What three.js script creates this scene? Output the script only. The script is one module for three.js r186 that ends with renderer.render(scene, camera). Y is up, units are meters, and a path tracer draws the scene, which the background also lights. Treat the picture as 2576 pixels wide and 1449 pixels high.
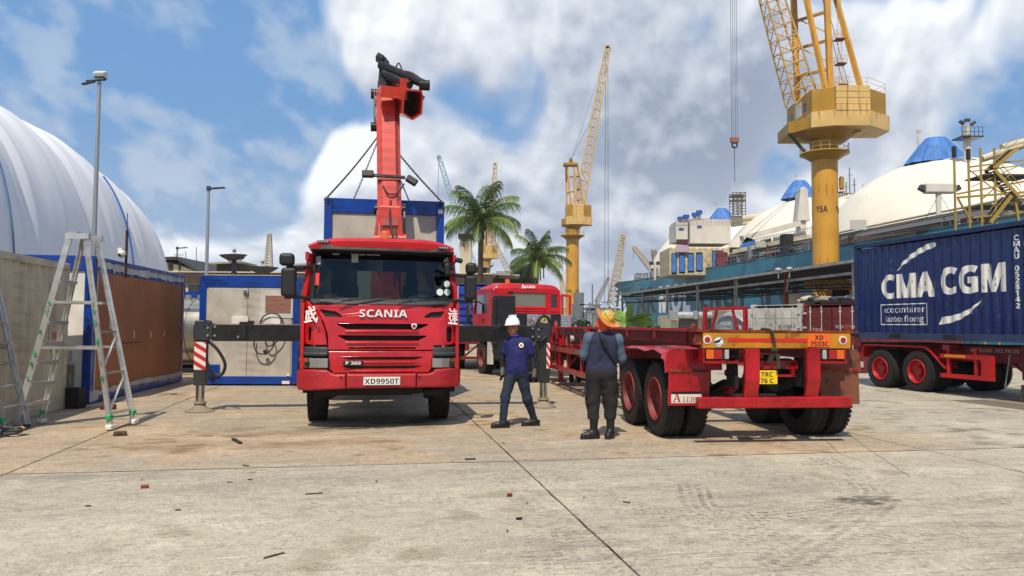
import * as THREE from 'three';
import { mergeGeometries } from 'three/addons/utils/BufferGeometryUtils.js';
import { RoundedBoxGeometry } from 'three/addons/geometries/RoundedBoxGeometry.js';
import { TextGeometry } from 'three/addons/geometries/TextGeometry.js';
import { FontLoader } from 'three/addons/loaders/FontLoader.js';
import { TessellateModifier } from 'three/addons/modifiers/TessellateModifier.js';

// ---------- camera, sun, exposure ----------
const scene = new THREE.Scene();
const camera = new THREE.PerspectiveCamera(41.15, 1024 / 576, 0.1, 3000);
camera.position.set(0, 1.58, 0);
camera.rotation.set(0.0484, 0, 0.0065, 'YXZ');
const renderer = new THREE.WebGLRenderer({ antialias: true });
renderer.toneMapping = THREE.LinearToneMapping;
renderer.toneMappingExposure = 1.2;
renderer.shadowMap.enabled = true;
const sun = new THREE.DirectionalLight(0xfff1dc, 4.1);
const SUNDIR = new THREE.Vector3(-0.085, 0.835, 0.54).normalize();
sun.position.copy(SUNDIR).multiplyScalar(120);
sun.castShadow = true; sun.shadow.radius = 1; sun.shadow.mapSize.set(4096, 4096);
Object.assign(sun.shadow.camera, { left: -80, right: 80, top: 80, bottom: -80, near: 1, far: 400 });
scene.add(sun); scene.add(sun.target);

// ---------- noise ----------
function rng(seed) { let a = seed >>> 0; return () => { a = (a + 0x6d2b79f5) | 0; let t = Math.imul(a ^ (a >>> 15), 1 | a); t = (t + Math.imul(t ^ (t >>> 7), 61 | t)) ^ t; return ((t ^ (t >>> 14)) >>> 0) / 4294967296; }; }
const PERM = new Uint8Array(512), GRAD = new Float32Array(256);
{ const r = rng(7), p = [...Array(256).keys()]; for (let i = 255; i > 0; i--) { const j = Math.floor(r() * (i + 1)); [p[i], p[j]] = [p[j], p[i]]; } for (let i = 0; i < 512; i++) PERM[i] = p[i & 255]; for (let i = 0; i < 256; i++) GRAD[i] = r(); }
const sm = (t) => t * t * (3 - 2 * t), clamp = (x, a = 0, b = 1) => (x < a ? a : x > b ? b : x), lerp = (a, b, t) => a + (b - a) * t;
const sstep = (a, b, x) => sm(clamp((x - a) / (b - a)));
function vn(x, y, per = 0) { let X = Math.floor(x), Y = Math.floor(y); const fx = sm(x - X), fy = sm(y - Y); let X1 = X + 1, Y1 = Y + 1; if (per) { X = ((X % per) + per) % per; X1 = ((X1 % per) + per) % per; Y = ((Y % per) + per) % per; Y1 = ((Y1 % per) + per) % per; } const h = (a, b) => GRAD[PERM[PERM[a & 255] + (b & 255)]]; const a = h(X, Y), b = h(X1, Y), c = h(X, Y1), d = h(X1, Y1); return a + (b - a) * fx + (c - a) * fy + (a - b - c + d) * fx * fy; }
function fbm(x, y, oct = 4, per = 0) { let s = 0, a = 0.5, n = 0; for (let i = 0; i < oct; i++) { s += a * vn(x, y, per); n += a; a *= 0.5; x = x * 2 + 17.3 * !per; y = y * 2 + 9.1 * !per; per *= 2; } return s / n; }

// ---------- sky: air and cumulus ----------
{
  const W = 4096, H = 2048, data = new Float32Array(W * H * 4);
  const L = (r, g, b) => [r, g, b].map((v) => Math.pow(v / 255, 2.2));
  const blueTop = L(74, 118, 178), blueMid = L(108, 149, 196), blueLow = L(162, 180, 200), white = L(240, 243, 246), grey = L(158, 168, 187), dim = L(128, 140, 162), haze = L(190, 200, 212);
  // [azimuth, elevation, half width, half height, weight] in degrees: where the clouds of this sky stand
  const spots = [[-4, 25, 9, 6, .55], [-13, 10.8, 3.6, 3.2, .36], [-14, 20, 9, 3.5, .14], [8, 17, 9, 8, .3], [14, 13, 12, 6, .35], [2, 8, 12, 5, .2], [24, 20, 7, 7, .12], [30, 14, 8, 9, .16], [-17, 4.5, 8, 2.4, .16], [16, 5, 20, 4, .22],
    [-29, 22, 12, 10, -.5], [-30, 14, 9, 7, -.42], [-21, 12, 6, 4.5, -.34], [-19, 8.5, 4, 2.5, -.16], [-12, 15.6, 3.6, 1.8, -.34], [33, 12, 5, 3.5, -.2], [20, 11.5, 3.5, 2.2, -.3], [25, 24, 6, 3, -.22]];
  const dark = [[12, 14, 9, 5, .8], [9, 19, 6, 4, .4], [18, 15, 7, 6, .6], [1, 10, 7, 3, .35], [24, 22, 7, 5, .4], [-2, 17, 5, 3, .35]];
  const lit = [[-5, 22, 8, 5, .5], [-13.5, 11, 4.5, 3.6, .55], [-16, 19, 7, 3, .15], [30, 19, 7, 6, .35], [12, 22, 6, 4, .2], [20, 8, 9, 3, .2]];
  const field = (a, e) => { const s = 1 / (0.35 + Math.max(e, 0) * 0.03), x = a * 0.105, y = e * 0.16 * s + 40; const wx = fbm(x * 1.3 + 5, y * 1.3, 3) - .5, wy = fbm(x * 1.3 + 55, y * 1.3 + 8, 3) - .5; return fbm(x + wx * .9, y + wy * .9, 5); };
  const bias = (a, e) => { let b = 0.02; for (const [ca, ce, ra, re, w] of spots) { const d = ((a - ca) / ra) ** 2 + ((e - ce) / re) ** 2; if (d < 6) b += w * Math.exp(-d); } return b; };
  const rows = [];
  for (let j = H / 2; j < H; j++) {
    const e = ((j + .5) / H - .5) * 180, step = e < 32 ? 1 : 2;
    for (let i = 0; i < W; i += step) {
      const az = ((i + .5) / W - .5) * 360 + 90;            // u runs with atan2(z, x); 0 = straight ahead (-z)
      const a = ((az + 540) % 360) - 180;
      const seamless = Math.abs(a) > 172 ? (180 - Math.abs(a)) / 8 : 1;
      const d = field(a, e) * seamless + .5 * (1 - seamless) + bias(a, e), up = field(a - .25, e + 1.3) * seamless + .5 * (1 - seamless) + bias(a, e + 1.3);
      const k = sstep(.46, .65, d) * .97, thick = sstep(.55, .95, d);
      const t1 = sstep(0, 16, e), t2 = sstep(12, 60, e);
      let c = [0, 1, 2].map((q) => lerp(lerp(blueLow[q], blueMid[q], t1), blueTop[q], t2));
      const wisp = sstep(.42, .75, fbm(a * .35 + 3, e * .5 + a * .12, 5)) * .6 * sstep(50, 5, e);
      c = c.map((v, q) => lerp(v, haze[q], wisp));
      let sh = .44 + (d - up) * 2.8 + (fbm(a * .6, e * .9, 5) - .5) * .6, dk = 0;
      for (const [ca, ce, ra, re, w] of lit) { const q = ((a - ca) / ra) ** 2 + ((e - ce) / re) ** 2; if (q < 5) sh += w * Math.exp(-q); }
      if (e > 26) sh += .2 * sstep(26, 40, e);
      for (const [ca, ce, ra, re, w] of dark) { const q = ((a - ca) / ra) ** 2 + ((e - ce) / re) ** 2; if (q < 5) dk += w * Math.exp(-q); }
      dk = clamp(dk);
      sh = clamp(sh - dk * .55);
      const cl = [0, 1, 2].map((q) => lerp(lerp(grey[q], dim[q], dk * thick * .55), white[q], sh));
      c = c.map((v, q) => lerp(v, cl[q], k));
      const low = sstep(5, 0, e) * .6;
      c = c.map((v, q) => lerp(v, haze[q], low) * 1.0);
      for (let s2 = 0; s2 < step; s2++) { const o = (j * W + i + s2) * 4; data[o] = c[0]; data[o + 1] = c[1]; data[o + 2] = c[2]; data[o + 3] = 1; }
    }
  }
  for (let j = 0; j < H / 2; j++) for (let i = 0; i < W; i++) { const o = (j * W + i) * 4; data[o] = .3; data[o + 1] = .28; data[o + 2] = .25; data[o + 3] = 1; }
  const t = new THREE.DataTexture(data, W, H, THREE.RGBAFormat, THREE.FloatType);
  t.mapping = THREE.EquirectangularReflectionMapping; t.magFilter = THREE.LinearFilter; t.needsUpdate = true;
  scene.background = t; scene.environment = t;
}

// ---------- helpers ----------
const V = (x, y, z) => new THREE.Vector3(x, y, z), D2R = Math.PI / 180;
const font = await new FontLoader().loadAsync('fonts/droid/droid_sans_bold.typeface.json');
// a photograph pixel (2576 wide) at a given depth, as a point of the place
const CAMM = new THREE.Matrix4().makeRotationFromEuler(camera.rotation);
function at(px, py, depth) { const d = V((px - 1288) / 1930, (724.5 - py) / 1930, -1).applyMatrix4(CAMM); return d.multiplyScalar(depth / -d.z).add(camera.position); }
const taken = {};
function numbered(n) { const k = taken[n] = (taken[n] ?? -1) + 1; return k ? n + '_' + String(k).padStart(3, '0') : n; }
function fixUV(g) { // uv in metres, by the way each face points
  const p = g.attributes.position, n = g.attributes.normal, uv = new Float32Array(p.count * 2);
  for (let i = 0; i < p.count; i += 3) {
    let nx = 0, ny = 0, nz = 0; for (let k = 0; k < 3; k++) { nx += n.getX(i + k); ny += n.getY(i + k); nz += n.getZ(i + k); }
    nx = Math.abs(nx); ny = Math.abs(ny); nz = Math.abs(nz);
    for (let k = 0; k < 3; k++) { const x = p.getX(i + k), y = p.getY(i + k), z = p.getZ(i + k), q = (i + k) * 2; if (ny >= nx && ny >= nz) { uv[q] = x; uv[q + 1] = z; } else if (nx >= nz) { uv[q] = z; uv[q + 1] = y; } else { uv[q] = x; uv[q + 1] = y; } }
  }
  g.setAttribute('uv', new THREE.BufferAttribute(uv, 2)); return g;
}
const EU = new THREE.Euler(), QT = new THREE.Quaternion(), ONE = V(1, 1, 1);
class G {
  constructor() { this.l = []; this.keepUV = false; }
  add(g, x = 0, y = 0, z = 0, rx = 0, ry = 0, rz = 0, s) { if (g.index) g = g.toNonIndexed(); for (const k of Object.keys(g.attributes)) if (!['position', 'normal', 'uv'].includes(k)) g.deleteAttribute(k); g.applyMatrix4(new THREE.Matrix4().compose(V(x, y, z), QT.setFromEuler(EU.set(rx, ry, rz)), s ?? ONE)); this.l.push(g); return this; }
  box(w, h, d, x = 0, y = 0, z = 0, rx = 0, ry = 0, rz = 0) { return this.add(new THREE.BoxGeometry(w, h, d), x, y, z, rx, ry, rz); }
  rbox(w, h, d, x = 0, y = 0, z = 0, r = .02, rx = 0, ry = 0, rz = 0, seg = 2) { return this.add(new RoundedBoxGeometry(w, h, d, seg, Math.min(r, w / 2.01, h / 2.01, d / 2.01)), x, y, z, rx, ry, rz); }
  cyl(r0, r1, h, x = 0, y = 0, z = 0, rx = 0, ry = 0, rz = 0, seg = 20, open = false) { return this.add(new THREE.CylinderGeometry(r0, r1, h, seg, 1, open), x, y, z, rx, ry, rz); }
  cx(r, len, x, y, z, seg = 20, r2 = r) { return this.cyl(r, r2, len, x, y, z, 0, 0, Math.PI / 2, seg); }
  cz(r, len, x, y, z, seg = 20, r2 = r) { return this.cyl(r, r2, len, x, y, z, Math.PI / 2, 0, 0, seg); }
  sph(r, x, y, z, sx = 1, sy = 1, sz = 1, seg = 16) { return this.add(new THREE.SphereGeometry(r, seg, Math.ceil(seg * .7)), x, y, z, 0, 0, 0, V(sx, sy, sz)); }
  bar(a, b, w, h = w) { const d = b.clone().sub(a), len = d.length(); const g = new THREE.BoxGeometry(w, h, len); const m = new THREE.Matrix4().lookAt(b, a, Math.abs(d.y) > len * .99 ? V(1, 0, 0) : V(0, 1, 0)); m.setPosition(a.clone().add(b).multiplyScalar(.5)); g.applyMatrix4(m); return this.add(g); }
  rod(a, b, r, seg = 6, r2 = r) { const d = b.clone().sub(a), g = new THREE.CylinderGeometry(r2, r, d.length(), seg, 1); g.applyQuaternion(QT.setFromUnitVectors(V(0, 1, 0), d.clone().normalize())); const m = a.clone().add(b).multiplyScalar(.5); return this.add(g, m.x, m.y, m.z); }
  tube(pts, r, n = 24, rad = 8, closed = false) { return this.add(new THREE.TubeGeometry(new THREE.CatmullRomCurve3(pts.map((p) => p.isVector3 ? p : V(...p)), closed, 'catmullrom', .5), n, r, rad, closed)); }
  ext(pts, depth, x = 0, y = 0, z = 0, rx = 0, ry = 0, rz = 0, bevel = 0, holes = [], curveSeg = 8) { const s = pts instanceof THREE.Shape ? pts : new THREE.Shape(pts.map(([a, b]) => new THREE.Vector2(a, b))); for (const h of holes) s.holes.push(new THREE.Path(h.map(([a, b]) => new THREE.Vector2(a, b)))); return this.add(new THREE.ExtrudeGeometry(s, { depth: depth - 2 * bevel, bevelEnabled: bevel > 0, bevelSize: bevel, bevelThickness: bevel, bevelOffset: -bevel, bevelSegments: 2, curveSegments: curveSeg }).translate(0, 0, bevel), x, y, z, rx, ry, rz); }
  lathe(pts, seg = 32, x = 0, y = 0, z = 0, rx = 0, ry = 0, rz = 0) { return this.add(new THREE.LatheGeometry(pts.map(([a, b]) => new THREE.Vector2(a, b)), seg), x, y, z, rx, ry, rz); }
  text(str, h, depth, x, y, z, sx = 1, anchor = .5, ry = 0) { const g = new TextGeometry(str, { font, size: h, depth, curveSegments: 4, bevelEnabled: false }); g.computeBoundingBox(); const b = g.boundingBox, w = b.max.x - b.min.x; g.translate(-b.min.x - w * anchor, 0, 0); g.scale(sx, 1, 1); return this.add(g, x, y, z, 0, ry, 0); }
  geo() { const g = this.l.length > 1 ? mergeGeometries(this.l.map((a) => { if (!a.attributes.uv) a.setAttribute('uv', new THREE.BufferAttribute(new Float32Array(a.attributes.position.count * 2), 2)); return a; })) : this.l[0]; return this.keepUV ? g : fixUV(g); }
  mesh(name, mat, parent) { const m = new THREE.Mesh(this.geo(), mat); m.name = name; m.castShadow = m.receiveShadow = true; if (parent) parent.add(m); return m; }
}
const g = () => new G();
function thing(name, label, category, [x, y, z] = [0, 0, 0], turn = 0, group) { const o = new THREE.Group(); o.name = numbered(name); scene.add(o); o.position.set(x, y, z); o.rotation.y = turn; o.userData = { label, category }; if (group) o.userData.group = group; return o; }
function solo(mesh, name, label, category, group) { mesh.name = numbered(name); scene.add(mesh); mesh.userData = { label, category }; if (group) mesh.userData.group = group; return mesh; }
function struct(mesh, name) { mesh.name = name; scene.add(mesh); mesh.userData = { kind: 'structure' }; return mesh; }
function dup(o, [x, y, z], turn, label, name) { const c = o.clone(); c.name = numbered((name ?? o.name).replace(/_\d{3}$/, '')); c.userData = { ...o.userData, label }; c.position.set(x, y, z); c.rotation.y = turn; scene.add(c); return c; }
// --- textures ---
function tex(W, H, fn, srgb = true, rep) { const d = new Uint8Array(W * H * 4); const o = [0, 0, 0]; for (let j = 0; j < H; j++) for (let i = 0; i < W; i++) { const c = fn(i / W, j / H, i, j); const q = (j * W + i) * 4; d[q] = clamp(c[0], 0, 255); d[q + 1] = clamp(c[1], 0, 255); d[q + 2] = clamp(c[2], 0, 255); d[q + 3] = 255; } const t = new THREE.DataTexture(d, W, H); t.wrapS = t.wrapT = THREE.RepeatWrapping; t.magFilter = THREE.LinearFilter; if (srgb) t.colorSpace = THREE.SRGBColorSpace; if (rep) t.repeat.set(rep, rep); t.needsUpdate = true; return t; }
function canvasTex(W, H, draw) { const c = document.createElement('canvas'); c.width = W; c.height = H; const x = c.getContext('2d'); draw(x, W, H); const t = new THREE.CanvasTexture(c); t.colorSpace = THREE.SRGBColorSpace; t.magFilter = THREE.LinearFilter; return t; }
const grey = (v) => [v, v, v];
const T = {
  dust: tex(512, 512, (u, v) => { const a = fbm(u * 8, v * 8, 5, 8), b = fbm(u * 3, v * 30, 3, 3), k = 232 + (a - .5) * 60 - Math.max(0, .42 - b) * 90; return [k + 2, k, k - 4]; }, true, .5),
  wear: tex(512, 512, (u, v) => { const a = fbm(u * 6, v * 6, 5, 6), b = fbm(u * 24, v * 24, 3, 24), s = fbm(u * 40, v * 2, 2, 2); let k = 225 + (a - .5) * 90 + (s - .5) * 26; if (a * .6 + b * .4 < .315) return [k * .86, k * .79, k * .74]; return [k, k * .985, k * .96]; }, true, .5),
  rust: tex(512, 512, (u, v) => { const a = fbm(u * 10, v * 10, 5, 10), b = fbm(u * 32, v * 32, 3, 32); const t = sstep(.42, .58, a * .7 + b * .3); return [lerp(118, 196, t), lerp(62, 128, t), lerp(38, 72, t)]; }, true, .8),
  rough: tex(512, 512, (u, v) => { const a = fbm(u * 12, v * 12, 5, 12); return grey(150 + (a - .5) * 190); }, false, .5),
  bump: tex(512, 512, (u, v) => grey(128 + (fbm(u * 24, v * 24, 4, 24) - .5) * 170), false, .7),
  cloth: tex(256, 256, (u, v, i, j) => grey(128 + ((i + j) % 4 < 2 ? 22 : -22) + (fbm(u * 60, v * 60, 2, 60) - .5) * 70), false, 8),
  big: tex(512, 512, (u, v) => { const a = fbm(u * 5, v * 5, 6, 5), b = fbm(u * 20, v * 3, 4, 3), k = 232 + (a - .5) * 42 + (b - .5) * 26; return [k, k * .99, k * .97]; }, true, .07),
  streak: tex(512, 512, (u, v) => { const a = fbm(u * 5, v * 5, 5, 5), b = fbm(u * 48, v * 4, 4, 4), c = fbm(u * 9, v * 2, 3, 1 * 2), k = 234 + (a - .5) * 46, r = sstep(.6, .76, b * .7 + c * .3) * .55; return [lerp(k, 150, r), lerp(k * .99, 92, r), lerp(k * .96, 52, r)]; }, true, .12),
  soft: tex(512, 512, (u, v) => { const k = 226 + (fbm(u * 5, v * 5, 5, 5) - .5) * 76; return [k, k, k]; }, true, .35),
  rubber: tex(256, 256, (u, v) => { const k = 205 + (fbm(u * 14, v * 14, 4, 14) - .5) * 120; return [k, k * .97, k * .92]; }, true, 1.4),
};
const mats = {};
function mat(key, hex, o = {}) { if (mats[key]) return mats[key]; const { phys, ...r } = o; const m = new (phys ? THREE.MeshPhysicalMaterial : THREE.MeshStandardMaterial)({ color: hex, roughness: .6, ...r }); m.name = key; return mats[key] = m; }
const M = {
  red: mat('red gloss paint', 0xc60f1b, { phys: 1, roughness: .3, clearcoat: .7, clearcoatRoughness: .1, map: T.dust }),
  redMatt: mat('red trailer paint', 0xb0141f, { roughness: .5, map: T.wear, roughnessMap: T.rough, bumpMap: T.bump, bumpScale: .001 }),
  redDark: mat('dull maroon frame paint', 0x7c1c22, { roughness: .62, map: T.wear, bumpMap: T.bump, bumpScale: .001 }),
  redBoom: mat('crane red with sun glare', 0xdd4a38, { phys: 1, roughness: .28, clearcoat: .4, clearcoatRoughness: .2, map: T.dust }),  // red lifted towards salmon, so sun glare sits in the base colour
  blackPl: mat('black plastic', 0x1b1c1f, { roughness: .55, map: T.dust, bumpMap: T.bump, bumpScale: .0006 }),
  greyPl: mat('charcoal plastic', 0x3c4046, { roughness: .5, map: T.dust }),
  blackSt: mat('black painted steel', 0x24231f, { roughness: .5, map: T.wear, roughnessMap: T.rough }),
  dark: mat('dark underbody and hole shade', 0x191817, { roughness: .85, map: T.wear }),
  mesh: mat('dark grille mesh', 0x1e1d1c, { roughness: .8, map: T.wear }),
  redCab: mat('tractor red paint', 0xcb0f1c, { roughness: .42, map: T.dust }),
  tyre: mat('tyre rubber', 0x242322, { roughness: .86, map: T.rubber, bumpMap: T.bump, bumpScale: .002 }),
  chrome: mat('chrome rod', 0xc9c6bf, { roughness: .16, metalness: 1 }),
  steel: mat('galvanised steel', 0x9a9ea2, { roughness: .5, metalness: .6 }),
  alu: mat('brushed aluminium', 0xd3d6d8, { roughness: .38, metalness: .55, map: T.dust, roughnessMap: T.rough }),
  tank: mat('stainless tank', 0xbdb9b0, { roughness: .3, metalness: .9, map: T.dust }),
  blue: mat('container blue', 0x0a3f9e, { roughness: .42, map: T.dust, roughnessMap: T.rough }),
  panel: mat('pale grey panel', 0xbab6ae, { roughness: .6, map: T.dust }),
  white: mat('white paint', 0xe4e4e0, { roughness: .5, map: T.dust }),
  whiteP: mat('white lettering', 0xf0f0ee, { roughness: .5 }),
  silver: mat('silver badge', 0xdfe1e2, { roughness: .4, metalness: .1 }),
  whiteFar: mat('ship white', 0xdedcd4, { roughness: .55, map: T.big }),
  beige: mat('beige container paint', 0xcbc2aa, { roughness: .6, map: T.dust }),
  cream: mat('cream wall', 0xd2cbb2, { roughness: .8, map: T.big }),
  yellow: mat('crane yellow', 0xdca433, { roughness: .5, map: T.streak }),
  yellowL: mat('pale crane yellow', 0xe2bf78, { roughness: .55, map: T.streak }),
  yellowD: mat('deep crane yellow', 0xb98d08, { roughness: .5, map: T.big }),
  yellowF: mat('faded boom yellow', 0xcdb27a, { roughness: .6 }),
  amber: mat('amber lens', 0xd4620c, { phys: 1, roughness: .2, clearcoat: 1 }),
  redLens: mat('red lens', 0xa01016, { phys: 1, roughness: .2, clearcoat: 1 }),
  clear: mat('clear lens', 0xb8bcbc, { phys: 1, roughness: .1, clearcoat: 1, metalness: .3 }),
  glass: mat('tinted glass', 0x9aa9a6, { phys: 1, roughness: .02, transmission: 1, thickness: 0, ior: 1.5 }),
  glassD: mat('dark glass', 0x14181b, { phys: 1, roughness: .06, clearcoat: 1, clearcoatRoughness: .03 }),
  rustM: mat('rusty steel', 0xb5714a, { roughness: .85, map: T.rust }),
  wire: mat('wire rope', 0x4a4c50, { roughness: .6, metalness: .4 }),
  ink: mat('black lettering', 0x15161a, { roughness: .6 }),
  skin: mat('skin', 0xa56a4c, { phys: 1, roughness: .55, sheen: .2 }),
};
function wheelParts(parent, R, w, x, z, rimMat, side, dual, tread = M.tyre) { // tyre with tread blocks and dished rim; side = +1 outer face to +x
  const tread2 = (cx, nm) => {
    const q = g(), h = w / 2, pr = [[R * .56, -h * .82], [R * .62, -h * .94], [R * .78, -h], [R * .93, -h * .94], [R * .985, -h * .8], [R * .99, -h * .4], [R * .975, -h * .38], [R * .975, -h * .3], [R * .995, -h * .28], [R * .995, h * .28], [R * .975, h * .3], [R * .975, h * .38], [R * .99, h * .4], [R * .985, h * .8], [R * .93, h * .94], [R * .78, h], [R * .62, h * .94], [R * .56, h * .82]];
    q.lathe(pr, 44, 0, 0, 0, 0, 0, Math.PI / 2);
    for (let k = 0; k < 44; k++) { const a = k / 44 * Math.PI * 2; for (const s of [-1, 1]) q.box(h * .42, R * .03, R * .085, s * h * .72, Math.cos(a) * R * .985, Math.sin(a) * R * .985, a, 0, 0); }
    const t = q.mesh(nm, tread, parent); t.position.set(cx, R, z); return t;
  };
  const t = tread2(x, 'tyre');
  if (dual) tread2(x - side * (w + .06), 'inner_tyre');
  const r = g(); const s = side;
  r.lathe([[R * .575, 0], [R * .6, .012], [R * .58, .03], [R * .54, .02], [R * .52, -.05], [R * .49, -.13], [R * .34, -.16], [R * .2, -.15], [R * .19, -.06], [R * .15, -.04], [0, -.035]], 36, 0, 0, 0, 0, 0, -Math.PI / 2);
  for (let k = 0; k < 10; k++) { const a = k / 10 * Math.PI * 2; r.cx(.017, .04, -.14, Math.cos(a) * R * .28, Math.sin(a) * R * .28, 6); }
  const rim = r.mesh('rim', rimMat, t); rim.position.x = s * w * .44; if (s < 0) rim.rotation.y = Math.PI;
  return t;
}
// ---------- ground: concrete slabs with open joints ----------
const YAW = 10.5 * D2R, J0 = V(.06, 0, -9.02);
const YU = V(Math.cos(YAW), 0, -Math.sin(YAW)), YW = V(Math.sin(YAW), 0, Math.cos(YAW));
{
  const base = g().box(1600, .02, 1600, 0, -.075, 0).mesh('ground', mat('packed earth', 0x6f675a, { roughness: .95, map: T.soft }));
  struct(base, 'ground');
  const yard = new THREE.Group(); yard.name = 'concrete_yard'; yard.userData = { kind: 'structure' }; yard.position.copy(J0); yard.rotation.y = YAW; scene.add(yard);
  const conc = (u, w) => { // colour of the concrete at a place of the yard, sRGB 0..255
    const n1 = fbm(u * .55 + 3, w * .55 + 8, 4), n2 = fbm(u * 2.3, w * 2.3 + 30, 4), n3 = fbm(u * 11, w * 11 + 5, 3), n4 = vn(u * 70, w * 70), n5 = vn(u * 160 + 3, w * 160);
    const streak = fbm(u * 1.1 + 9, w * 7 + u * .6, 4);
    let k = 1 + (n1 - .5) * .3 + (n2 - .5) * .24 + (n3 - .5) * .2 + (n4 - .5) * .17 + (n5 - .5) * .13 + (streak - .5) * .2;
    // tan silt lies on the slabs beyond the cross joint, with a ragged edge, and thins out to the right
    const tan = sstep(.03, -.05, w) * sstep(7.2, 4.9, u + (n2 - .5) * 1.6) * clamp(.62 + (n1 - .5) * 1.3 + (n2 - .5) * .9);
    let r = lerp(163, 162, tan), gg = lerp(156, 140, tan), b = lerp(139, 112, tan);
    const dirt = sstep(.56, .74, n2 * .5 + n1 * .3 + streak * .25) * .36 * (w < 0 ? 1 : .6);
    k *= 1 - dirt;
    if (n3 > .66 && n4 > .5) k *= .8;
    if (n2 < .36) k *= 1.07;
    r *= k; gg *= k; b *= k * (1 - dirt * .2);
    return [r, gg, b];
  };
  const paint = (u0, u1, w0, w1, W, H, draw) => {
    const c = document.createElement('canvas'); c.width = W; c.height = H; const x = c.getContext('2d'), im = x.createImageData(W, H), d = im.data;
    for (let j = 0; j < H; j++) for (let i = 0; i < W; i++) { const q = (j * W + i) * 4, cc = conc(lerp(u0, u1, (i + .5) / W), lerp(w0, w1, (j + .5) / H)); d[q] = cc[0]; d[q + 1] = cc[1]; d[q + 2] = cc[2]; d[q + 3] = 255; }
    x.putImageData(im, 0, 0);
    x.setTransform(W / (u1 - u0), 0, 0, H / (w1 - w0), -u0 * W / (u1 - u0), -w0 * H / (w1 - w0));
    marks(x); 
    const t = new THREE.CanvasTexture(c); t.colorSpace = THREE.SRGBColorSpace; t.magFilter = THREE.LinearFilter; t.flipY = false;
    return { u0, u1, w0, w1, m: new THREE.MeshStandardMaterial({ map: t, roughness: .9, bumpMap: T.cbump, bumpScale: .004 }) };
  };
  T.cbump = tex(512, 512, (u, v) => grey(128 + (fbm(u * 20, v * 20, 4, 20) - .5) * 120 + (vn(u * 128, v * 128, 128) - .5) * 60), false, 6);
  const toUW = (px, py) => { const d = V((px - 1288) / 1930, (724.5 - py) / 1930, -1).applyMatrix4(CAMM), p = d.multiplyScalar(-1.58 / d.y); const q = V(p.x, 0, p.z).sub(J0); return [q.dot(YU), q.dot(YW)]; };
  function marks(x) { // tyre prints, scuffs, spilled oil: matter lying on the concrete
    const r = rng(91);
    const tread = (pts, width, col, al, gap = .085, rows = 4) => { const c = new THREE.CatmullRomCurve3(pts.map(([a, b]) => V(a, 0, b))), n = Math.floor(c.getLength() / gap); x.strokeStyle = col; for (let i = 0; i < n; i++) { const p = c.getPointAt(i / n), t = c.getTangentAt(i / n), fade = al * (.3 + .9 * vn(i * .13 + pts[0][0] * 9, 3.3)); for (let k = 0; k < rows; k++) { if (r() < .25) continue; const o = (k / (rows - 1) - .5) * width; x.globalAlpha = Math.min(.9, fade * 1.25 * (.4 + r() * .6)); x.lineWidth = .016 + r() * .022; x.beginPath(); const a = p.x - t.z * o, b = p.z + t.x * o, l = width / rows * .36; x.moveTo(a + t.z * l - t.x * .012, b - t.x * l - t.z * .012); x.lineTo(a - t.z * l + t.x * .012, b + t.x * l + t.z * .012); x.stroke(); } } x.globalAlpha = 1; };
    const blot = (u, w, ru, rw, col, al, n = 60) => { x.fillStyle = col; for (let i = 0; i < n; i++) { const a = r() * 6.28, q = Math.sqrt(r()); x.globalAlpha = al * (.3 + r() * .7); x.beginPath(); x.ellipse(u + Math.cos(a) * q * ru, w + Math.sin(a) * q * rw, ru * (.08 + r() * .25), rw * (.08 + r() * .3), r() * .4 - .2, 0, 7); x.fill(); } x.globalAlpha = 1; };
    const line = (pts, wd, col, al) => { x.strokeStyle = col; x.globalAlpha = al; x.lineWidth = wd; x.beginPath(); pts.forEach(([a, b], i) => i ? x.lineTo(a, b) : x.moveTo(a, b)); x.stroke(); x.globalAlpha = 1; };
    const P = (...l) => l.map(([a, b]) => toUW(a, b));
    const dk = '#4d473e';
    tread(P([1480, 1240], [1400, 1215], [1460, 1180], [1620, 1165]), .2, dk, .32, .06, 3);
    tread(P([1455, 1225], [1560, 1265], [1720, 1300], [1900, 1330], [2060, 1400]), .3, dk, .34);
    tread(P([1740, 1220], [1790, 1290], [1900, 1300], [2060, 1285], [2190, 1250], [2150, 1200], [2060, 1150]), .26, '#3c3731', .62, .06);
    tread(P([1840, 1360], [1990, 1300], [2120, 1260], [2330, 1250], [2560, 1260]), .3, dk, .42);
    tread(P([1960, 1420], [2060, 1360], [2170, 1290], [2210, 1255]), .3, dk, .55, .06);
    tread(P([1780, 1190], [2000, 1205], [2200, 1215], [2430, 1190]), .3, dk, .3);
    tread(P([1150, 1180], [1250, 1200], [1350, 1280], [1400, 1440]), .3, dk, .33);
    tread(P([2120, 1430], [2260, 1350], [2420, 1330], [2576, 1330]), .34, dk, .3);
    tread(P([400, 1340], [700, 1300], [900, 1260], [1150, 1250]), .34, dk, .2);
    tread(P([1420, 1330], [1500, 1400], [1560, 1449]), .3, dk, .36);
    tread(P([2200, 1040], [2350, 1030], [2570, 1050]), .34, dk, .4);
    tread(P([1240, 1010], [1180, 970], [1210, 930], [1300, 915]), .3, dk, .25);
    for (let i = 0; i < 420; i++) { const [u, w] = toUW(1330 + r() * 1250, 1180 + r() * 265), l = .05 + r() * .16; line([[u - l, w], [u, w - .006 + r() * .012], [u + l, w + r() * .02 - .01]], .006 + r() * .012, dk, .1 + r() * .3); }
    for (let i = 0; i < 260; i++) { const [u, w] = toUW(r() * 2576, 1060 + r() * 380), l = .02 + r() * .1; line([[u - l, w], [u + l, w + r() * .02]], .006 + r() * .014, r() < .5 ? '#e2ddcf' : dk, .15 + r() * .3); }
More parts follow.
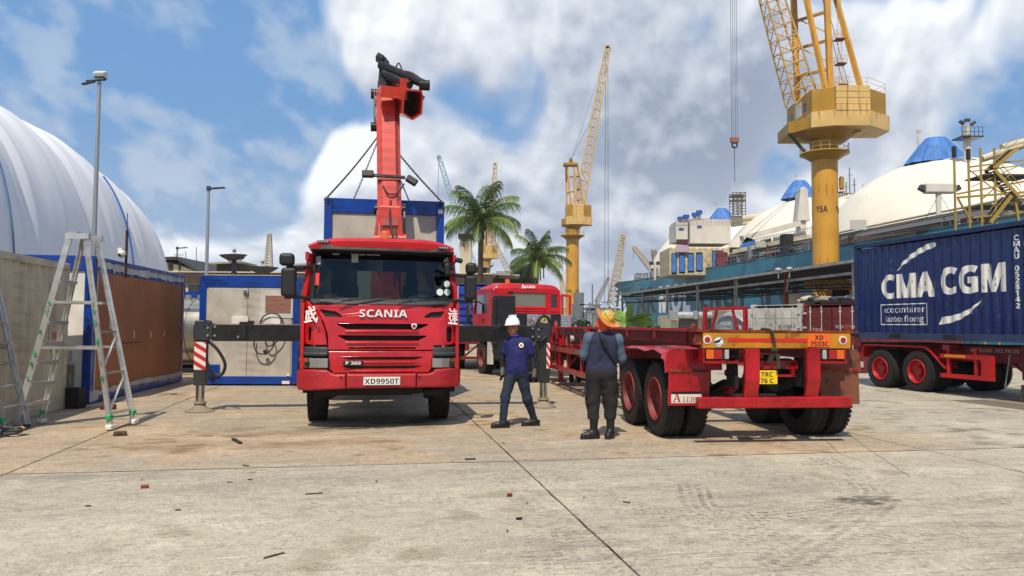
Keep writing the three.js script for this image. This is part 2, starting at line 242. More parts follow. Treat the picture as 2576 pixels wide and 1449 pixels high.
    { const [u, w] = toUW(2185, 1258); blot(u, w, .3, .16, '#2f2b26', .35, 40); }
    { const [u, w] = toUW(690, 1085); blot(u, w, 1.1, .5, '#5c4e3c', .14, 60); }
    { const [u, w] = toUW(560, 1120); blot(u, w, 1.2, .5, '#5c4e3c', .12, 60); }
    { const [u, w] = toUW(860, 1110); blot(u, w, .9, .3, '#5c4e3c', .12, 50); }
    { const [u, w] = toUW(905, 1075); blot(u, w, .55, .16, '#1d1408', .5, 70); }
    { const [u, w] = toUW(1010, 1064); blot(u, w, .5, .1, '#1d1408', .5, 40); }
    { const [u, w] = toUW(420, 1222); blot(u, w, .1, .05, '#8a7a5c', .5, 20); }
    { const [u, w] = toUW(60, 1205); blot(u, w, .7, .3, '#77736a', .25, 60); }
    { const [u, w] = toUW(2020, 1188); blot(u, w, .16, .05, '#8d7657', .4, 20); }
    for (let i = 0; i < 70; i++) { const [u, w] = toUW(1000 + r() * 380, 1195 + r() * 190); for (let k = 0; k < 9; k++) line([[u + k * .025, w], [u + k * .025 + .01, w + .3 + r() * .3]], .006, '#6f6a5e', .1); }
    for (let i = 0; i < 5; i++) { const [u, w] = toUW(1285 + i * 22, 1100 + i * 4); line([[u, w], [u + .14, w - .03]], .03, '#e6dfcf', .5); }
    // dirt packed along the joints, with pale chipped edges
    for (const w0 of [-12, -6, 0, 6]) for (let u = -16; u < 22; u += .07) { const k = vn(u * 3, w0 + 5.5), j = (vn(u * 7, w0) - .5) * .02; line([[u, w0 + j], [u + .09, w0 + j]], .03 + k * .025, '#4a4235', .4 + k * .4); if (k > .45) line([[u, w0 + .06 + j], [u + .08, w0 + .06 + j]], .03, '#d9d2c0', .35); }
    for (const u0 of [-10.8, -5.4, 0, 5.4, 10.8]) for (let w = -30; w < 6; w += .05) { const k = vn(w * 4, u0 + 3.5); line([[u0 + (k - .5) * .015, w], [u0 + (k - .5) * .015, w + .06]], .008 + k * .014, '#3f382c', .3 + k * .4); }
    // hairline cracks
    for (const q of [P([2050, 1090], [2080, 1110], [2110, 1140], [2180, 1165]), P([2130, 1085], [2170, 1120], [2230, 1160], [2290, 1200])]) line(q, .018, '#4a4034', .55);
  }
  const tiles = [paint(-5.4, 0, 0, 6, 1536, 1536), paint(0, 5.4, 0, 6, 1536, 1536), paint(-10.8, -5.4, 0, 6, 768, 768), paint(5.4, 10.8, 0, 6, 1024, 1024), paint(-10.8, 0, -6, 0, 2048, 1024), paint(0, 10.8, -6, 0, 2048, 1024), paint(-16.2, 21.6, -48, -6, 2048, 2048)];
  const far = tiles[6];
  for (let i = -3; i < 6; i++) for (let j = -8; j < 2; j++) {
    if (j > 0 && (i < -2 || i > 2)) continue;
    const u0 = i * 5.4, w0 = (j - 1) * 6, r = rng(i * 31 + j * 17 + 400), e = .009;
    const pts = []; const N = 26;
    const jit = () => (r() - .5) * .006 - (r() < .06 ? r() * .02 : 0);
    for (let k = 0; k < N; k++) pts.push([u0 + e + k / N * (5.4 - 2 * e), -(w0 + e - jit())]);
    for (let k = 0; k < N; k++) pts.push([u0 + 5.4 - e + jit(), -(w0 + e + k / N * (6 - 2 * e))]);
    for (let k = 0; k < N; k++) pts.push([u0 + 5.4 - e - k / N * (5.4 - 2 * e), -(w0 + 6 - e + jit())]);
    for (let k = 0; k < N; k++) pts.push([u0 + e - jit(), -(w0 + 6 - e - k / N * (6 - 2 * e))]);
    const q = g().ext(pts.reverse(), .06, 0, -.06, 0, -Math.PI / 2, 0, 0, 0); q.keepUV = true;
    const t = tiles.find((t) => u0 >= t.u0 - .01 && u0 + 5.4 <= t.u1 + .01 && w0 >= t.w0 - .01 && w0 + 6 <= t.w1 + .01) ?? far;
    const geo = q.geo(), p = geo.attributes.position, uv = geo.attributes.uv;
    for (let k = 0; k < p.count; k++) uv.setXY(k, (p.getX(k) - t.u0) / (t.u1 - t.u0), (p.getZ(k) - t.w0) / (t.w1 - t.w0));
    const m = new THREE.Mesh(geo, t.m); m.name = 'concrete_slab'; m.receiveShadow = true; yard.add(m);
  }
}
// ---------- red loader-crane truck ----------
const TRUCK = thing('crane_truck', 'red flatbed truck with folding loader crane and outriggers, facing us', 'truck', [-1.97, 0, -11.6], 10.3 * D2R);
const tess = new TessellateModifier(.16, 5);
const zx = (a) => (a - 707.6) * .002142, zy = (b) => 3.082 - .002142 * b;   // measured front elevation -> metres
const F = (...l) => l.map(([a, b]) => [zx(a), zy(b)]);
function zf(y) { return y < 1.05 ? 0 : y < 1.86 ? -(y - 1.05) * .09 : -.073 - (y - 1.86) * .3; }
function bend(q, amt = 1) { // lay a flat piece onto the bowed, raked cab front
  for (let i = 0; i < q.l.length; i++) { const o = tess.modify(q.l[i]); const p = o.attributes.position; for (let k = 0; k < p.count; k++) { const x = p.getX(k), y = p.getY(k); p.setZ(k, p.getZ(k) + zf(y) - amt * (.075 * x * x + 1.3 * Math.max(0, Math.abs(x) - .86) ** 2)); } o.computeVertexNormals(); q.l[i] = o; }
  return q;
}
const rrect = (x0, y0, x1, y1, r) => { const s = new THREE.Shape(); s.moveTo(x0 + r, y0); s.lineTo(x1 - r, y0); s.quadraticCurveTo(x1, y0, x1, y0 + r); s.lineTo(x1, y1 - r); s.quadraticCurveTo(x1, y1, x1 - r, y1); s.lineTo(x0 + r, y1); s.quadraticCurveTo(x0, y1, x0, y1 - r); s.lineTo(x0, y0 + r); s.quadraticCurveTo(x0, y0, x0 + r, y0); return s; };
function printPlane(w, h, W, H, draw, alpha = false, o = {}) { const t = canvasTex(W, H, draw); const m = new THREE.MeshStandardMaterial({ map: t, roughness: .5, transparent: alpha, alphaTest: alpha ? .4 : 0, ...o }); const p = new THREE.Mesh(new THREE.PlaneGeometry(w, h), m); p.receiveShadow = true; return p; }
function textPlane(parent, name, str, w, h, col, bg, o = {}) { const W = Math.min(1024, Math.round(Math.max(64, 256 * w / h))), H = Math.round(W * h / w); const p = printPlane(w, h, W, H, (x) => { if (bg) { x.fillStyle = bg; x.fillRect(0, 0, W, H); } x.fillStyle = col; x.textAlign = 'center'; x.textBaseline = 'middle'; const lines = str.split('\n'); lines.forEach((l, i) => { const lh = H / lines.length; x.font = 'bold ' + Math.round(lh * (o.size ?? .92)) + 'px ' + (o.font ?? 'sans-serif'); x.save(); x.translate(W / 2, lh * (i + .54)); const mw = x.measureText(l).width; const s = Math.min((o.sx ?? 1), W * .97 / mw); x.scale(s, 1); x.fillText(l, 0, 0); x.restore(); }); }, !bg); p.name = name; parent.add(p); return p; }
{
  const c = TRUCK;
  // front panel with the upper and middle grille openings
  const grille = [F([395, 692], [1045, 692], [1040, 712], [968, 742], [468, 742], [400, 712]), F([402, 774], [1035, 774], [1030, 792], [968, 822], [470, 822], [408, 792]), F([478, 857], [960, 857], [958, 880], [482, 880])];
  const upper = bend(g().ext(F([228, 566], [1196, 566], [1180, 596], [1120, 690], [1090, 800], [1086, 884], [344, 884], [338, 780], [308, 690], [250, 594]), .07, 0, 0, -.07, 0, 0, 0, .012, [...grille, F([268, 592], [392, 606], [428, 630], [445, 656], [318, 656]), F([1000, 656], [1018, 630], [1056, 607], [1186, 598], [1134, 656])]));
  upper.mesh('front_panel', M.red, c);
  const lowGr = [F([420, 924], [1012, 924], [1005, 940], [940, 957], [490, 957], [425, 940]), F([430, 987], [1002, 987], [995, 1002], [930, 1019], [500, 1019], [436, 1002])];
  bend(g().ext(F([346, 890], [1084, 890], [1078, 940], [1066, 1010], [1048, 1042], [380, 1046], [362, 1012], [350, 940]), .08, 0, 0, -.075, 0, 0, 0, .014, lowGr)).mesh('lower_grille', M.red, c);
  // sloping red ledges of the grille
  for (const [x0, x1, y0] of [[462, 975, 744], [466, 972, 824], [488, 945, 959], [496, 935, 1021]]) { const q = g().box(zx(x1) - zx(x0), .018, .045, (zx(x0) + zx(x1)) / 2, zy(y0) - .016, .006, .5, 0, 0); bend(q).mesh('grille_ledge', M.red, c); }
  bend(g().box(1.42, .62, .01, 0, 1.42, -.1)).mesh('grille_mesh', M.mesh, c);
  bend(g().box(1.34, .3, .01, 0, .99, -.09)).mesh('grille_mesh', mat('brown dusty mesh', 0x57452f, { roughness: .7, map: T.wear }), c);
  for (const f of [F([262, 586], [450, 586], [450, 660], [310, 660]), F([995, 660], [995, 586], [1192, 592], [1138, 660])]) bend(g().ext(f, .01, 0, 0, -.05)).mesh('air_inlet', M.blackPl, c);
  // corner deflectors
  for (const s of [-1, 1]) {
    const pt = F([178, 520], [206, 548], [246, 596], [292, 668], [322, 752], [338, 850], [250, 852], [150, 838], [142, 790], [146, 706], [160, 660], [176, 590]).map(([x, y]) => [s > 0 ? -x : x, y]);
    const q = g().ext(s > 0 ? pt.reverse() : pt, .09, s > 0 ? -.01 : 0, s > 0 ? -.004 : 0, -.07, 0, 0, 0, .018, [F([198, 730], [206, 716], [226, 716], [234, 730], [232, 812], [224, 826], [206, 826], [197, 812]).map(([x, y]) => [s > 0 ? -x : x, y])]);
    const d = bend(q).mesh('corner_deflector', M.red, c);
    bend(g().box(.1, .26, .01, s * 1.055, 1.435, -.06)).mesh('vent', M.blackPl, d);
    for (const yy of [1.37, 1.44, 1.51]) bend(g().box(.09, .007, .03, s * 1.055, yy, -.02)).mesh('vent_fin', M.greyPl, d);
    // lamp cluster
    const hx = s * 1.0;
    bend(g().rbox(.42, .15, .1, s * .985, 1.165, -.03, .03)).mesh('step_panel', M.greyPl, c);
    bend(g().rbox(.4, .05, .12, s * .985, 1.13, -.0, .02)).mesh('step_edge', M.greyPl, c);
    const hl = bend(g().rbox(.44, .18, .12, s * .98, .995, -.045, .02)).mesh('headlight_housing', M.dark, c);
    bend(g().rbox(.29, .155, .05, s * .92, .995, .0, .02)).mesh('headlight', mat('cloudy headlight lens', 0xa3a5a4, { phys: 1, roughness: .22, metalness: .35, clearcoat: 1, map: T.dust }), hl);
    bend(g().rbox(.1, .15, .05, s * 1.125, .995, .0, .015)).mesh('indicator_lamp', mat('faded amber lens', 0x9a4a30, { phys: 1, roughness: .2, clearcoat: 1 }), hl);
    bend(g().box(.05, .05, .05, s * 1.19, 1.04, -.05)).mesh('side_marker', M.amber, hl);
    g().box(.03, .42, .03, s * 1.24, 1.0, -.42).box(.03, .5, 1.1, s * 1.22, 1.02, -1.0).mesh('side_step', M.blackPl, c);
  }
  // bumper in three sections
  const bt = (a, b, t) => [[a, zy(1017)], [b, zy(1017)]];
  const bump = (pts) => bend(g().ext(pts, .2, 0, 0, -.14, 0, 0, 0, .03)).mesh('bumper', mat('sun faded red bumper', 0xb02029, { roughness: .5, map: T.dust }), c);
  bump(F([472, 1046], [958, 1046], [956, 1146], [474, 1150])); bump(F([126, 1040], [150, 1018], [340, 1020], [372, 1042], [400, 1050], [468, 1050], [470, 1152], [230, 1164], [138, 1166], [126, 1130])); bump(F([962, 1048], [1040, 1048], [1070, 1040], [1092, 1018], [1270, 1012], [1286, 1030], [1284, 1122], [1270, 1148], [1170, 1148], [960, 1146]));
  for (const s of [-1, 1]) bend(g().cz(.016, .03, s * .58, .79, .06, 12)).mesh('bumper_bolt', M.dark, c);
  const plate = g().rbox(.545, .125, .014, .02, .733, .078, .006).mesh('number_plate', M.white, c);
  const pl = textPlane(plate, 'plate_lettering', 'XD9950T', .52, .11, '#1a1a1c', '#d9d8d2', { size: 1.0, sx: 1.2 }); pl.position.set(.02, .733, .087);
  g().text('SCANIA', .112, .02, .03, 1.69, -.05, 1.28).mesh('front_lettering', M.silver, c);
  const badge = g().rbox(.295, .07, .02, -.405, 1.0, .03, .01).mesh('model_badge', M.blackPl, c); g().text('P 360', .046, .006, -.405, .977, .038, 1.45).mesh('badge_lettering', M.silver, badge);
  const emb = g().ext((() => { const s = new THREE.Shape(); s.moveTo(-.042, .035); s.quadraticCurveTo(0, .05, .042, .035); s.quadraticCurveTo(.045, -.03, 0, -.045); s.quadraticCurveTo(-.045, -.03, -.042, .035); return s; })(), .02, zx(938), zy(714), -.04, 0, 0, 0, .004).mesh('emblem', M.silver, c);
  g().cz(.026, .006, zx(938), zy(713), -.018, 18).mesh('emblem_disc', M.redLens, emb);
  // hand-painted characters on the deflectors, drawn stroke by stroke
  const strokes = (parent, S, x, y, z, sc, ry) => { const q = g(); for (const [a, b, c2, d, w] of S) { const A = V(a * sc, -b * sc, 0), B = V(c2 * sc, -d * sc, 0), len = A.distanceTo(B); q.rbox(len + w * sc, w * sc, .004, (A.x + B.x) / 2, (A.y + B.y) / 2, 0, .002, 0, 0, Math.atan2(B.y - A.y, B.x - A.x)); } const m = q.mesh('painted_character', M.whiteP, parent); m.position.set(x, y, z); m.rotation.set(-.09, ry, 0); return m; };
  strokes(c, [[3, 0, 4, 2, 1], [6, 0, 7, 1, 1], [1, 3, 7, 2, 1], [1.4, 3, 1, 8, 1], [2.6, 3.4, 3, 7, .8], [1.4, 5, 4, 4.4, .8], [4, 1, 5.5, 6, 1.1], [5.5, 6, 8.5, 10, 1.2], [7.5, 4, 5.5, 7, 1.1], [8.5, 10, 9, 7.6, 1], [1, 7.6, 1.2, 9.6, .7], [2.4, 7.4, 2.6, 9.6, .7], [3.8, 7.2, 4, 9.4, .7], [1, 7.6, 4.4, 7, .7], [.2, 10, 5, 9.3, 1]], -1.13, 1.83, -.105, .0225, -.42);
  strokes(c, [[1.2, 0, 2.2, 1.2, 1.1], [.4, 3, 2.2, 3.2, 1], [2.2, 3.2, 1, 6, 1.1], [1, 6, 2, 8, 1], [.5, 9.6, 6.6, 9.8, 1.2], [2, 8, 3, 9.4, 1], [5, -.3, 5, 3, .9], [3.6, 1.3, 6.4, 1.1, .8], [3, 2.8, 7, 2.6, .8], [4, 3.4, 4.4, 4.4, .8], [6.1, 3.2, 5.7, 4.4, .8], [3.4, 4.7, 6.8, 4.5, .8], [3.6, 6, 6.6, 5.9, .8], [3.2, 7.3, 7, 7.1, .8], [5.1, 4.7, 5.1, 9, .9]], 1.02, 1.82, -.1, .0225, .42);
  // windscreen, frame, visor and roof
  bend(g().ext(F([206, 176], [1216, 176], [1240, 566], [198, 560]), .05, 0, 0, -.07, 0, 0, 0, .008, [F([236, 186], [1198, 194], [1218, 520], [232, 520])])).mesh('windscreen_frame', M.blackPl, c);
  bend(g().ext(F([234, 184], [1200, 192], [1220, 524], [230, 524]), .004, 0, 0, -.045)).mesh('windscreen', M.glass, c);
  bend(g().ext(F([204, 525], [1236, 525], [1200, 564], [230, 560]), .05, 0, 0, -.05, 0, 0, 0, .01)).mesh('cowl', M.greyPl, c);
  bend(g().ext(F([200, 142], [330, 130], [380, 146], [1050, 160], [1120, 140], [1236, 160], [1232, 196], [1190, 186], [260, 176], [206, 184]), .16, 0, 0, .0, 0, 0, 0, .025)).mesh('sun_visor', M.blackPl, c);
  // roof cap and cab shell
  const roofSec = (z, y, w, h) => { const o = []; for (let i = 0; i <= 20; i++) { const t = i / 20 * 2 - 1; o.push(V(t * w, y + h * (1 - Math.pow(Math.abs(t), 5)) , z)); } return o; };
  { const secs = [roofSec(-.26, 2.72, 1.09, .03), roofSec(-.25, 2.76, 1.115, .1), roofSec(-.3, 2.79, 1.12, .12), roofSec(-.48, 2.8, 1.12, .14), roofSec(-1.2, 2.8, 1.13, .15), roofSec(-1.95, 2.79, 1.12, .13), roofSec(-2.02, 2.5, 1.1, .1)], pos = []; for (let a = 0; a < secs.length - 1; a++) for (let b = 0; b < 20; b++) { const [p, q, r2, s] = [secs[a][b], secs[a][b + 1], secs[a + 1][b], secs[a + 1][b + 1]]; pos.push(...p.toArray(), ...q.toArray(), ...r2.toArray(), ...q.toArray(), ...s.toArray(), ...r2.toArray()); } let ge = new THREE.BufferGeometry(); ge.setAttribute('position', new THREE.BufferAttribute(new Float32Array(pos), 3)); ge.computeVertexNormals(); const q = g().add(ge); q.box(2.2, .1, 1.5, 0, 2.77, -1.2); q.mesh('cab_roof', M.red, c); }
  for (const [a, b] of [[294, 118], [1152, 143]]) { const l = g().rbox(.18, .036, .03, zx(a), zy(b) + .01, -.245, .008).mesh('marker_lamp_bar', M.blackPl, c); for (let k = 0; k < 4; k++) g().cz(.013, .012, zx(a) - .06 + k * .04, zy(b) + .01, -.23, 10).mesh('marker_lamp', M.clear, l); }
  for (const s of [-1, 1]) {
    const d = g().box(.05, 1.0, 1.9, s * 1.17, 1.4, -1.12).box(.05, .12, 1.75, s * 1.13, 2.62, -1.15).bar(V(s * 1.15, 1.88, -.3), V(s * 1.09, 2.66, -.42), .07).box(.05, .8, .4, s * 1.14, 2.2, -1.85).mesh('cab_side', M.red, c);
    g().box(.012, .68, 1.2, s * 1.14, 2.24, -1.02).mesh('side_window', M.glassD, d);
    g().rbox(.03, .04, .16, s * 1.205, 1.75, -1.4, .01).mesh('door_handle', M.blackPl, d);
    g().box(.1, .5, 1.0, s * 1.14, .8, -1.1).mesh('wheel_arch', M.dark, c);
  }
  g().box(2.2, .95, .06, 0, 1.4, -2.02).box(.7, .85, .06, -.76, 2.25, -2.02).box(.7, .85, .06, .8, 2.25, -2.02).box(2.2, .2, .06, 0, 2.62, -2.02).mesh('cab_back', M.dark, c);
  g().box(2.25, .06, 1.9, 0, .98, -1.05).mesh('cab_floor', M.dark, c);
  // interior
  g().rbox(2.1, .3, .55, 0, 1.72, -.52, .06).mesh('dashboard', M.greyPl, c);
  for (const x of [-.62, .62]) { const s = g().rbox(.5, .7, .16, x, 1.9, -1.45, .06).rbox(.5, .16, .5, x, 1.5, -1.2, .06).rbox(.28, .2, .1, x, 2.36, -1.47, .04).mesh('seat', mat('grey seat cloth', 0x55585e, { roughness: .9 }), c); }
  g().add(new THREE.TorusGeometry(.23, .018, 8, 28), .62, 1.9, -.72, -.9, 0, 0).mesh('steering_wheel', M.blackPl, c);
  // things seen on the glass
  const onGlass = (w, h, a, b, hex, rnd) => { const x = zx(a), y = zy(b); const q = rnd ? g().cz(w, .003, x, y, -.035, 28) : g().box(w, h, .003, x, y, -.035); return bend(q).mesh('windscreen_sticker', mat('sticker ' + hex, hex, { roughness: .6 }), c); };
  onGlass(.085, .13, 252, 242, 0x9fa8a4); onGlass(.085, .19, 247, 380, 0xc8333a); onGlass(.1, .14, 514, 224, 0x9c9c8c);
  for (const x of [378, 508, 565, 622, 672]) onGlass(.1, .04, x, 192, 0xa09f8c);
  for (const [x, y] of [[1184, 402], [1128, 464], [1184, 462]]) onGlass(.054, 0, x, y, 0xc4d0cc, true);
  const paper = (w, d, a, b, hex, ry) => { const m = g().rbox(w, .008, d, zx(a), 1.895, -.42, .003, .35, ry, 0).mesh('dashboard_paper', mat('paper ' + hex, hex, { roughness: .9 }), c); return m; };
  paper(.22, .2, 330, 515, 0xd8dfd8, .1); paper(.16, .2, 422, 508, 0xcfcfc6, -.05);
  { const r = rng(5); const cloth = (a, w, hgt, hex, nm) => { const q = new THREE.IcosahedronGeometry(.5, 4), p = q.attributes.position; for (let k = 0; k < p.count; k++) { const x = p.getX(k), y = p.getY(k), z = p.getZ(k), n = .75 + fbm(x * 3 + a, y * 3 + z * 2, 3) * .6; p.setXYZ(k, x * w * n, Math.max(-.2, y) * hgt * n, z * .2 * n); } q.computeVertexNormals(); g().add(q, zx(a), 1.93, -.38).mesh(nm, mat('rag ' + hex, hex, { roughness: .95 }), c); }; cloth(250, .17, .24, 0xb4b19c, 'work_glove'); cloth(320, .15, .2, 0xc8c6b8, 'work_glove'); cloth(1000, .38, .22, 0xb6c4de, 'folded_towel'); }
  bend(g().ext(F([664, 290], [718, 286], [692, 364]), .004, 0, 0, -.2)).mesh('hanging_pennant', mat('pennant yellow', 0xc79a2c, { roughness: .7 }), c);
  // wipers
  for (const [a, b] of [[[405, 552], [800, 500]], [[826, 556], [1196, 514]]]) { const w = g().bar(V(zx(a[0]), zy(a[1]), -.03), V(zx(a[0]) + .2, zy(a[1]) + .06, -.025), .022, .014).bar(V(zx(a[0]) + .06, zy(a[1]) + .028, -.03), V(zx(b[0]), zy(b[1]), -.09), .014, .02).mesh('wiper', M.blackPl, c); }
  // mirrors
  const mirror = (s, a0, a1, b0, b1, c0, c1, d0, d1, deep) => { const mx = (zx(a0) + zx(a1)) / 2, z = -.12; const h = g().rbox(zx(a1) - zx(a0), zy(b0) - zy(b1), .17, mx, (zy(b0) + zy(b1)) / 2, z, .06, 0, 0, 0, 4).mesh('mirror_head', M.blackPl, c); g().rbox(zx(c1) - zx(c0), zy(d0) - zy(d1), .17, (zx(c0) + zx(c1)) / 2, (zy(d0) + zy(d1)) / 2, z, .05, 0, 0, 0, 4).mesh('mirror_head', M.blackPl, c); const e = V(s * 1.07, 0, -.34); g().tube([V(mx, zy(b1) - .01, z), V((mx + e.x) / 2, zy(b1) - .02, -.2), V(e.x, zy(b1) + .01, -.36)], .03, 10, 8).mesh('mirror_arm', M.blackPl, c); g().tube([V(mx + s * .02, zy(d1) - .01, z), V((mx + e.x) / 2, zy(d1) - .0, -.18), V(e.x, zy(d1) - .02, -.3)], .028, 10, 8).mesh('mirror_arm', M.blackPl, c); g().box(zx(c1) - zx(c0) - .03, zy(d0) - zy(d1) - .04, .005, (zx(c0) + zx(c1)) / 2, (zy(d0) + zy(d1)) / 2, z - .088).mesh('mirror_glass', M.chrome, c); };
  mirror(-1, 0, 103, 208, 297, 15, 118, 310, 512); mirror(1, 1308, 1388, 248, 333, 1302, 1388, 342, 522);
  g().rbox(.12, .075, .1, zx(1264), zy(229), -.22, .03, 0, 0, -.3).rod(V(zx(1240), zy(240), -.24), V(1.05, 2.5, -.34), .016).mesh('kerb_mirror', M.blackPl, c);
  g().rbox(.1, .2, .08, 1.0, zy(300), -.1, .04, 0, 0, .1).bar(V(1.0, zy(240), -.12), V(1.1, zy(300), -.25), .04).mesh('front_mirror', M.blackPl, c);
  // chassis, axles, bed, wheels
  for (const s of [-1, 1]) g().box(.09, .28, 9.6, s * .42, .86, -5.6).mesh('chassis_rail', M.dark, c);
  bend(g().ext([[-.7, .5], [.62, .52], [.66, .64], [-.74, .64]], .06, 0, 0, -.2)).mesh('underrun_panel', M.dark, c);
  g().cx(.07, 2.0, 0, .5, -1.35).box(1.2, .14, .14, 0, .5, -1.35).mesh('front_axle', M.dark, c);
  for (const s of [-1, 1]) { wheelParts(c, .5, .31, s * .99, -1.35, M.dark, s); for (const z of [-7.4, -8.75]) wheelParts(c, .5, .28, s * 1.06, z, M.dark, s, true); g().box(.32, .1, .2, s * .82, .53, -.25).box(.34, .12, .1, s * 1.0, .58, -.5).mesh('mud_guard_bracket', M.dark, c); g().box(.4, .06, 1.2, s * 1.0, 1.06, -1.35).mesh('mud_guard', M.dark, c); }
  for (const z of [-7.4, -8.75]) g().cx(.09, 1.9, 0, .5, z).mesh('rear_axle', M.dark, c);
  g().box(2.45, .12, 6.6, 0, 1.32, -7.15).box(2.2, .22, 6.4, 0, 1.15, -7.15).mesh('load_bed', M.redDark, c);
  g().rbox(.5, .5, 1.1, -.9, .8, -4.9, .08).mesh('fuel_tank', M.alu, c);
  g().rbox(1.1, .5, 1.6, 0, .68, -1.7, .05).mesh('engine_sump', M.dark, c); for (const s of [-1, 1]) g().box(.42, .5, .02, s * 1.0, .52, -2.05).mesh('mud_flap', M.blackPl, c); g().box(1.6, .45, .5, 0, .75, -3.4).mesh('gearbox', M.dark, c);
  // outriggers
  const oz = -2.84;
  g().rbox(2.3, .36, .5, 0, 1.42, oz, .03).box(.9, .9, .7, 0, 1.25, oz - .1).mesh('crane_base', M.blackSt, c);
  for (const s of [-1, 1]) {
    const bm = g().rbox(1.9, .31, .24, s * 2.0, 1.415, oz + .02, .015).mesh('outrigger_beam', M.blackSt, c);
    g().rbox(1.1, .25, .2, s * 2.72, 1.43, oz + .02, .012).mesh('extension_beam', M.blackSt, bm);
    g().box(.12, .3, .3, s * 2.42, 1.46, oz + .03).box(.08, .14, .28, s * 2.3, 1.56, oz + .03).mesh('beam_collar', M.blackSt, bm);
    for (const [a, b] of [[2.9, 1.52], [2.9, 1.36], [2.5, 1.34], [3.02, 1.5], [3.02, 1.36]]) g().cz(.02, .02, s * a, b, oz + .15, 8).mesh('bolt', M.steel, bm);
    const leg = g().rbox(.21, 1.16, .21, s * 3.15, 1.05, oz, .02).box(.3, .3, .26, s * 3.1, 1.43, oz).cz(.06, .3, s * 3.06, 1.58, oz, 14).mesh('outrigger_leg', mat('dark grey leg paint', 0x33373c, { roughness: .45, map: T.wear }), c);
    const st = printPlane(.2, .5, 64, 160, (x) => { x.fillStyle = '#d9d4cd'; x.fillRect(0, 0, 64, 160); x.fillStyle = '#b8202a'; for (let k = -1; k < 4; k++) { x.beginPath(); x.moveTo(0, k * 52); x.lineTo(64, k * 52 + 40); x.lineTo(64, k * 52 + 66); x.lineTo(0, k * 52 + 26); x.fill(); } }); st.name = 'warning_stripes'; st.position.set(s * 3.15, 1.0, oz + .107); leg.add(st); if (s > 0) { st.scale.x = .35; st.position.x += .07; }
    g().cyl(.075, .075, .6, s * 3.15, .33, oz).mesh('hydraulic_rod', M.chrome, leg);
    g().cyl(.11, .11, .035, s * 3.15, .16, oz).lathe([[.0, .14], [.09, .14], [.1, .1], [.2, .03], [.25, .02], [.25, 0], [0, 0]], 24, s * 3.15, 0, oz).mesh('foot_pad', mat('dusty steel pad', 0x9a9081, { roughness: .8, map: T.wear }), leg);
    g().tube([[s * 3.02, 1.26, oz + .08], [s * 2.85, 1.1, oz + .1], [s * 2.72, .85, oz + .1], [s * 2.78, .66, oz + .08], [s * 2.92, .68, oz + .08], [s * 3.02, .85, oz + .08], [s * 3.05, 1.0, oz + .06]], .028, 36, 8).mesh('hydraulic_hose', M.blackPl, leg);
    if (s > 0) g().tube([[3.05, 1.35, oz + .1], [3.0, 1.6, oz + .1], [3.1, 1.75, oz + .08], [3.24, 1.7, oz + .06], [3.27, 1.4, oz + .05]], .032, 24, 8).tube([[3.05, 1.2, oz + .12], [3.12, 1.32, oz + .14], [3.22, 1.38, oz + .1]], .028).mesh('hydraulic_hose', M.blackPl, leg);
  }
  // loader crane
  const K = c, kz = -2.9;
  g().box(.56, .5, .56, .1, 1.75, kz).ext([[-.28, 0], [.3, 0], [.34, .9], [.24, 1.9], [-.18, 1.9], [-.3, .9]], .46, .12, 1.9, kz - .23, 0, 0, 0, .03).mesh('crane_column', M.redBoom, K);
  const b0 = V(.16, 3.55, kz - .02), b1 = V(.1, 6.2, kz - .75);
  const bd = b1.clone().sub(b0), blen = bd.length(), ba = Math.atan2(-bd.z, bd.y), bl = -Math.atan2(bd.x, bd.y);
  const boom = new THREE.Group(); boom.position.copy(b0); boom.rotation.set(-ba, 0, bl, 'ZXY'); boom.name = 'main_boom'; K.add(boom);
  const bs = (w, d) => [[-w, -d * .6], [-w * .55, -d], [w * .55, -d], [w, -d * .6], [w, d * .7], [w * .7, d], [-w * .7, d], [-w, d * .7]];
  g().ext(bs(.225, .25), blen, 0, 0, 0, -Math.PI / 2, 0, 0, .01).mesh('boom_tube', M.redBoom, boom);
  g().box(.3, .9, .02, -.0, .25, .235).box(.42, .05, .1, 0, .75, .22).mesh('boom_cover', mat('darker crane red', 0x9c2018, { roughness: .45, map: T.dust }), boom);
  for (const x of [.05, .1, .15]) g().rod(V(x, .3, .24), V(x + .01, 2.5, .235), .012).mesh('hydraulic_pipe', mat('dark pipe', 0x5a1c18, { roughness: .5 }), boom);
  for (let k = 0; k < 3; k++) g().cz(.014, .01, -.09 + k * .06, blen - .2, .223, 8).mesh('bolt', M.dark, boom);
  for (const [s, y0] of [[-1, -.15], [1, -.2]]) { g().ext([[-.06, -.42], [.06, -.42], [.09, 0], [.05, .3], [-.05, .3], [-.1, 0]], .05, s * .25, 0, .05, 0, Math.PI / 2, 0, .01).cx(.1, .07, s * .26, .2, .05).cx(.1, .07, s * .26, -.42, .05).mesh('knuckle_link', M.blackSt, boom); }
  g().cx(.12, .6, 0, -.42, .05, 18).mesh('knuckle_pin', M.redBoom, boom);
  g().tube([[.1, -.3, .28], [.12, -.6, .32], [.08, -.9, .3], [.14, -1.3, .28]], .02).tube([[.02, .3, .26], [.0, -.1, .3], [.05, -.5, .34], [-.02, -.9, .3]], .02).tube([[-.12, .6, .25], [-.02, .42, .3], [.15, .45, .28], [.28, .66, .24]], .015).mesh('hydraulic_hose', M.blackPl, boom);
  g().rod(V(-.2, -.45, .3), V(.24, -.47, .3), .01).rod(V(-.2, -.45, .3), V(-.2, -.2, .3), .01).mesh('guard_rail', M.steel, boom);
  const wl = g().bar(V(-.38, .82, .26), V(.3, .78, .26), .05, .05).mesh('work_light_bar', M.blackSt, boom);
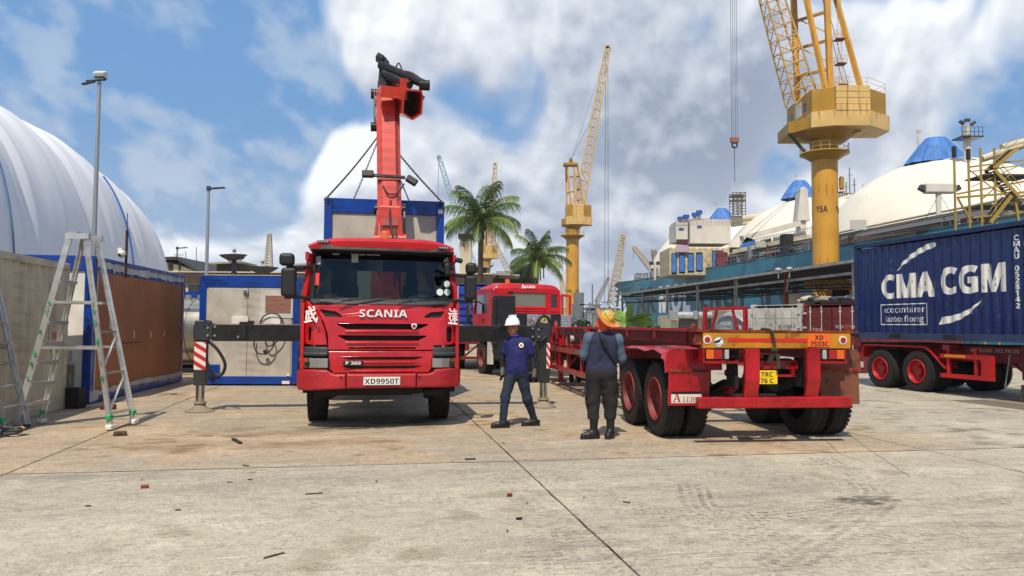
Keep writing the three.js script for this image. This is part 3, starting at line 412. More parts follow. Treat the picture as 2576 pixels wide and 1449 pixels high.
  g().rbox(.22, .13, .1, -.4, .82, .3, .02).mesh('work_light', M.blackPl, wl); g().rbox(.22, .13, .1, .42, .7, .3, .02, 0, 0, -.6).mesh('work_light', M.blackPl, wl);
  g().ext([[-.06, -.8], [.04, -.8], [.1, -.3], [.06, .12], [-.04, .1]], .08, -.28, blen - .05, .04, 0, Math.PI / 2, 0, .01).cx(.1, .12, -.27, blen - .02, .02).cx(.09, .14, -.27, blen - .78, .05).mesh('tip_link', M.blackSt, boom);
  g().ext([[-.2, 0], [.22, 0], [.28, .25], [.1, .34], [-.2, .2]], .4, 0, blen - .02, -.2, 0, 0, 0, .02).mesh('boom_head', M.redBoom, boom);
  // folded outer boom running back over the load, seen from its open end
  const ob = new THREE.Group(); ob.name = 'outer_boom'; ob.position.set(.56, 5.78, kz + .05); ob.rotation.set(.3, .11, 0, 'YXZ'); K.add(ob);
  const hex = [[-.16, .29], [.16, .29], [.2, .18], [.2, -.16], [.02, -.29], [-.19, -.18], [-.19, .16]];
  g().ext(hex, 4.5, 0, 0, -4.5, 0, 0, 0, 0, [hex.map(([a, b]) => [a * .86, b * .88])]).mesh('boom_tube', M.redBoom, ob);
  g().ext(hex.map(([a, b]) => [a * .84, b * .86]), 3.4, 0, 0, -4.6, 0, 0, 0, 0).mesh('extension_tube', M.blackSt, ob);
  g().ext([[0, 0], [.06, .02], [.07, .08], [.02, .09]], .03, .17, .1, -.1, 0, 0, 0, 0).mesh('lug', M.redBoom, ob);
  g().box(.5, .22, .3, -.34, .2, -.35).box(.14, .4, .3, -.16, .28, -.3).mesh('outer_boom_hinge', M.redBoom, ob);
  const cy = g().rod(V(-.05, 6.72, kz - .55), V(.78, 6.18, kz + .1), .085, 14).rod(V(.0, 6.5, kz - .4), V(.52, 6.18, kz), .08, 14).cx(.1, .2, .78, 6.16, kz + .1).mesh('boom_cylinder', M.blackSt, K);
  g().ext([[-.16, 0], [.16, 0], [.06, .52], [-.02, .62], [-.12, .6]], .3, .06, 6.28, kz - .85, 0, 0, 0, .02).rbox(.16, .12, .3, -.06, 6.88, kz - .65, .03, 0, 0, -.5).mesh('cylinder_bracket', mat('grey black bracket', 0x35373a, { roughness: .45, map: T.wear }), K);
  g().tube([[.24, 6.6, kz - .3], [.3, 6.68, kz - .26], [.36, 6.55, kz - .22]], .014).tube([[.36, 6.5, kz - .2], [.55, 6.42, kz - .06], [.74, 6.26, kz + .06]], .03).mesh('hydraulic_hose', M.blackPl, K);
  g().rod(V(-.16, 6.22, kz - .5), V(.3, 6.2, kz - .5), .01).rod(V(.3, 6.2, kz - .5), V(.3, 6.0, kz - .5), .01).rod(V(-.16, 6.22, kz - .5), V(-.16, 6.0, kz - .5), .01).mesh('guard_rail', M.steel, K);
  g().bar(V(.1, 7.05, kz - 4.0), V(.02, 7.1, -7.2), .16).rod(V(.02, 7.1, -7.1), V(.02, 6.45, -7.1), .03).add(new THREE.TorusGeometry(.09, .025, 8, 16), .02, 6.36, -7.1).mesh('crane_hook', M.blackSt, K);
  const bea = g().cyl(.075, .085, .18, .06, 3.1, -1.9).sph(.075, .06, 3.19, -1.9, 1, .5, 1).mesh('beacon_lamp', M.amber, c); g().cyl(.1, .11, .08, .06, 2.98, -1.9).mesh('beacon_base', M.blackPl, bea);
}
// ---------- blue framed office cabin on the truck bed ----------
function cabin(name, label, pos, turn, w, h, d, frameMat, panelMat) {
  const o = thing(name, label, 'container', pos, turn, 'blue framed site cabins'); const f = .16, b = .2, t = .3;
  for (const sx of [-1, 1]) for (const z of [-f / 2, -d + f / 2]) g().rbox(f, h, f, sx * (w / 2 - f / 2), h / 2, z, .012).mesh('corner_post', frameMat, o);
  for (const z of [-f / 2, -d + f / 2]) { g().rbox(w - 2 * f - .004, t, f - .02, 0, h - t / 2, z, .012).mesh('top_rail', frameMat, o); g().rbox(w - 2 * f - .004, b, f - .02, 0, b / 2, z, .012).mesh('bottom_rail', frameMat, o); }
  for (const sx of [-1, 1]) { g().rbox(f - .02, t, d - 2 * f - .004, sx * (w / 2 - f / 2), h - t / 2, -d / 2, .012).mesh('top_rail', frameMat, o); g().rbox(f - .02, b, d - 2 * f - .004, sx * (w / 2 - f / 2), b / 2, -d / 2, .012).mesh('bottom_rail', frameMat, o); g().box(.05, h - t - b, d - 2 * f, sx * (w / 2 - .08), b + (h - t - b) / 2, -d / 2).mesh('side_panel', panelMat, o); }
  for (const z of [-.07, -d + .07]) g().box(w - 2 * f, h - t - b, .05, 0, b + (h - t - b) / 2, z).mesh('end_panel', panelMat, o);
  g().box(w - .1, .03, d - .1, 0, h - .02, -d / 2).mesh('roof', frameMat, o);
  g().box(w - .1, .05, d - .1, 0, .12, -d / 2).mesh('floor', M.dark, o);
  for (const sx of [-1, 1]) g().ext(rrect(-.028, -.055, .028, .055, .026), .012, sx * (w / 2 - .085), h - .075, -.004).mesh('corner_casting_hole_shade', M.dark, o);  // solid dark inset gives each casting hole its shade by colour
  return o;
}
const truckPt = (x, y, z) => TRUCK.localToWorld(V(x, y, z)); TRUCK.updateMatrixWorld(true);
{
  const p = truckPt(.09, 1.39, -4.15);
  const o = cabin('site_cabin', 'blue and pale grey office cabin chained up behind the red crane boom', p.toArray(), 10.3 * D2R, 2.44, 2.76, 6.05, M.blue, M.panel);
  const t = textPlane(o, 'cabin_lettering', 'OFFICE 1', .34, .07, '#0b1c4a'); t.position.set(-.97, 2.58, .002);
  g().box(.1, .09, .006, 1.14, 2.54, .004).mesh('label', M.white, o);
  g().tube([[-1.05, 1.7, -.04], [-.98, 1.82, -.02], [-.85, 1.78, -.02], [-.78, 1.5, -.03]], .007, 20, 6).mesh('cable', M.blackPl, o);
}
// ---------- sling chains ----------
{
  const hook = V(.02, 6.3, -7.1), y = 4.12, ends = [[-1.12, y, -4.25, 'rusty sling chain to the near left corner of the office cabin'], [1.3, y, -4.25, 'rusty sling chain to the near right corner of the office cabin'], [-1.1, y, -10.1, 'rusty sling chain to the far left corner of the office cabin'], [1.28, y, -10.1, 'rusty sling chain to the far right corner of the office cabin']];
  const link = new THREE.TorusGeometry(.027, .009, 5, 10); link.scale(.75, 1.5, 1);
  for (const [x, yy, z, label] of ends) {
    const a = truckPt(x, yy, z), b = truckPt(hook.x, hook.y, hook.z), d = b.clone().sub(a), n = Math.round(d.length() / .066), q = g(), qt = new THREE.Quaternion().setFromUnitVectors(V(0, 1, 0), d.clone().normalize());
    for (let k = 0; k <= n; k++) { const l = link.clone(); if (k % 2) l.rotateY(Math.PI / 2); l.applyQuaternion(qt); const p = a.clone().lerp(b, k / n); p.y -= Math.sin(k / n * Math.PI) * .06; q.add(l, p.x, p.y, p.z); }
    solo(q.mesh('c', mat('rusty chain', 0x4a3226, { roughness: .7, metalness: .3 })), 'sling_chain', label, 'chain', 'four sling chains of the crane');
  }
}
// ---------- corrugated steel and lettering ----------
function corr(len, h, pitch = .278, dep = .036, u0 = 0) { // ribs run up; sheet spans x 0..len, y 0..h, faces +z
  const pos = [], uv = [], n = Math.round(len / pitch), p = len / n; const pr = [];
  for (let k = 0; k < n; k++) { const x = k * p; pr.push([x, 0], [x + p * .26, 0], [x + p * .5, -dep], [x + p * .76, -dep]); } pr.push([len, 0]);
  for (let k = 0; k < pr.length - 1; k++) { const [a, za] = pr[k], [b, zb] = pr[k + 1]; pos.push(a, 0, za, b, 0, zb, b, h, zb, a, 0, za, b, h, zb, a, h, za); uv.push(a / len, 0, b / len, 0, b / len, 1, a / len, 0, b / len, 1, a / len, 1); }
  const q = new THREE.BufferGeometry(); q.setAttribute('position', new THREE.BufferAttribute(new Float32Array(pos), 3)); q.setAttribute('uv', new THREE.BufferAttribute(new Float32Array(uv), 2)); q.computeVertexNormals(); return q;
}
function corrMesh(name, len, h, m, parent, x, y, z, ry, keep, pitch, dep) { const q = g(); q.keepUV = !!keep; q.add(corr(len, h, pitch, dep)); const o = q.mesh(name, m, parent); o.position.set(x, y, z); o.rotation.y = ry; return o; }
// a steel box container: local origin at the middle of its near end (z = 0), length runs to -z
function container(name, label, pos, turn, w, h, d, m, group, sideMat = m, keepSide = false) {
  const o = thing(name, label, 'container', pos, turn, group), f = .14;
  for (const sx of [-1, 1]) { for (const z of [-f / 2, -d + f / 2]) { g().rbox(f, h - .24, f, sx * (w / 2 - f / 2), h / 2, z, .012).mesh('corner_post', m, o); for (const y of [.06, h - .06]) g().rbox(.17, .118, .18, sx * (w / 2 - .082), y, z < -1 ? -d + .085 : -.085, .01).mesh('corner_casting', m, o); }
    g().box(.06, .11, d - .36, sx * (w / 2 - .04), h - .06, -d / 2).mesh('top_rail', m, o); g().box(.06, .16, d - .36, sx * (w / 2 - .04), .09, -d / 2).mesh('bottom_rail', m, o); }
  corrMesh('side_wall', d - .28, h - .28, sideMat, o, w / 2 - .03, .17, -.14, Math.PI / 2, keepSide); corrMesh('side_wall', d - .28, h - .28, keepSide ? sideMat : m, o, -w / 2 + .03, .17, -d + .14, -Math.PI / 2, keepSide);
  corrMesh('end_wall', w - .28, h - .28, m, o, w / 2 - .14, .17, -d + .04, Math.PI);
  g().box(w - .1, .03, d - .1, 0, h - .04, -d / 2).mesh('roof', m, o); g().box(w - .1, .1, d - .1, 0, .12, -d / 2).mesh('floor', M.dark, o);
  return o;
}
// ---------- beige container ----------
{
  const beige = M.beige, th = 10.4 * D2R, o = container('storage_container', 'beige corrugated container cut off by the left edge, behind the ladders', [-8.28 - 1.2, 0, -8.1], th, 2.44, 2.66, 6.06, beige);
  o.position.set(-7.08 - 1.2, 0, -8.2 + .22);
  corrMesh('end_wall', 2.16, 2.38, beige, o, -1.08, .17, -.04, 0);
  const door = g().rbox(.03, 1.95, .95, 1.2, 1.2, -2.9, .01).mesh('side_door', beige, o); for (const y of [.55, 1.2, 1.85]) g().cyl(.022, .022, .14, 1.225, y, -3.39).mesh('hinge', M.steel, door);
  g().rbox(.03, .04, .15, 1.23, 1.15, -2.5, .01).mesh('door_handle', M.steel, door);
  for (const [z, l] of [[-5.2, 1], [-5.42, .55]]) { const p = printPlane(.07, l, 32, 400, (x) => { x.fillStyle = '#1c1b19'; for (let k = 0; k < 22; k++) x.fillRect(6, k * 18, 18, 11); }, true); p.name = 'stencilled_number'; p.rotation.y = Math.PI / 2; p.position.set(1.222, 1.75, z); o.add(p); }
  for (const [y, z, hex] of [[1.35, -5.45, 0xb03a24], [1.08, -5.42, 0xd8d6cf], [.9, -5.42, 0xd8d6cf]]) g().box(.004, .13, .09, 1.222, y, z).mesh('sticker', mat('sticker' + hex, hex), o);
}
// ---------- blue cabin with plywood side ----------
{
  const o = cabin('site_cabin', 'blue framed cabin with brown plywood side and white tape, behind the ladder', [-9.34, .02, -14.72], 7.3 * D2R, 2.44, 2.86, 6.0, M.blue, M.white);
  const ply = mat('stained plywood', 0xb06d3a, { roughness: .6, map: tex(512, 512, (u, v) => { const gr = fbm(u * 40, v * 3, 4, 3), b = fbm(u * 4, v * 4, 4, 4), k = 215 + (gr - .5) * 36 + (b - .5) * 60; return [k, k * .97, k * .92]; }, true, .4) });
  for (let k = 0; k < 2; k++) g().box(.02, 2.34, 2.85, 1.2, 1.39, -1.59 - k * 2.856).mesh('plywood_sheet', ply, o);
  const tape = mat('white tape', 0xc6c8c8, { roughness: .55, map: T.dust });
  const strip = (pts, w, up) => { const r = rng(Math.round(pts[0][1] * 91 + pts[0][0] * 7)), pos = [], q = new THREE.BufferGeometry(); const c = new THREE.CatmullRomCurve3(pts.map(([y, z]) => V(1.226, y, z))), n = 50; let last; for (let k = 0; k <= n; k++) { const p = c.getPoint(k / n), hw = w / 2 * (.75 + r() * .5), j = (r() - .5) * .015, a = up ? V(p.x, p.y + j, p.z - hw) : V(p.x, p.y - hw + j, p.z), b = up ? V(p.x + .004 * r(), p.y + j, p.z + hw) : V(p.x + .006 * r(), p.y + hw + j, p.z); if (last) pos.push(...last[0].toArray(), ...a.toArray(), ...b.toArray(), ...last[0].toArray(), ...b.toArray(), ...last[1].toArray()); last = [a, b]; } q.setAttribute('position', new THREE.BufferAttribute(new Float32Array(pos), 3)); q.computeVertexNormals(); g().add(q).mesh('sealing_tape', tape, o); };
  strip([[2.72, -.15], [2.7, -1.2], [2.68, -2.4], [2.7, -3.6], [2.69, -4.8], [2.72, -5.9]], .13); strip([[.16, -.1], [.2, -1.5], [.22, -3], [.2, -4.4], [.22, -5.9]], .1); strip([[2.6, -.2], [1.5, -.17], [.9, -.19], [.2, -.16]], .06, 1); strip([[2.6, -5.86], [1.4, -5.88], [.3, -5.86]], .07, 1); strip([[.12, .02], [.13, -.4]], .2);
  for (const z of [-1.0, -2.0, -3.0, -4.4]) g().box(.004, .16, .08, 1.226, 2.66, z).mesh('tape_patch', tape, o);
  for (const [y, z, hh, ww] of [[1.55, -.95, .24, .14], [1.3, -2.3, .17, .05], [1.28, -3.4, .16, .05], [1.3, -4.4, .15, .05]]) g().box(.004, hh, ww, 1.216, y, z).mesh('notice', mat('notice paper', 0xcfc7a6, { roughness: .8 }), o);
  g().box(.004, .02, 1.3, 1.216, 1.12, -2.1).mesh('scrape', mat('scrape brown', 0x4d2412, { roughness: .9 }), o);
  const post = textPlane(o, 'stencilled_number', 'S\nB\nI\nU\n \n9\n5\n1\n0\n6\n2\n \n3', .12, 2.0, '#0a1226'); post.position.set(1.14, 1.45, .004);
  g().rbox(.6, 2.2, .03, .3, 1.3, -.03, .01).mesh('end_door', M.white, o); g().rbox(.1, .12, .06, .62, 2.2, .0, .02).mesh('socket_box', M.white, o); g().rbox(.75, .5, .02, .55, .5, -.01, .01).mesh('kick_plate', mat('grey green paint', 0x8b8f78, { roughness: .7, map: T.wear }), o);
  for (const y of [.45, .9]) g().cyl(.02, .02, .22, .86, y, .01).mesh('hinge', M.steel, o);
}
// camera mast on the cabin corner
{ const o = thing('camera_mast', 'thin rusty mast with small white camera beside the ladder top', 'camera', [-7.72, 2.5, -15.3], 0); g().cyl(.025, .025, .95, 0, .45, 0).cyl(.008, .008, .35, 0, 1.1, 0).mesh('mast', mat('rusty mast', 0x5a4a42, { roughness: .8, map: T.rust }), o); const c = g().sph(.08, -.06, .45, .06).rbox(.1, .1, .12, -.1, .52, .03, .03).mesh('camera_dome', M.white, o); g().sph(.045, -.07, .43, .1).mesh('camera_lens', M.glassD, c); }
// ---------- black block, brick piece, scraps ----------
solo(g().rbox(.27, .38, .27, 0, .19, 0, .015).mesh('b', mat('black timber', 0x26231f, { roughness: .9, map: T.wear })), 'timber_block', 'black square block standing between the beige container and plywood cabin', 'block').position.set(-8.05, 0, -14.25);
{ const r = rng(12); const bit = (px, py, w, h, d, ry, hex, name, label, cat) => { const q = new RoundedBoxGeometry(w, h, d, 2, Math.min(h, d) * .3), p = q.attributes.position; for (let k = 0; k < p.count; k++) p.setY(k, p.getY(k) * (.7 + .6 * fbm(p.getX(k) * 20 + px, p.getZ(k) * 20, 2))); q.computeVertexNormals(); const m = g().add(q).mesh('x', mat('debris ' + hex, hex, { roughness: .9, map: T.wear })); const gp = at(px, py, 10), dir = gp.sub(camera.position), t = -1.58 / dir.y; solo(m, name, label, cat); m.position.set(dir.x * t, h * .4, dir.z * t); m.rotation.y = ry; };
  bit(272, 1030, .26, .1, .12, .2, 0x6a3220, 'brick', 'broken red brick behind the ladder foot', 'brick');
  bit(302, 1096, .17, .07, .12, .4, 0x5c4f3a, 'timber_offcut', 'small square brown timber offcut in front of the ladder', 'offcut');
  bit(596, 1112, .42, .03, .05, -1.0, 0x3a2f22, 'broken_stick', 'dark broken stick lying on the concrete left of the truck', 'stick');
  bit(364, 1228, .07, .035, .045, .3, 0xb8643c, 'brick_chip', 'small orange brick chip on the grey concrete, front left', 'rubble');
  bit(690, 1399, .16, .012, .014, .9, 0x5a5446, 'twig', 'thin twig nearest the camera on the grey concrete', 'twig');
  bit(790, 1243, .16, .012, .016, .3, 0x554c3e, 'twig', 'thin twig on the grey concrete in front of the truck', 'twig');
  bit(638, 1189, .28, .012, .03, .05, 0xd8ccae, 'wood_splinter', 'pale wood splinter on the grey concrete near the joint', 'splinter');
  bit(1183, 1156, .13, .015, .04, .1, 0x35302a, 'flattened_bottle', 'dark flattened scrap lying on the cross joint', 'scrap');
  bit(1282, 1249, .05, .03, .03, .1, 0x9a3b22, 'brick_chip', 'tiny red brick chip right of the middle on grey concrete', 'rubble');
  bit(1306, 1307, .05, .02, .03, .5, 0x3a352d, 'pebble', 'dark pebble beside the long joint in front', 'pebble');
  for (let i = 0; i < 12; i++) { const s = .012 + r() * .03; const dir = at(40 + r() * 2400, 1060 + r() * 370, 10).sub(camera.position), t = -1.58 / dir.y; if (!i) globalThis.__litter = g(); globalThis.__litter.box(s * 2.2, .006 + r() * .01, s * (.3 + r() * .4), dir.x * t, .006, dir.z * t, 0, r() * 6, 0); }
  const l = globalThis.__litter.mesh('litter', mat('litter', 0x4f4639, { roughness: .95 })); scene.add(l); l.userData = { kind: 'stuff', label: 'small dark wood chips and grit scattered over the yard', category: 'litter' };
}
// ---------- aluminium step ladders ----------
function ladder(label, pos, turn) {
  const o = thing('step_ladder', label, 'ladder', pos, turn, 'aluminium step ladders'); const H = 2.9, top = .08, A = .72;
  const green = mat('green spray paint', 0x1f9a52, { roughness: .6 });
  const rail = (x0, z0, x1, z1, nm, treads) => { const q = g(), a = V(x0, .06, z0), b = V(x1, H, z1); q.bar(a, b, .03, .085); const s = z0 > 0 ? 1 : -1; q.bar(a.clone().add(V(0, 0, -s * .02)), b.clone().add(V(0, 0, -s * .02)), .07, .012); const m = q.mesh(nm, M.alu, o); return [a, b, m]; };
  const L = [], R = [];
  for (const s of [-1, 1]) { L.push(rail(-A, s * .3, -top, s * .17, 'side_rail')); R.push(rail(A, s * .33, top + .06, s * .15, 'support_leg')); }
  for (const y of [.37, .66, .985, 1.27, 1.586, 1.9, 2.2]) { const t = (y - .06) / (H - .06), a = L[0][0].clone().lerp(L[0][1], t), b = L[1][0].clone().lerp(L[1][1], t); g().box(.1, .03, b.z - a.z, a.x + .02, y, 0).box(.012, .05, b.z - a.z, a.x + .065, y - .01, 0).mesh('step', M.alu, o); }
  const rp = (i, y) => { const t = (y - .06) / (H - .06); return R[i][0].clone().lerp(R[i][1], t); };
  for (const y of [.24, .83, 1.44]) { g().bar(rp(0, y), rp(1, y), .035, .035).mesh('rung', M.alu, o); }
  for (const [a, b] of [[.24, .78], [.88, 1.4]]) g().bar(rp(1, a), rp(0, b), .03, .02).mesh('diagonal_brace', M.alu, o);
  for (const s of [0, 1]) { for (const y of [1.2, 1.88]) { const t = (y - .06) / (H - .06), a = L[s][0].clone().lerp(L[s][1], t), b = rp(s, y); g().bar(a, b, .012, .04).mesh('spreader_bar', M.alu, o); } }
  g().box(.16, .05, .38, -.04, H + .02, 0).box(.36, .09, .03, .04, H - .02, .18).box(.36, .09, .03, .04, H - .02, -.18).mesh('top_cap', M.alu, o);
  const r = rng(pos[0] * 7 + 90);
  for (const leg of [L[1], R[1]]) for (let k = 0; k < 9; k++) { const t = .22 + r() * .42, p = leg[0].clone().lerp(leg[1], t), d = leg[1].clone().sub(leg[0]).normalize(); g().add(new THREE.CylinderGeometry(.012 + r() * .014, .02, .003, 7).scale(1, 1, 1 + r()), p.x, p.y, p.z + .044, Math.PI / 2, 0, r() * 3).mesh('paint_daub', green, leg[2]); }
  for (const l of [L[0], R[0], R[1]]) { const p = l[0].clone().lerp(l[1], .035); g().rbox(.075, .075, .1, p.x, p.y + .03, p.z, .015).mesh('green_tape', green, o); g().rbox(.1, .08, .14, l[0].x, .05, l[0].z, .025).mesh('foot_wrap', M.white, o); }
  g().rbox(.06, .05, .12, L[1][0].x, .04, L[1][0].z, .01).mesh('foot', M.blackPl, o);
  return o;
}
ladder('aluminium step ladder daubed green standing in front of the plywood cabin', [-6.58, 0, -11.68], -2 * D2R);
ladder('second aluminium step ladder cut off by the left edge of the picture', [-7.9, 0, -11.15], 184 * D2R);
{ const o = thing('rope_coil', 'coil of grey rope with yellow webbing at the left ladder foot', 'rope', [-6.92, 0, -10.75], 0); const q = g(); for (let k = 0; k < 5; k++) q.add(new THREE.TorusGeometry(.09 + k * .012, .016, 6, 22), (k % 2) * .02, .05 + k * .014, (k % 3) * .015, Math.PI / 2 + .3 * Math.sin(k), 0, k); q.mesh('coil', mat('grey rope', 0x4b4d4f, { roughness: .9 }), o); g().rbox(.12, .05, .06, .1, .1, .02, .02, .2, .5, 0).mesh('webbing', mat('yellow webbing', 0xd8a51c, { roughness: .8 }), o); }
// ---------- shower cabin ----------
{
  const o = cabin('site_cabin', 'blue framed shower cabin with grey double doors, behind the left outrigger', [-6.69, .04, -19.55], 3 * D2R, 2.5, 2.76, 6.05, M.blue, M.panel), X = (a) => (a - 546.5) * .003385 + .057, Y = (b) => 3.915 - .003385 * b;
  const panel = (a0, a1, b0, b1, z, d, m, nm, par = o, r = .006) => g().rbox(X(a1) - X(a0), Y(b0) - Y(b1), d, (X(a0) + X(a1)) / 2, (Y(b0) + Y(b1)) / 2, z, r).mesh(nm, m, par);
  panel(222, 515, 436, 1098, -.035, .03, M.panel, 'door'); panel(521, 842, 436, 1098, -.035, .03, M.panel, 'door');
  const tape = mats['white tape'], win = panel(612, 858, 460, 660, -.014, .02, tape, 'taped_window'); panel(648, 838, 490, 622, 0, .012, mat('brown plastic film', 0x8a6152, { phys: 1, roughness: .15, clearcoat: 1, bumpMap: tex(256, 256, (u, v) => grey(255 * fbm(u * 6 + 3 * fbm(u * 4, v * 9, 3), v * 14, 4)), false, 1.3), bumpScale: .014 }), 'film', win);
  panel(606, 640, 622, 680, 0, .006, tape, 'tape_patch');
  panel(408, 530, 648, 705, .03, .12, M.white, 'junction_box'); panel(645, 768, 650, 705, .03, .12, M.white, 'junction_box');
  const lk = panel(482, 522, 448, 478, .0, .07, M.steel, 'lock_box'); panel(496, 508, 460, 476, .05, .03, M.blackPl, 'padlock', lk);
  const ub = panel(222, 322, 1010, 1105, -.0, .06, M.blue, 'water_connection_box'); g().cz(.07, .08, X(268), Y(1090), .04, 18).mesh('pipe_end', M.dark, ub);
  const cab = (pts, nm) => g().tube(pts.map(([a, b, z]) => V(X(a), Y(b), z ?? .12)), .017, 60, 8).mesh(nm, M.blackPl, o);
  cab([[615, 740, .1], [640, 660, .14], [700, 625, .15], [760, 640, .13], [795, 710, .1], [780, 800, .12], [730, 850, .14], [690, 870, .14], [660, 830, .12], [640, 760, .1]], 'coiled_cable'); cab([[580, 800, .1], [585, 880, .13], [620, 925, .15], [680, 920, .16], [720, 880, .14], [725, 820, .12], [690, 760, .1]], 'coiled_cable');
  g().rbox(.09, .13, .07, X(668), Y(915), .14, .02, 0, 0, .5).mesh('plug', M.blackPl, o);
  const t = textPlane(o, 'cabin_lettering', 'BERTHING 4\nSHOWER / LATRINE', .68, .16, '#061a52', null, { size: .8 }); t.position.set(-.83, 2.6, .004);
  const v = textPlane(o, 'stencilled_number', 'S\nB\nI\nU\n \n9\n5\n1\n0', .09, 1.3, '#061a52'); v.position.set(1.17, 1.9, .004);
  for (const [a, b, w] of [[812, 1142, .19], [828, 1083, .08]]) g().box(w, .075, .004, X(a), Y(b), .002).mesh('data_plate', M.white, o);
  g().box(2.2, .012, .1, 0, 2.77, -.05).mesh('roof_flashing', M.white, o);
}
// ---------- stainless tank container ----------
{
  const o = thing('tank_container', 'stainless tank container between the plywood cabin and the shower cabin', 'tank', [-11.5, 0, -25], -4 * D2R), R = 1.06;
  g().lathe([[0, -2.9], [.5, -2.86], [.85, -2.72], [R, -2.4], [R, 2.4], [.85, 2.72], [.5, 2.86], [0, 2.9]], 48, 0, 1.32, 0, 0, 0, Math.PI / 2).mesh('tank_shell', M.tank, o);
  for (const x of [-2.2, -1.3, -.4, .5, 1.4, 2.3]) g().add(new THREE.TorusGeometry(R + .004, .014, 6, 48), x, 1.32, 0, 0, Math.PI / 2, 0).mesh('weld_band', mat('band steel', 0x6f6c66, { roughness: .5, metalness: .7 }), o);
  for (const z of [-1.15, 1.15]) { g().box(5.9, .14, .12, 0, .12, z).mesh('frame_rail', M.dark, o); g().box(5.9, .1, .1, 0, 2.5, z).mesh('frame_rail', M.blue, o); }
  for (const x of [-2.9, 2.9]) for (const z of [-1.15, 1.15]) g().box(.12, 2.5, .12, x, 1.3, z).mesh('corner_post', M.blue, o);
  g().cyl(.24, .24, .16, 1.6, 2.42, .1).cyl(.1, .1, .25, 1.1, 2.45, .2).box(.5, .04, .5, .6, 2.46, 0).mesh('hatch', M.steel, o);
  const t = textPlane(o, 'tank_lettering', 'CRONOS', .75, .2, '#3a3a38'); t.position.set(2.15, 1.55, 1.045);
}
// ---------- white sheeting over a vault ----------
{
  const o = thing('sheeted_shelter', 'huge white plastic sheeted vault shelter behind the left containers', 'shelter', [0, 0, 0]);
  const wallAt = (d) => lerp(-14.1, -17.0, (d - 20) / 19);       // x of the near wall foot along the vault
  const ribs = [9, 15, 19.6, 23.8, 28.6, 33.6, 38.2], pos = [], uvs = [], rows = []; const N = 44, SUB = 24;
  const hAt = (d) => 9.9 - sstep(30, 40, d) * 1.1;
  for (let k = 0; k < ribs.length - 1; k++) for (let s = 0; s < SUB; s++) { rows.push([lerp(ribs[k], ribs[k + 1], s / SUB), Math.sin(s / SUB * Math.PI), s / SUB, k]); } rows.push([38.2, 0, 0, 6]); for (const [d, sh] of [[38.8, .965], [39.3, .9], [39.7, .8], [39.95, .65], [40.05, .4], [40.08, .02]]) rows.push([d, 0, 0, 7, sh]);
  const pt = ([d, bul, s, k, sh = 1], j) => { const a = j / N * Math.PI, a0 = 8, cx = wallAt(d) - a0, e = 2 / 3.1, c = Math.cos(a), si = Math.sin(a); const edge = Math.min(s, 1 - s) * 5; const fold = (fbm(d * 4.2 + 3, a * .8, 3) - .5) * .5 * Math.exp(-edge * .9) + (fbm(d * 1.2, a * 1.1, 3) - .5) * .35; const R = 1 + bul * .014 - .006 + fold * .065; return V(cx + Math.sign(c) * Math.pow(Math.abs(c), e) * a0 * R * sh, Math.pow(Math.max(0, si), e) * hAt(d) * R * (sh < 1 ? Math.sqrt(sh) : 1), -d); };
  const grid = rows.map((r2) => Array.from({ length: N + 1 }, (_, j) => pt(r2, j)));
  for (let i = 0; i < grid.length - 1; i++) for (let j = 0; j < N; j++) { const A = grid[i][j], B = grid[i][j + 1], C = grid[i + 1][j], D = grid[i + 1][j + 1]; pos.push(...A, ...C, ...B, ...B, ...C, ...D); }
  let ge = new THREE.BufferGeometry(); ge.setAttribute('position', new THREE.BufferAttribute(new Float32Array(pos), 3)); ge = (await import('three/addons/utils/BufferGeometryUtils.js')).mergeVertices(ge, 1e-4); ge.computeVertexNormals();
  g().add(ge).mesh('sheeting', mat('white plastic sheet', 0xdde0e3, { phys: 1, roughness: .55 }), o);
  for (const [d, hex, j0, j1, r2] of [[22.2, 0x4a6f9c, 1, 19, .025], [32.6, 0x1258b0, 2, 11, .035], [17, 0x5d6d80, 1, 16, .02]]) { const p = []; for (let j = j0; j <= j1; j++) { const q = pt([d, .9, .5, 3], j); p.push(q.multiplyScalar(1).add(V(.05, .02, 0))); } g().tube(p, r2, 40, 6).mesh('tie_rope', mat('rope ' + hex, hex, { roughness: .7 }), o); }
}
// ---------- lamp posts ----------
function lampPost(label, px, py, d, r, twin) { const p = at(px, py, d), o = thing('lamp_post', label, 'lamp post', [p.x, 0, p.z], 0, 'yard lamp posts'), h = p.y; g().cyl(r * .62, r * .8, h * .55, 0, h * .725, 0, 0, 0, 0, 12).cyl(r * .85, r, h * .45, 0, h * .225, 0, 0, 0, 0, 12).mesh('pole', M.steel, o); if (twin) { g().bar(V(-.4, h + .02, 0), V(.2, h + .05, 0), .04).mesh('bracket', M.blackPl, o); g().rbox(.34, .07, .24, -.3, h - .06, .05, .02, .3, 0, .25).mesh('floodlight', M.greyPl, o); const f = g().rbox(.34, .22, .3, .02, h + .2, 0, .05, .4, .2, 0).mesh('floodlight', M.white, o); g().box(.3, .03, .24, .08, h + .09, .06).mesh('lens', M.glassD, f); } else { g().rbox(.9, .09, .24, .5, h + .02, 0, .03, 0, 0, .08).mesh('floodlight', M.greyPl, o); g().cyl(r, r, .25, 0, h, 0).mesh('cap', M.greyPl, o); } return o; }
lampPost('tall steel lamp post with two floodlights rising behind the step ladder', 250, 205, 23, .085, true);
lampPost('grey lamp post with one lamp head rising behind the shower cabin', 525, 474, 45, .13);
lampPost('small distant lamp post in front of the sloping roofed building', 446, 624, 74, .12);
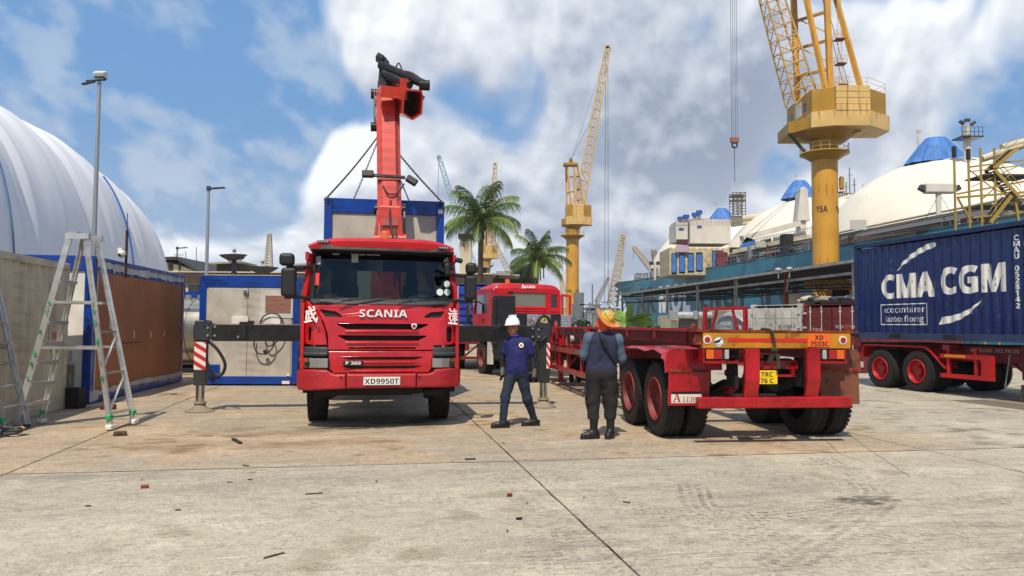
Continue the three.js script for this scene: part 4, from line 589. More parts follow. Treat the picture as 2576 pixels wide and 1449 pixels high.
// ---------- low office building behind ----------
{
  const o = thing('office_building', 'long low cream building with brown fascia and dark window band behind the cabins', 'building', [-13, 0, -66], 0);
  g().box(34.4, 5.2, 12, -2.3, 2.6, -6).mesh('wall', M.cream, o); g().box(34.8, .85, 12.6, -2.3, 5.5, -6).mesh('roof_fascia', mat('brown fascia', 0x4e3d31, { roughness: .7, map: T.wear }), o); g().box(34.9, .1, 12.7, -2.3, 5.97, -6).mesh('roof_edge', M.cream, o);
  for (let k = 0; k < 15; k++) { const w = g().box(1.9, 1.35, .08, -18.2 + k * 2.15, 4.2, .05).mesh('window', M.glassD, o); g().box(.08, 1.35, .1, -18.2 + k * 2.15, 4.2, .06).mesh('mullion', M.blackPl, w); g().box(1.9, 1.0, .08, -18.2 + k * 2.15, 1.6, .05).mesh('window', M.glassD, o); }
  const lou = mat('dark brown louvre', 0x2c2520, { roughness: .8 });
  const turret = (px0, px1, py, d) => { const a = at(px0, py, d), b = at(px1, py, d), w = b.x - a.x, x = (a.x + b.x) / 2 + 13, h = a.y - 5.6; const z = -d + 66; g().box(w, h, 3.2, x, 5.6 + h / 2, z - 1.6).mesh('roof_turret', lou, o); for (let k = 0; k < 5; k++) g().box(w * .9, .05, .06, x, 5.9 + k * (h - .5) / 5, z + .02).mesh('louvre', mat('louvre edge', 0x3d342c), o); g().box(w * 1.35, .14, 4.4, x, 5.62 + h, z - 1.6, 0, 0, .05 * (px0 % 2 ? 1 : -1)).mesh('turret_roof', mat('turret roof', 0x8f8d86, { roughness: .7 }), o); };
  turret(545, 602, 662, 68); turret(745, 800, 666, 68); turret(1168, 1222, 670, 68); turret(1246, 1298, 692, 62); turret(1291, 1340, 668, 62);
  g().box(1.0, 3.6, 1.0, 8.95, 7.4, -1).mesh('chimney', M.cream, o); g().box(1.3, .4, 1.3, 8.95, 9.3, -1).mesh('chimney_cap', lou, o);
}
{
  const o = thing('gabled_building', 'cream building with dark sloping roof and aerials left of the lamp posts', 'building', [0, 0, 0]); const d = 72, P = (a, b) => { const q = at(a, b, d); return [q.x, q.y]; };
  const w = g().ext([P(380, 830), P(505, 830), P(505, 688), P(455, 668), P(400, 656), P(380, 656)], 9, 0, 0, -d - 9).mesh('wall', M.cream, o); for (const [a, b] of [[424, 436], [449, 455]]) { const A = P(a, 690), B = P(b, 660); g().box(B[0] - A[0], B[1] - A[1], .1, (A[0] + B[0]) / 2, (A[1] + B[1]) / 2, -d + .03).mesh('shutter', mats['brown fascia'], w); }
  const r = [P(372, 655), P(452, 653), P(508, 688)]; for (let k = 0; k < 2; k++) g().bar(V(r[k][0], r[k][1] + .1, -d - 4.4), V(r[k + 1][0], r[k + 1][1] + .1, -d - 4.4), 10, .28).mesh('roof', mat('dark roof', 0x2e3036, { roughness: .7 }), o);
  for (const [a, b, c] of [[456, 630, 668], [483, 618, 680], [500, 655, 686]]) g().rod(V(...P(a, c), -d - 1), V(...P(a, b), -d - 1), .03).mesh('aerial', M.wire, o);
  for (let k = 0; k < 5; k++) g().rod(V(P(456, 0)[0] - .5 + k * .06, P(0, 634 + k * 4)[1], -d - 1), V(P(456, 0)[0] + .5 - k * .06, P(0, 634 + k * 4)[1], -d - 1), .02).mesh('aerial_element', M.wire, o);
}
// ---------- satellite dishes ----------
function dish(label, px, py, d, R, tilt, mast) { const p = at(px, py, d), o = thing('satellite_dish', label, 'dish', [p.x, p.y - mast, p.z], 0, 'satellite dishes on the office roof'), q = []; for (let k = 0; k <= 10; k++) { const r = k / 10 * R; q.push([r, mast + r * r / R * .42]); } const m = mat('dish mesh', 0x55575a, { roughness: .6, side: THREE.DoubleSide }); const D = g().lathe(q, 36).mesh('reflector', m, o); D.rotation.z = tilt; if (mast > .8) { g().cyl(.16, .2, mast, 0, mast / 2, 0).mesh('mast', M.greyPl, o); for (const a of [0, 2.1, 4.2]) g().rod(V(0, mast * .45, 0), V(Math.cos(a) * 1.1, 0, Math.sin(a) * 1.1), .05).mesh('stay', M.greyPl, o); for (let k = 0; k < 8; k++) { const a = k / 8 * 6.28; g().rod(V(0, mast * .8, 0), V(Math.cos(a) * R * .75, mast + R * .24, Math.sin(a) * R * .75), .035).mesh('dish_strut', M.greyPl, o); } } for (const a of [.3, 2.4, 4.5]) g().rod(V(Math.cos(a) * R * .55, mast + R * .13, Math.sin(a) * R * .55), V(0, mast + R * .75, 0), .03).mesh('feed_strut', M.steel, o); g().sph(.16, 0, mast + R * .78, 0).mesh('feed_horn', M.steel, o); return o; }
dish('large dark satellite dish on a mast, facing up above the shower cabin', 589, 656, 63, 1.12, .04, 1.55);
dish('low wide satellite dish lying flat on the roof beside the truck mirror', 660, 689, 63, 1.3, 0, .3);
// ---------- empty skeletal trailer ----------
const TRAILER = thing('skeletal_trailer', 'empty red skeletal container trailer with yellow rear beam, nearest on the right', 'trailer', [3.56, 0, -10.4], 7.5 * D2R);
{
  const c = TRAILER, X = (a) => (a - 1502) * .001443, Y = (b) => 2.024 - .001443 * b, yb = mat('trailer yellow', 0xd0900e, { roughness: .5, map: T.wear });
  const fp = (...l) => l.map(([a, b]) => [X(a), Y(b)]);
  // rear beam
  const beam = g().rbox(X(2265) - X(800), Y(358) - Y(510), .1, (X(2265) + X(800)) / 2, (Y(358) + Y(510)) / 2, -.05, .012).mesh('rear_beam', yb, c);
  g().box(X(1830) - X(1035), .05, .004, (X(1830) + X(1035)) / 2, Y(433), .003).mesh('red_stripe', mat('red stripe', 0xc22016, { roughness: .4 }), beam);
  g().box(X(2345) - X(668), .022, .3, (X(2345) + X(668)) / 2, Y(350), -.14).mesh('beam_flange', M.rustM, c);
  for (const [a] of [[735], [2275]]) { g().box(.12, .03, .14, X(a), Y(338), -.1).lathe([[0, .07], [.02, .068], [.035, .045], [.045, .03], [.05, 0]], 16, X(a), Y(330), -.1).mesh('twist_lock', M.rustM, c); g().box(.1, .16, .2, X(a) + (a < 1500 ? .03 : -.0), Y(420), -.12).mesh('corner_bracket', M.rustM, c); }
  for (const a of [840, 2182]) { const l = g().cz(.06, .012, X(a), Y(430), .004, 28).mesh('reflector_ring', M.white, beam); g().cz(.038, .02, X(a), Y(430), .008, 24).mesh('reflector', M.redLens, l); }
  const sp = printPlane(.15, .15, 128, 128, (x) => { x.fillStyle = '#dcdcd6'; x.beginPath(); x.arc(64, 64, 62, 0, 7); x.fill(); x.strokeStyle = '#222'; x.lineWidth = 7; x.beginPath(); x.arc(64, 64, 56, 0, 7); x.stroke(); x.fillStyle = '#222'; x.beginPath(); x.moveTo(8, 60); x.lineTo(110, 20); x.lineTo(70, 72); x.lineTo(20, 84); x.fill(); x.font = 'bold 30px sans-serif'; x.textAlign = 'center'; x.fillText('km/h', 66, 104); }, true); sp.name = 'speed_roundel'; sp.position.set(X(950), Y(450), .006); beam.add(sp);
  const op = g().rbox(.33, .185, .012, X(1941), Y(433), .006, .012).mesh('orange_plate', mat('plate orange', 0xe0641a, { roughness: .4 }), beam); const ot = textPlane(op, 'plate_lettering', 'XD\n7533C', .31, .17, '#1c1410', null, { size: 1.0, sx: 1.1 }); ot.position.set(X(1941), Y(433), .0145);
  // lamp clusters
  for (const s of [-1, 1]) { const x0 = s < 0 ? X(944) : X(2092); const h = g().rbox(.33, .15, .06, x0, Y(566), -.06, .012).mesh('lamp_cluster', M.blackPl, c); [[-s * -.11, M.amber], [0, M.redLens], [-s * .105, M.clear]].forEach(([dx, m], i) => g().rbox(i == 2 ? .06 : .11, .125, .04, x0 + (s < 0 ? [-.105, .01, .13][i] : [.105, -.01, -.13][i]), Y(566), -.025, .008).mesh('lamp_lens', m, h)); g().box(.48, .03, .2, s < 0 ? X(985) : X(2060), Y(640), -.1).box(.02, .2, .2, s < 0 ? X(808) : X(2205), Y(575), -.1).mesh('lamp_bracket', M.redMatt, c); }
  // posts and underrun bar
  for (const [a, b] of [[1180, 1320], [1785, 1918]]) { const p = g().ext([[-.1, Y(510)], [-.1, Y(800)], [-.06, Y(900)], [-.02, Y(985)], [.03, Y(985)], [0, Y(900)], [-.03, Y(800)], [-.03, Y(510)]], X(b) - X(a), X(a), 0, 0, 0, Math.PI / 2, 0, .006).mesh('underrun_post', M.redMatt, c); p.position.z = .0; const rr = rng(a); for (const yy of [575, 765, 920]) g().add(new THREE.CircleGeometry(.03 + rr() * .02, 9).scale(1, .7, 1), (X(a) + X(b)) / 2 + (rr() - .5) * .05, Y(yy), yy > 850 ? .004 : -.026, 0, 0, rr() * 3).mesh('rust_patch', M.rustM, p); }
  g().rbox(X(2245) - X(735), Y(960) - Y(1062), .12, (X(2245) + X(735)) / 2, (Y(960) + Y(1062)) / 2, .0, .022).mesh('underrun_bar', M.redMatt, c);
  const yp = g().rbox(.3, .185, .012, X(1430), Y(780), -.03, .01).mesh('yellow_plate', mat('plate yellow', 0xe0c012, { roughness: .4 }), c); const yt = textPlane(yp, 'plate_lettering', 'TRC\n76 C', .27, .17, '#1a1712', null, { size: 1.0, sx: 1.1 }); yt.position.set(X(1430), Y(780), -.022);
  for (const a of [1398, 1620]) g().rbox(.085, .035, .06, X(a), Y(688), -.13, .01).mesh('plate_lamp', M.blackPl, c);
  g().box(X(1790) - X(1318), .11, .08, X(1550), Y(670), -.2).mesh('cross_member', M.redMatt, c); g().box(X(1745) - X(1535), .03, .06, X(1640), Y(770), -.14).box(.03, .12, .06, X(1725), Y(735), -.14).mesh('plate_bracket', M.redMatt, c);
  // strap knotted over the beam
  g().tube([[X(1440), Y(330), -.2], [X(1462), Y(342), 0], [X(1478), Y(400), .02], [X(1492), Y(470), .025], [X(1482), Y(520), .03]], .022, 24, 6).sph(.04, X(1490), Y(525), .03, 1.3, .8, .8).ext(fp([1500, 520], [1540, 590], [1545, 690], [1508, 700], [1506, 600], [1478, 530]), .012, 0, 0, .02).mesh('lashing_strap', mat('olive webbing', 0x4a4330, { roughness: .9, map: T.rubber }), c);
  g().ext(fp([1470, 540], [1440, 580], [1418, 636], [1460, 640], [1490, 590]), .01, 0, 0, .012).mesh('lashing_strap', mat('dark webbing', 0x2a2520, { roughness: .9 }), c);
  // main beams and outriggers of the frame
  for (const s of [-1, 1]) { const q = g().ext([[-.09, 0], [.09, 0], [.09, .02], [.008, .02], [.008, .34], [.09, .34], [.09, .36], [-.09, .36], [-.09, .34], [-.008, .34], [-.008, .02], [-.09, .02]], 12, s * .48, 1.16, -12.1).mesh('main_beam', M.redDark, c); g().ext([[-12, 0], [-.1, 0], [-.1, .16], [-12, .16]], .012, s * 1.16, 1.36, -.0, 0, 0, 0).l.length; }
  for (const s of [-1, 1]) g().box(.05, .16, 9.2, s * 1.12, 1.43, -4.9).box(.14, .02, 9.2, s * 1.1, 1.515, -4.9).mesh('side_beam', M.redDark, c);
  for (const z of [-1.6, -3.1, -4.6, -6, -7.4, -8.6, -9.7, -10.8, -12]) g().box(2.34, .1, .1, 0, 1.45, z).mesh('cross_bearer', M.redMatt, c);
  for (const z of [-6, -9.65, -12]) { g().box(2.5, .09, .22, 0, 1.5, z).mesh('bolster', M.redMatt, c); for (const s of [-1, 1]) g().box(.16, .22, .2, s * 1.1, 1.36, z).cyl(.03, .04, .2, s * 1.13, 1.2, z).mesh('bolster_pad', M.redMatt, c); }
  for (const z of [-.25, -1.2]) for (const s of [-1, 1]) g().box(.04, .5, .3, s * .5, 1.0, z).mesh('spring_hanger', M.dark, c);
  // side guards
  for (const s of [-1, 1]) { for (const y of [.98, .5]) g().box(.05, .12, 5.6, s * 1.14, y, -8.0).mesh('side_guard_rail', M.redMatt, c); for (const z of [-5.3, -6.9, -8.4, -9.9, -10.7]) g().box(.07, .95, .07, s * 1.1, .93, z).mesh('side_guard_post', M.redMatt, c); g().bar(V(s * 1.08, .6, -8.5), V(s * .5, 1.2, -8.5), .05).mesh('side_guard_brace', M.redMatt, c); g().box(.004, .08, .3, s * 1.167, .985, -9.0).mesh('side_reflector', M.amber, c); }
  g().box(2.0, .08, .5, 0, 1.1, -8.2).box(1.9, .06, 1.6, 0, 1.05, -9.9).mesh('equipment_tray', M.redMatt, c);
  for (const s of [-1, 1]) { g().rbox(.16, .85, .16, s * .85, .95, -10.6, .02).box(.12, .5, .12, s * .85, .35, -10.6).box(.3, .04, .3, s * .85, .1, -10.6).mesh('landing_leg', M.redMatt, c); }
  g().cx(.12, .7, 0, .85, -7.4).mesh('air_tank', M.dark, c); g().cz(.25, .5, -.3, .8, -5.6).mesh('spare_carrier', M.dark, c);
  // axles, springs, wheels
  for (const z of [-.95, -2.27]) { g().cx(.075, 2.0, 0, .52, z).mesh('axle', M.dark, c); for (const s of [-1, 1]) { g().bar(V(s * .5, .8, z - .5), V(s * .5, .66, z), .09, .09).bar(V(s * .5, .66, z), V(s * .5, .8, z + .5), .09, .09).mesh('leaf_spring', M.dark, c); g().cx(.17, .12, s * .62, .52, z, 18).mesh('brake_drum', M.dark, c); wheelParts(c, .53, .28, s * 1.24, z, mat('dusty maroon rim', 0x8e3434, { roughness: .6, map: T.wear }), s, true); } g().cyl(.09, .09, .2, -.32, .72, z + .22, 1.2).mesh('brake_chamber', M.redMatt, c); }
  // mudguards: dented sheet over the tandem, flap with sign
  for (const s of [-1, 1]) {
    const pr = [[-.3, .98], [-.33, 1.14], [-.46, 1.24], [-.8, 1.27], [-1.2, 1.25], [-1.6, 1.28], [-2.2, 1.26], [-2.75, 1.18], [-3.0, .95]], pos = [], n = 10; for (let k = 0; k < pr.length - 1; k++) for (let j = 0; j < n; j++) { const P = (kk, jj) => { const [z, y] = pr[kk], x = s * (.62 + .82 * jj / n), d = (fbm(z * 4 + s, jj * .7 + 9, 3) - .5) * .06 * (jj / n); return [x, y + d - (jj == n ? .03 : 0), z]; }; const A = P(k, j), B = P(k, j + 1), C = P(k + 1, j), D = P(k + 1, j + 1); pos.push(...A, ...B, ...C, ...B, ...D, ...C); }
    const ge = new THREE.BufferGeometry(); ge.setAttribute('position', new THREE.BufferAttribute(new Float32Array(pos), 3)); ge.computeVertexNormals(); g().add(ge).mesh('mudguard', mat('dented pinkish red sheet', 0xa82232, { roughness: .42, map: T.dust, side: THREE.DoubleSide }), c);
    const worn = mat('worn brown flap', 0x86503c, { roughness: .8, map: T.wear });
    g().ext([[-.62, .96], [-.05, .96], [-.1, 1.27], [-.56, 1.27], [-.62, 1.2]].map(([a, b]) => [s < 0 ? a : -a, b]), .008, s * .8, 0, -.31).mesh('guard_back_plate', s < 0 ? M.redMatt : worn, c);
    g().ext([[-.6, .5], [-.02, .5], [0, .97], [-.59, .97]].map(([a, b]) => [s < 0 ? a : -a, b]), .006, s * .8, 0, -.3).mesh('mud_flap', s < 0 ? M.redMatt : worn, c);
    g().bar(V(s * .83, .97, -.288), V(s * 1.38, .97, -.288), .02, .03).mesh('flap_strip', M.rustM, c); for (const k of [.86, 1.1, 1.34]) g().cz(.012, .02, s * k, .97, -.272, 8).mesh('flap_bolt', M.rustM, c);
    if (s < 0) { const sg = printPlane(.43, .155, 512, 186, (x) => { x.fillStyle = '#cfc7bd'; x.fillRect(0, 40, 512, 146); x.fillStyle = '#8c2226'; x.font = 'bold 190px serif'; x.fillText('A', 24, 172); x.save(); x.fillStyle = '#cfc7bd'; x.fillRect(150, 60, 10, 110); x.restore(); x.fillStyle = '#7d2226'; x.font = 'bold 112px serif'; x.scale(.86, 1); x.fillText('LLIED', 226, 172); }, false); sg.name = 'mud_flap_sign'; sg.position.set(-1.14, .61, -.288); c.add(sg); }
  }
}
// ---------- blue container on its trailer ----------
const CT = 13.3 * D2R, CP = [9.51, -21.3];
{
  const W = 2048, H = 900, L = 5.78, HH = 2.27;
  const blue = '#16306c';
  const side = canvasTex(W, H, (x) => {
    const im = x.createImageData(W, H); for (let j = 0; j < H; j++) for (let i = 0; i < W; i++) { const q = (j * W + i) * 4, n = fbm(i / 60, j / 60, 3), st = fbm(i / 9, j / 160, 2), k = 1 + (n - .5) * .24 + (st - .5) * .16; im.data[q] = 21 * k; im.data[q + 1] = 40 * k; im.data[q + 2] = 88 * k; im.data[q + 3] = 255; } x.putImageData(im, 0, 0);
    const S = W / L, u = (z) => (z - .14) * S, v = (y) => H - (y - 1.45) / HH * H; x.fillStyle = '#dcdcd4';
    x.save(); const T1 = (s, z0, z1, y0, y1, f = 'bold') => { x.save(); x.font = f + ' 300px sans-serif'; const m = x.measureText(s).width; x.translate(u(z0), v(y0)); x.scale((u(z1) - u(z0)) / m, (v(y0) - v(y1)) / 216); x.fillText(s, 0, 0); if (f.includes('bold')) { x.lineWidth = 16; x.strokeStyle = '#dcdcd4'; x.strokeText(s, 0, 0); } x.restore(); };
    T1('CMA', 1.02, 2.84, 2.36, 2.94); T1('CGM', 3.02, 4.95, 2.4, 3.0);
    x.lineWidth = 9; x.strokeStyle = '#dcdcd4'; x.strokeRect(u(1.02), v(2.18), u(2.62) - u(1.02), v(1.66) - v(2.18)); T1('eco container', 1.1, 2.52, 1.97, 2.12, ''); T1('bamboo flooring', 1.14, 2.48, 1.73, 1.88, '');
    x.beginPath(); x.moveTo(u(1.6), v(3.03)); x.quadraticCurveTo(u(1.95), v(3.46), u(2.75), v(3.65)); x.quadraticCurveTo(u(3.02), v(3.67), u(2.93), v(3.54)); x.quadraticCurveTo(u(2.2), v(3.42), u(1.6), v(3.03)); x.fill();
    x.beginPath(); x.moveTo(u(2.98), v(1.66)); x.lineTo(u(3.06), v(1.84)); x.quadraticCurveTo(u(3.85), v(1.88), u(4.28), v(2.28)); x.quadraticCurveTo(u(3.85), v(1.7), u(2.98), v(1.66)); x.fill(); x.restore();
    x.font = 'bold 62px sans-serif'; x.textAlign = 'center'; x.fillStyle = '#d2d2cc'; [...'CMAU 052814'].forEach((ch, i) => x.fillText(ch, u(5.17), v(3.46) + i * 52)); x.lineWidth = 4; x.strokeRect(u(5.17) - 24, v(3.46) + 11 * 52 - 44, 48, 56); x.fillText('2', u(5.17), v(3.46) + 11 * 52 + 4);
    x.font = '40px sans-serif'; x.fillStyle = 'rgba(190,200,220,.4)'; x.fillText('10', u(1.4), v(3.28)); x.fillText('97', u(1.4), v(3.05));
    { const q = rng(61); for (let i = 0; i < 240; i++) { x.fillStyle = q() < .6 ? 'rgba(24,44,96,.5)' : 'rgba(150,150,140,.35)'; x.fillRect(u(1) + q() * (u(5) - u(1)), v(3.05) + q() * (v(1.7) - v(3.05)), 2 + q() * 6, 3 + q() * 40); } }
    const r = rng(33); x.strokeStyle = 'rgba(170,180,200,.35)'; for (let i = 0; i < 26; i++) { x.lineWidth = 1 + r() * 2; x.beginPath(); const a = r() * W, b = r() * H; x.moveTo(a, b); x.lineTo(a + (r() - .5) * 60, b + (r() - .5) * 60); x.stroke(); } x.fillStyle = 'rgba(120,70,40,.6)'; for (let i = 0; i < 30; i++) x.fillRect(r() * W, r() * H, 2 + r() * 5, 4 + r() * 26);
  });
  const sm2 = new THREE.MeshStandardMaterial({ map: side, roughness: .48, roughnessMap: T.rough }), pm = mat('container navy', 0x172f66, { roughness: .5, map: T.wear });
  // near side faces -x of the trailer frame; local z runs from the rear (0) towards the front
  const o = thing('shipping_container', 'dark blue corrugated shipping container with big white lettering at the right edge', 'container', [CP[0], 1.28, CP[1]], CT);
  const w = 2.44, h = 2.59, d = 6.06, f = .14;
  for (const x of [f / 2, w - f / 2]) { for (const z of [f / 2, d - f / 2]) { g().rbox(f, h - .24, f, x, h / 2, z, .012).mesh('corner_post', pm, o); for (const y of [.06, h - .06]) { const cc = g().rbox(.17, .118, .18, x < 1 ? .082 : w - .082, y, z < 1 ? .085 : d - .085, .012).mesh('corner_casting', M.blackSt, o); g().cx(.035, .01, x < 1 ? 0 : w, y, z < 1 ? .085 : d - .085, 12).mesh('casting_hole_shade', M.dark, cc); } } g().box(.06, .1, d - .36, x < 1 ? .035 : w - .035, h - .06, d / 2).mesh('top_rail', pm, o); const br = g().box(.06, .17, d - .36, x < 1 ? .03 : w - .03, .085, d / 2).mesh('bottom_rail', mat('rail blue grey', 0x2c3f68, { roughness: .55, map: T.wear }), o); for (const z of [1.55, 3.35]) g().box(.02, .1, .36, x < 1 ? -.002 : w + .002, .085, z).mesh('forklift_pocket', M.dark, br); }  // dark disc on each casting colours in the shade of its hole
  corrMesh('side_wall', L, HH, sm2, o, .03, .17, .14, -Math.PI / 2, true).position.set(.03, .17, .14); corrMesh('side_wall', L, HH, pm, o, w - .03, .17, d - .14, Math.PI / 2);
  corrMesh('end_wall', w - .28, HH, pm, o, w - .14, .17, .05, Math.PI); corrMesh('end_wall', w - .28, HH, pm, o, .14, .17, d - .05, 0);
  g().box(w - .1, .03, d - .1, w / 2, h - .04, d / 2).mesh('roof', pm, o); g().box(w - .1, .08, d - .1, w / 2, .1, d / 2).mesh('floor', M.dark, o);
  // trailer under it
  const t = thing('container_trailer', 'red tandem axle trailer carrying the dark blue lettered container', 'trailer', [CP[0], 0, CP[1]], CT);
  for (const x of [.75, 1.69]) g().box(.14, .4, 8.4, x, .98, 4.0).mesh('main_beam', M.redDark, t);
  for (const z of [.1, 3.2, 6]) g().box(2.4, .12, .2, 1.22, 1.12, z).mesh('bolster', M.redDark, t);
  g().box(2.3, .3, .12, 1.22, .98, .05).mesh('rear_beam', M.redDark, t); g().box(.02, .34, 4.6, .4, .99, 4.4).mesh('side_plate', M.redDark, t);
  const tx = textPlane(t, 'frame_lettering', 'ALLIED CONT. SVCS. PTE LTD', 1.35, .12, '#b89a94', null, { sx: .9 }); tx.rotation.y = -Math.PI / 2; tx.position.set(.386, 1.08, 4.2);
  const rim = mat('bright red rim', 0xc01c1e, { roughness: .4, map: T.dust });
  for (const z of [.95, 2.25]) { g().cx(.075, 2.0, 1.22, .5, z).mesh('axle', M.dark, t); wheelParts(t, .5, .28, .16, z, rim, -1, true); wheelParts(t, .5, .28, 2.28, z, rim, 1, true); }
  for (const x of [.05, 2.0]) g().ext([[-.05, .78], [.02, 1.04], [.1, 1.13], [2.3, 1.13], [2.42, 1.08], [2.95, .62], [2.9, .62], [2.4, 1.04], [2.28, 1.09], [.12, 1.09], [.06, 1.02], [0, .78]].map(([a, b]) => [-a - .2, b]).reverse(), .4, x, 0, 0, 0, Math.PI / 2, 0, .004).mesh('mudguard', mats['bright red rim'], t);
  { const gm = mat('guard red', 0xc41a1a, { roughness: .4, map: T.dust }); g().box(.05, .1, 1.5, .06, .92, 3.75).mesh('side_guard_rail', gm, t); g().box(.05, .1, 1.5, .06, .46, 3.75).mesh('side_guard_rail', gm, t); g().rbox(.06, .56, .34, .06, .69, 4.35, .01).mesh('side_guard_plate', gm, t); for (const z of [3.2, 4.0]) g().box(.06, .7, .08, .1, .76, z).mesh('side_guard_post', gm, t); g().box(.004, .055, .62, .032, .925, 3.45).mesh('side_reflector', mat('amber tape', 0xd88a1a, { roughness: .4 }), t); }
  for (const x of [.45, 1.99]) { const lg = g().rbox(.2, .75, .24, x, .84, 5.05, .02).mesh('landing_leg', M.redDark, t); g().box(.16, .5, .16, x, .28, 5.05).box(.1, .34, .1, x - .1, .2, 5.0).box(.3, .04, .3, x, .05, 5.05).mesh('leg_foot', mat('muddy steel', 0x6a6252, { roughness: .9, map: T.wear }), lg); g().bar(V(x, .62, 4.95), V(x, .95, 4.4), .06).mesh('leg_brace', M.redDark, t); }
  g().rod(V(.2, .3, 4.65), V(.24, 1.0, 4.75), .014).mesh('crank_rod', M.steel, t);
  for (const z of [6.6, 7.9]) for (const s of [[.2, -1], [2.24, 1]]) wheelParts(t, .5, .28, s[0], z, M.dark, s[1], true);
}
// ---------- containers behind ----------
function doorEnd(o, w, h, m, bars, txt, col) { for (const s of [-1, 1]) { const dr = g().rbox(w / 2 - .1, h - .3, .04, s * (w / 4 - .03), h / 2, -.02, .008).mesh('door', m, o); for (let k = 0; k < 4; k++) g().box(w / 2 - .18, .16, .012, s * (w / 4 - .03), .45 + k * (h - .7) / 3.4, .006).mesh('door_panel', m, dr); for (const b of [.16, .36]) { g().cyl(.02, .02, h - .2, s * w * b, h / 2, .05, 0, 0, 0, 8).mesh('lock_rod', bars, dr); for (const y of [.3, h * .42, h - .3]) g().box(.09, .05, .03, s * w * b, y, .045).mesh('rod_keeper', bars, dr); } for (const y of [.35, h * .36, h * .64, h - .35]) g().box(.13, .07, .05, s * (w / 2 - .08), y, .02).mesh('hinge', bars, dr); } if (txt) { const p = textPlane(o, 'door_lettering', txt, .85, .36, col, null, { size: .8 }); p.position.set(w * .24, h * .62, .03); } }
{
  const th = -60 * D2R, mar = mat('maroon container', 0x6e2026, { roughness: .65, map: T.wear }), wh = mat('white container', 0xc9cbca, { roughness: .6, map: T.wear });
  const n = V(Math.sin(th), 0, Math.cos(th)), r = V(Math.cos(th), 0, -Math.sin(th)); const c0 = at(2092, 800, 27.6);
  const a = container('stacked_container', 'maroon container with double doors behind the yellow beamed trailer', [c0.x, 0, c0.z], th, 2.44, 2.44, 6.06, mar, 'containers standing behind the trailers'); doorEnd(a, 2.44, 2.44, mar, mats['white container'], 'TEXU 245048\n22G1', '#b8a8a2'); for (const y of [.3, .8, 1.4, 2.0]) g().rbox(.12, .2, .05, 1.2, y, .03, .02).mesh('white_hinge', wh, a);
  const tl = textPlane(a, 'door_logo', 'tex', .6, .3, '#a08c86'); tl.position.set(-.6, 1.5, .03);
  const c1 = c0.clone().addScaledVector(r, -2.56); const b = container('stacked_container', 'white container with double doors left of the maroon one', [c1.x, 0, c1.z], th, 2.44, 2.46, 6.06, wh, 'containers standing behind the trailers'); doorEnd(b, 2.44, 2.46, wh, wh, 'MSCU 200087\n22G1', '#55585c');
  // tank in a red frame
  const c2 = c0.clone().addScaledVector(r, -5.2); const t = thing('framed_tank', 'grey tank in an open red steel frame left of the white container', 'tank', [c2.x, 0, c2.z], th);
  for (const s of [-1, 1]) for (const z of [0, -5.9]) g().box(.14, 2.4, .14, s * 1.14, 1.2, z).mesh('frame_post', M.redMatt, t); for (const z of [0, -5.9]) { g().box(2.14, .14, .12, 0, 2.33, z).mesh('frame_rail', M.redMatt, t); g().box(2.14, .14, .12, 0, .1, z).mesh('frame_rail', M.redMatt, t); for (const s of [-1, 1]) g().bar(V(s * 1.05, .5, z), V(s * .45, 2.25, z), .09).mesh('frame_brace', M.redMatt, t); } for (const s of [-1, 1]) g().box(.1, .12, 5.7, s * 1.14, .1, -2.95).mesh('frame_rail', M.redMatt, t);
  g().lathe([[0, 0], [.5, -.04], [.85, -.16], [1.02, -.45], [1.02, -5.3], [.8, -5.6], [0, -5.75]], 36, 0, 1.22, -.06, Math.PI / 2, 0, 0).mesh('tank_shell', mat('grey tank paint', 0x9aa2a4, { roughness: .4, map: T.dust }), t); const tt = textPlane(t, 'tank_lettering', 'NTU 17508\n22K2', .8, .36, '#3a3f44', null, { size: .8 }); tt.position.set(0, 1.5, .0);
  // pile of sheets and straps on the maroon container
  const pl = thing('sheet_pile', 'pile of folded tarpaulins and straps on top of the maroon container', 'tarpaulins', [c0.x, 2.44, c0.z], th); const rr = rng(8); for (let k = 0; k < 16; k++) { const q = new THREE.IcosahedronGeometry(.22, 3), p = q.attributes.position; for (let i = 0; i < p.count; i++) { const x = p.getX(i), y = p.getY(i), z = p.getZ(i), m2 = .7 + .8 * fbm(x * 6 + k * 3, y * 6 + z * 5, 3); p.setXYZ(i, x * m2 * 1.5, Math.max(-.1, y * m2 * .5), z * m2); } q.computeVertexNormals(); const hx = [0x9d9684, 0x7f7868, 0xb5ad99, 0x22324a, 0x3a3a38][k % 5]; g().add(q, -1.7 + k * .17, .14 + rr() * .06, -.4 - rr() * .5, 0, rr() * 6, 0).mesh('folded_sheet', mat('sheet ' + hx, hx, { roughness: .9, side: THREE.DoubleSide }), pl); }
  for (const x of [-1.2, -.3, .6]) g().box(.7, .12, 1.2, x, .06, -.8).mesh('pallet', mat('dark pallet', 0x2d2a26, { roughness: .9 }), pl);
}
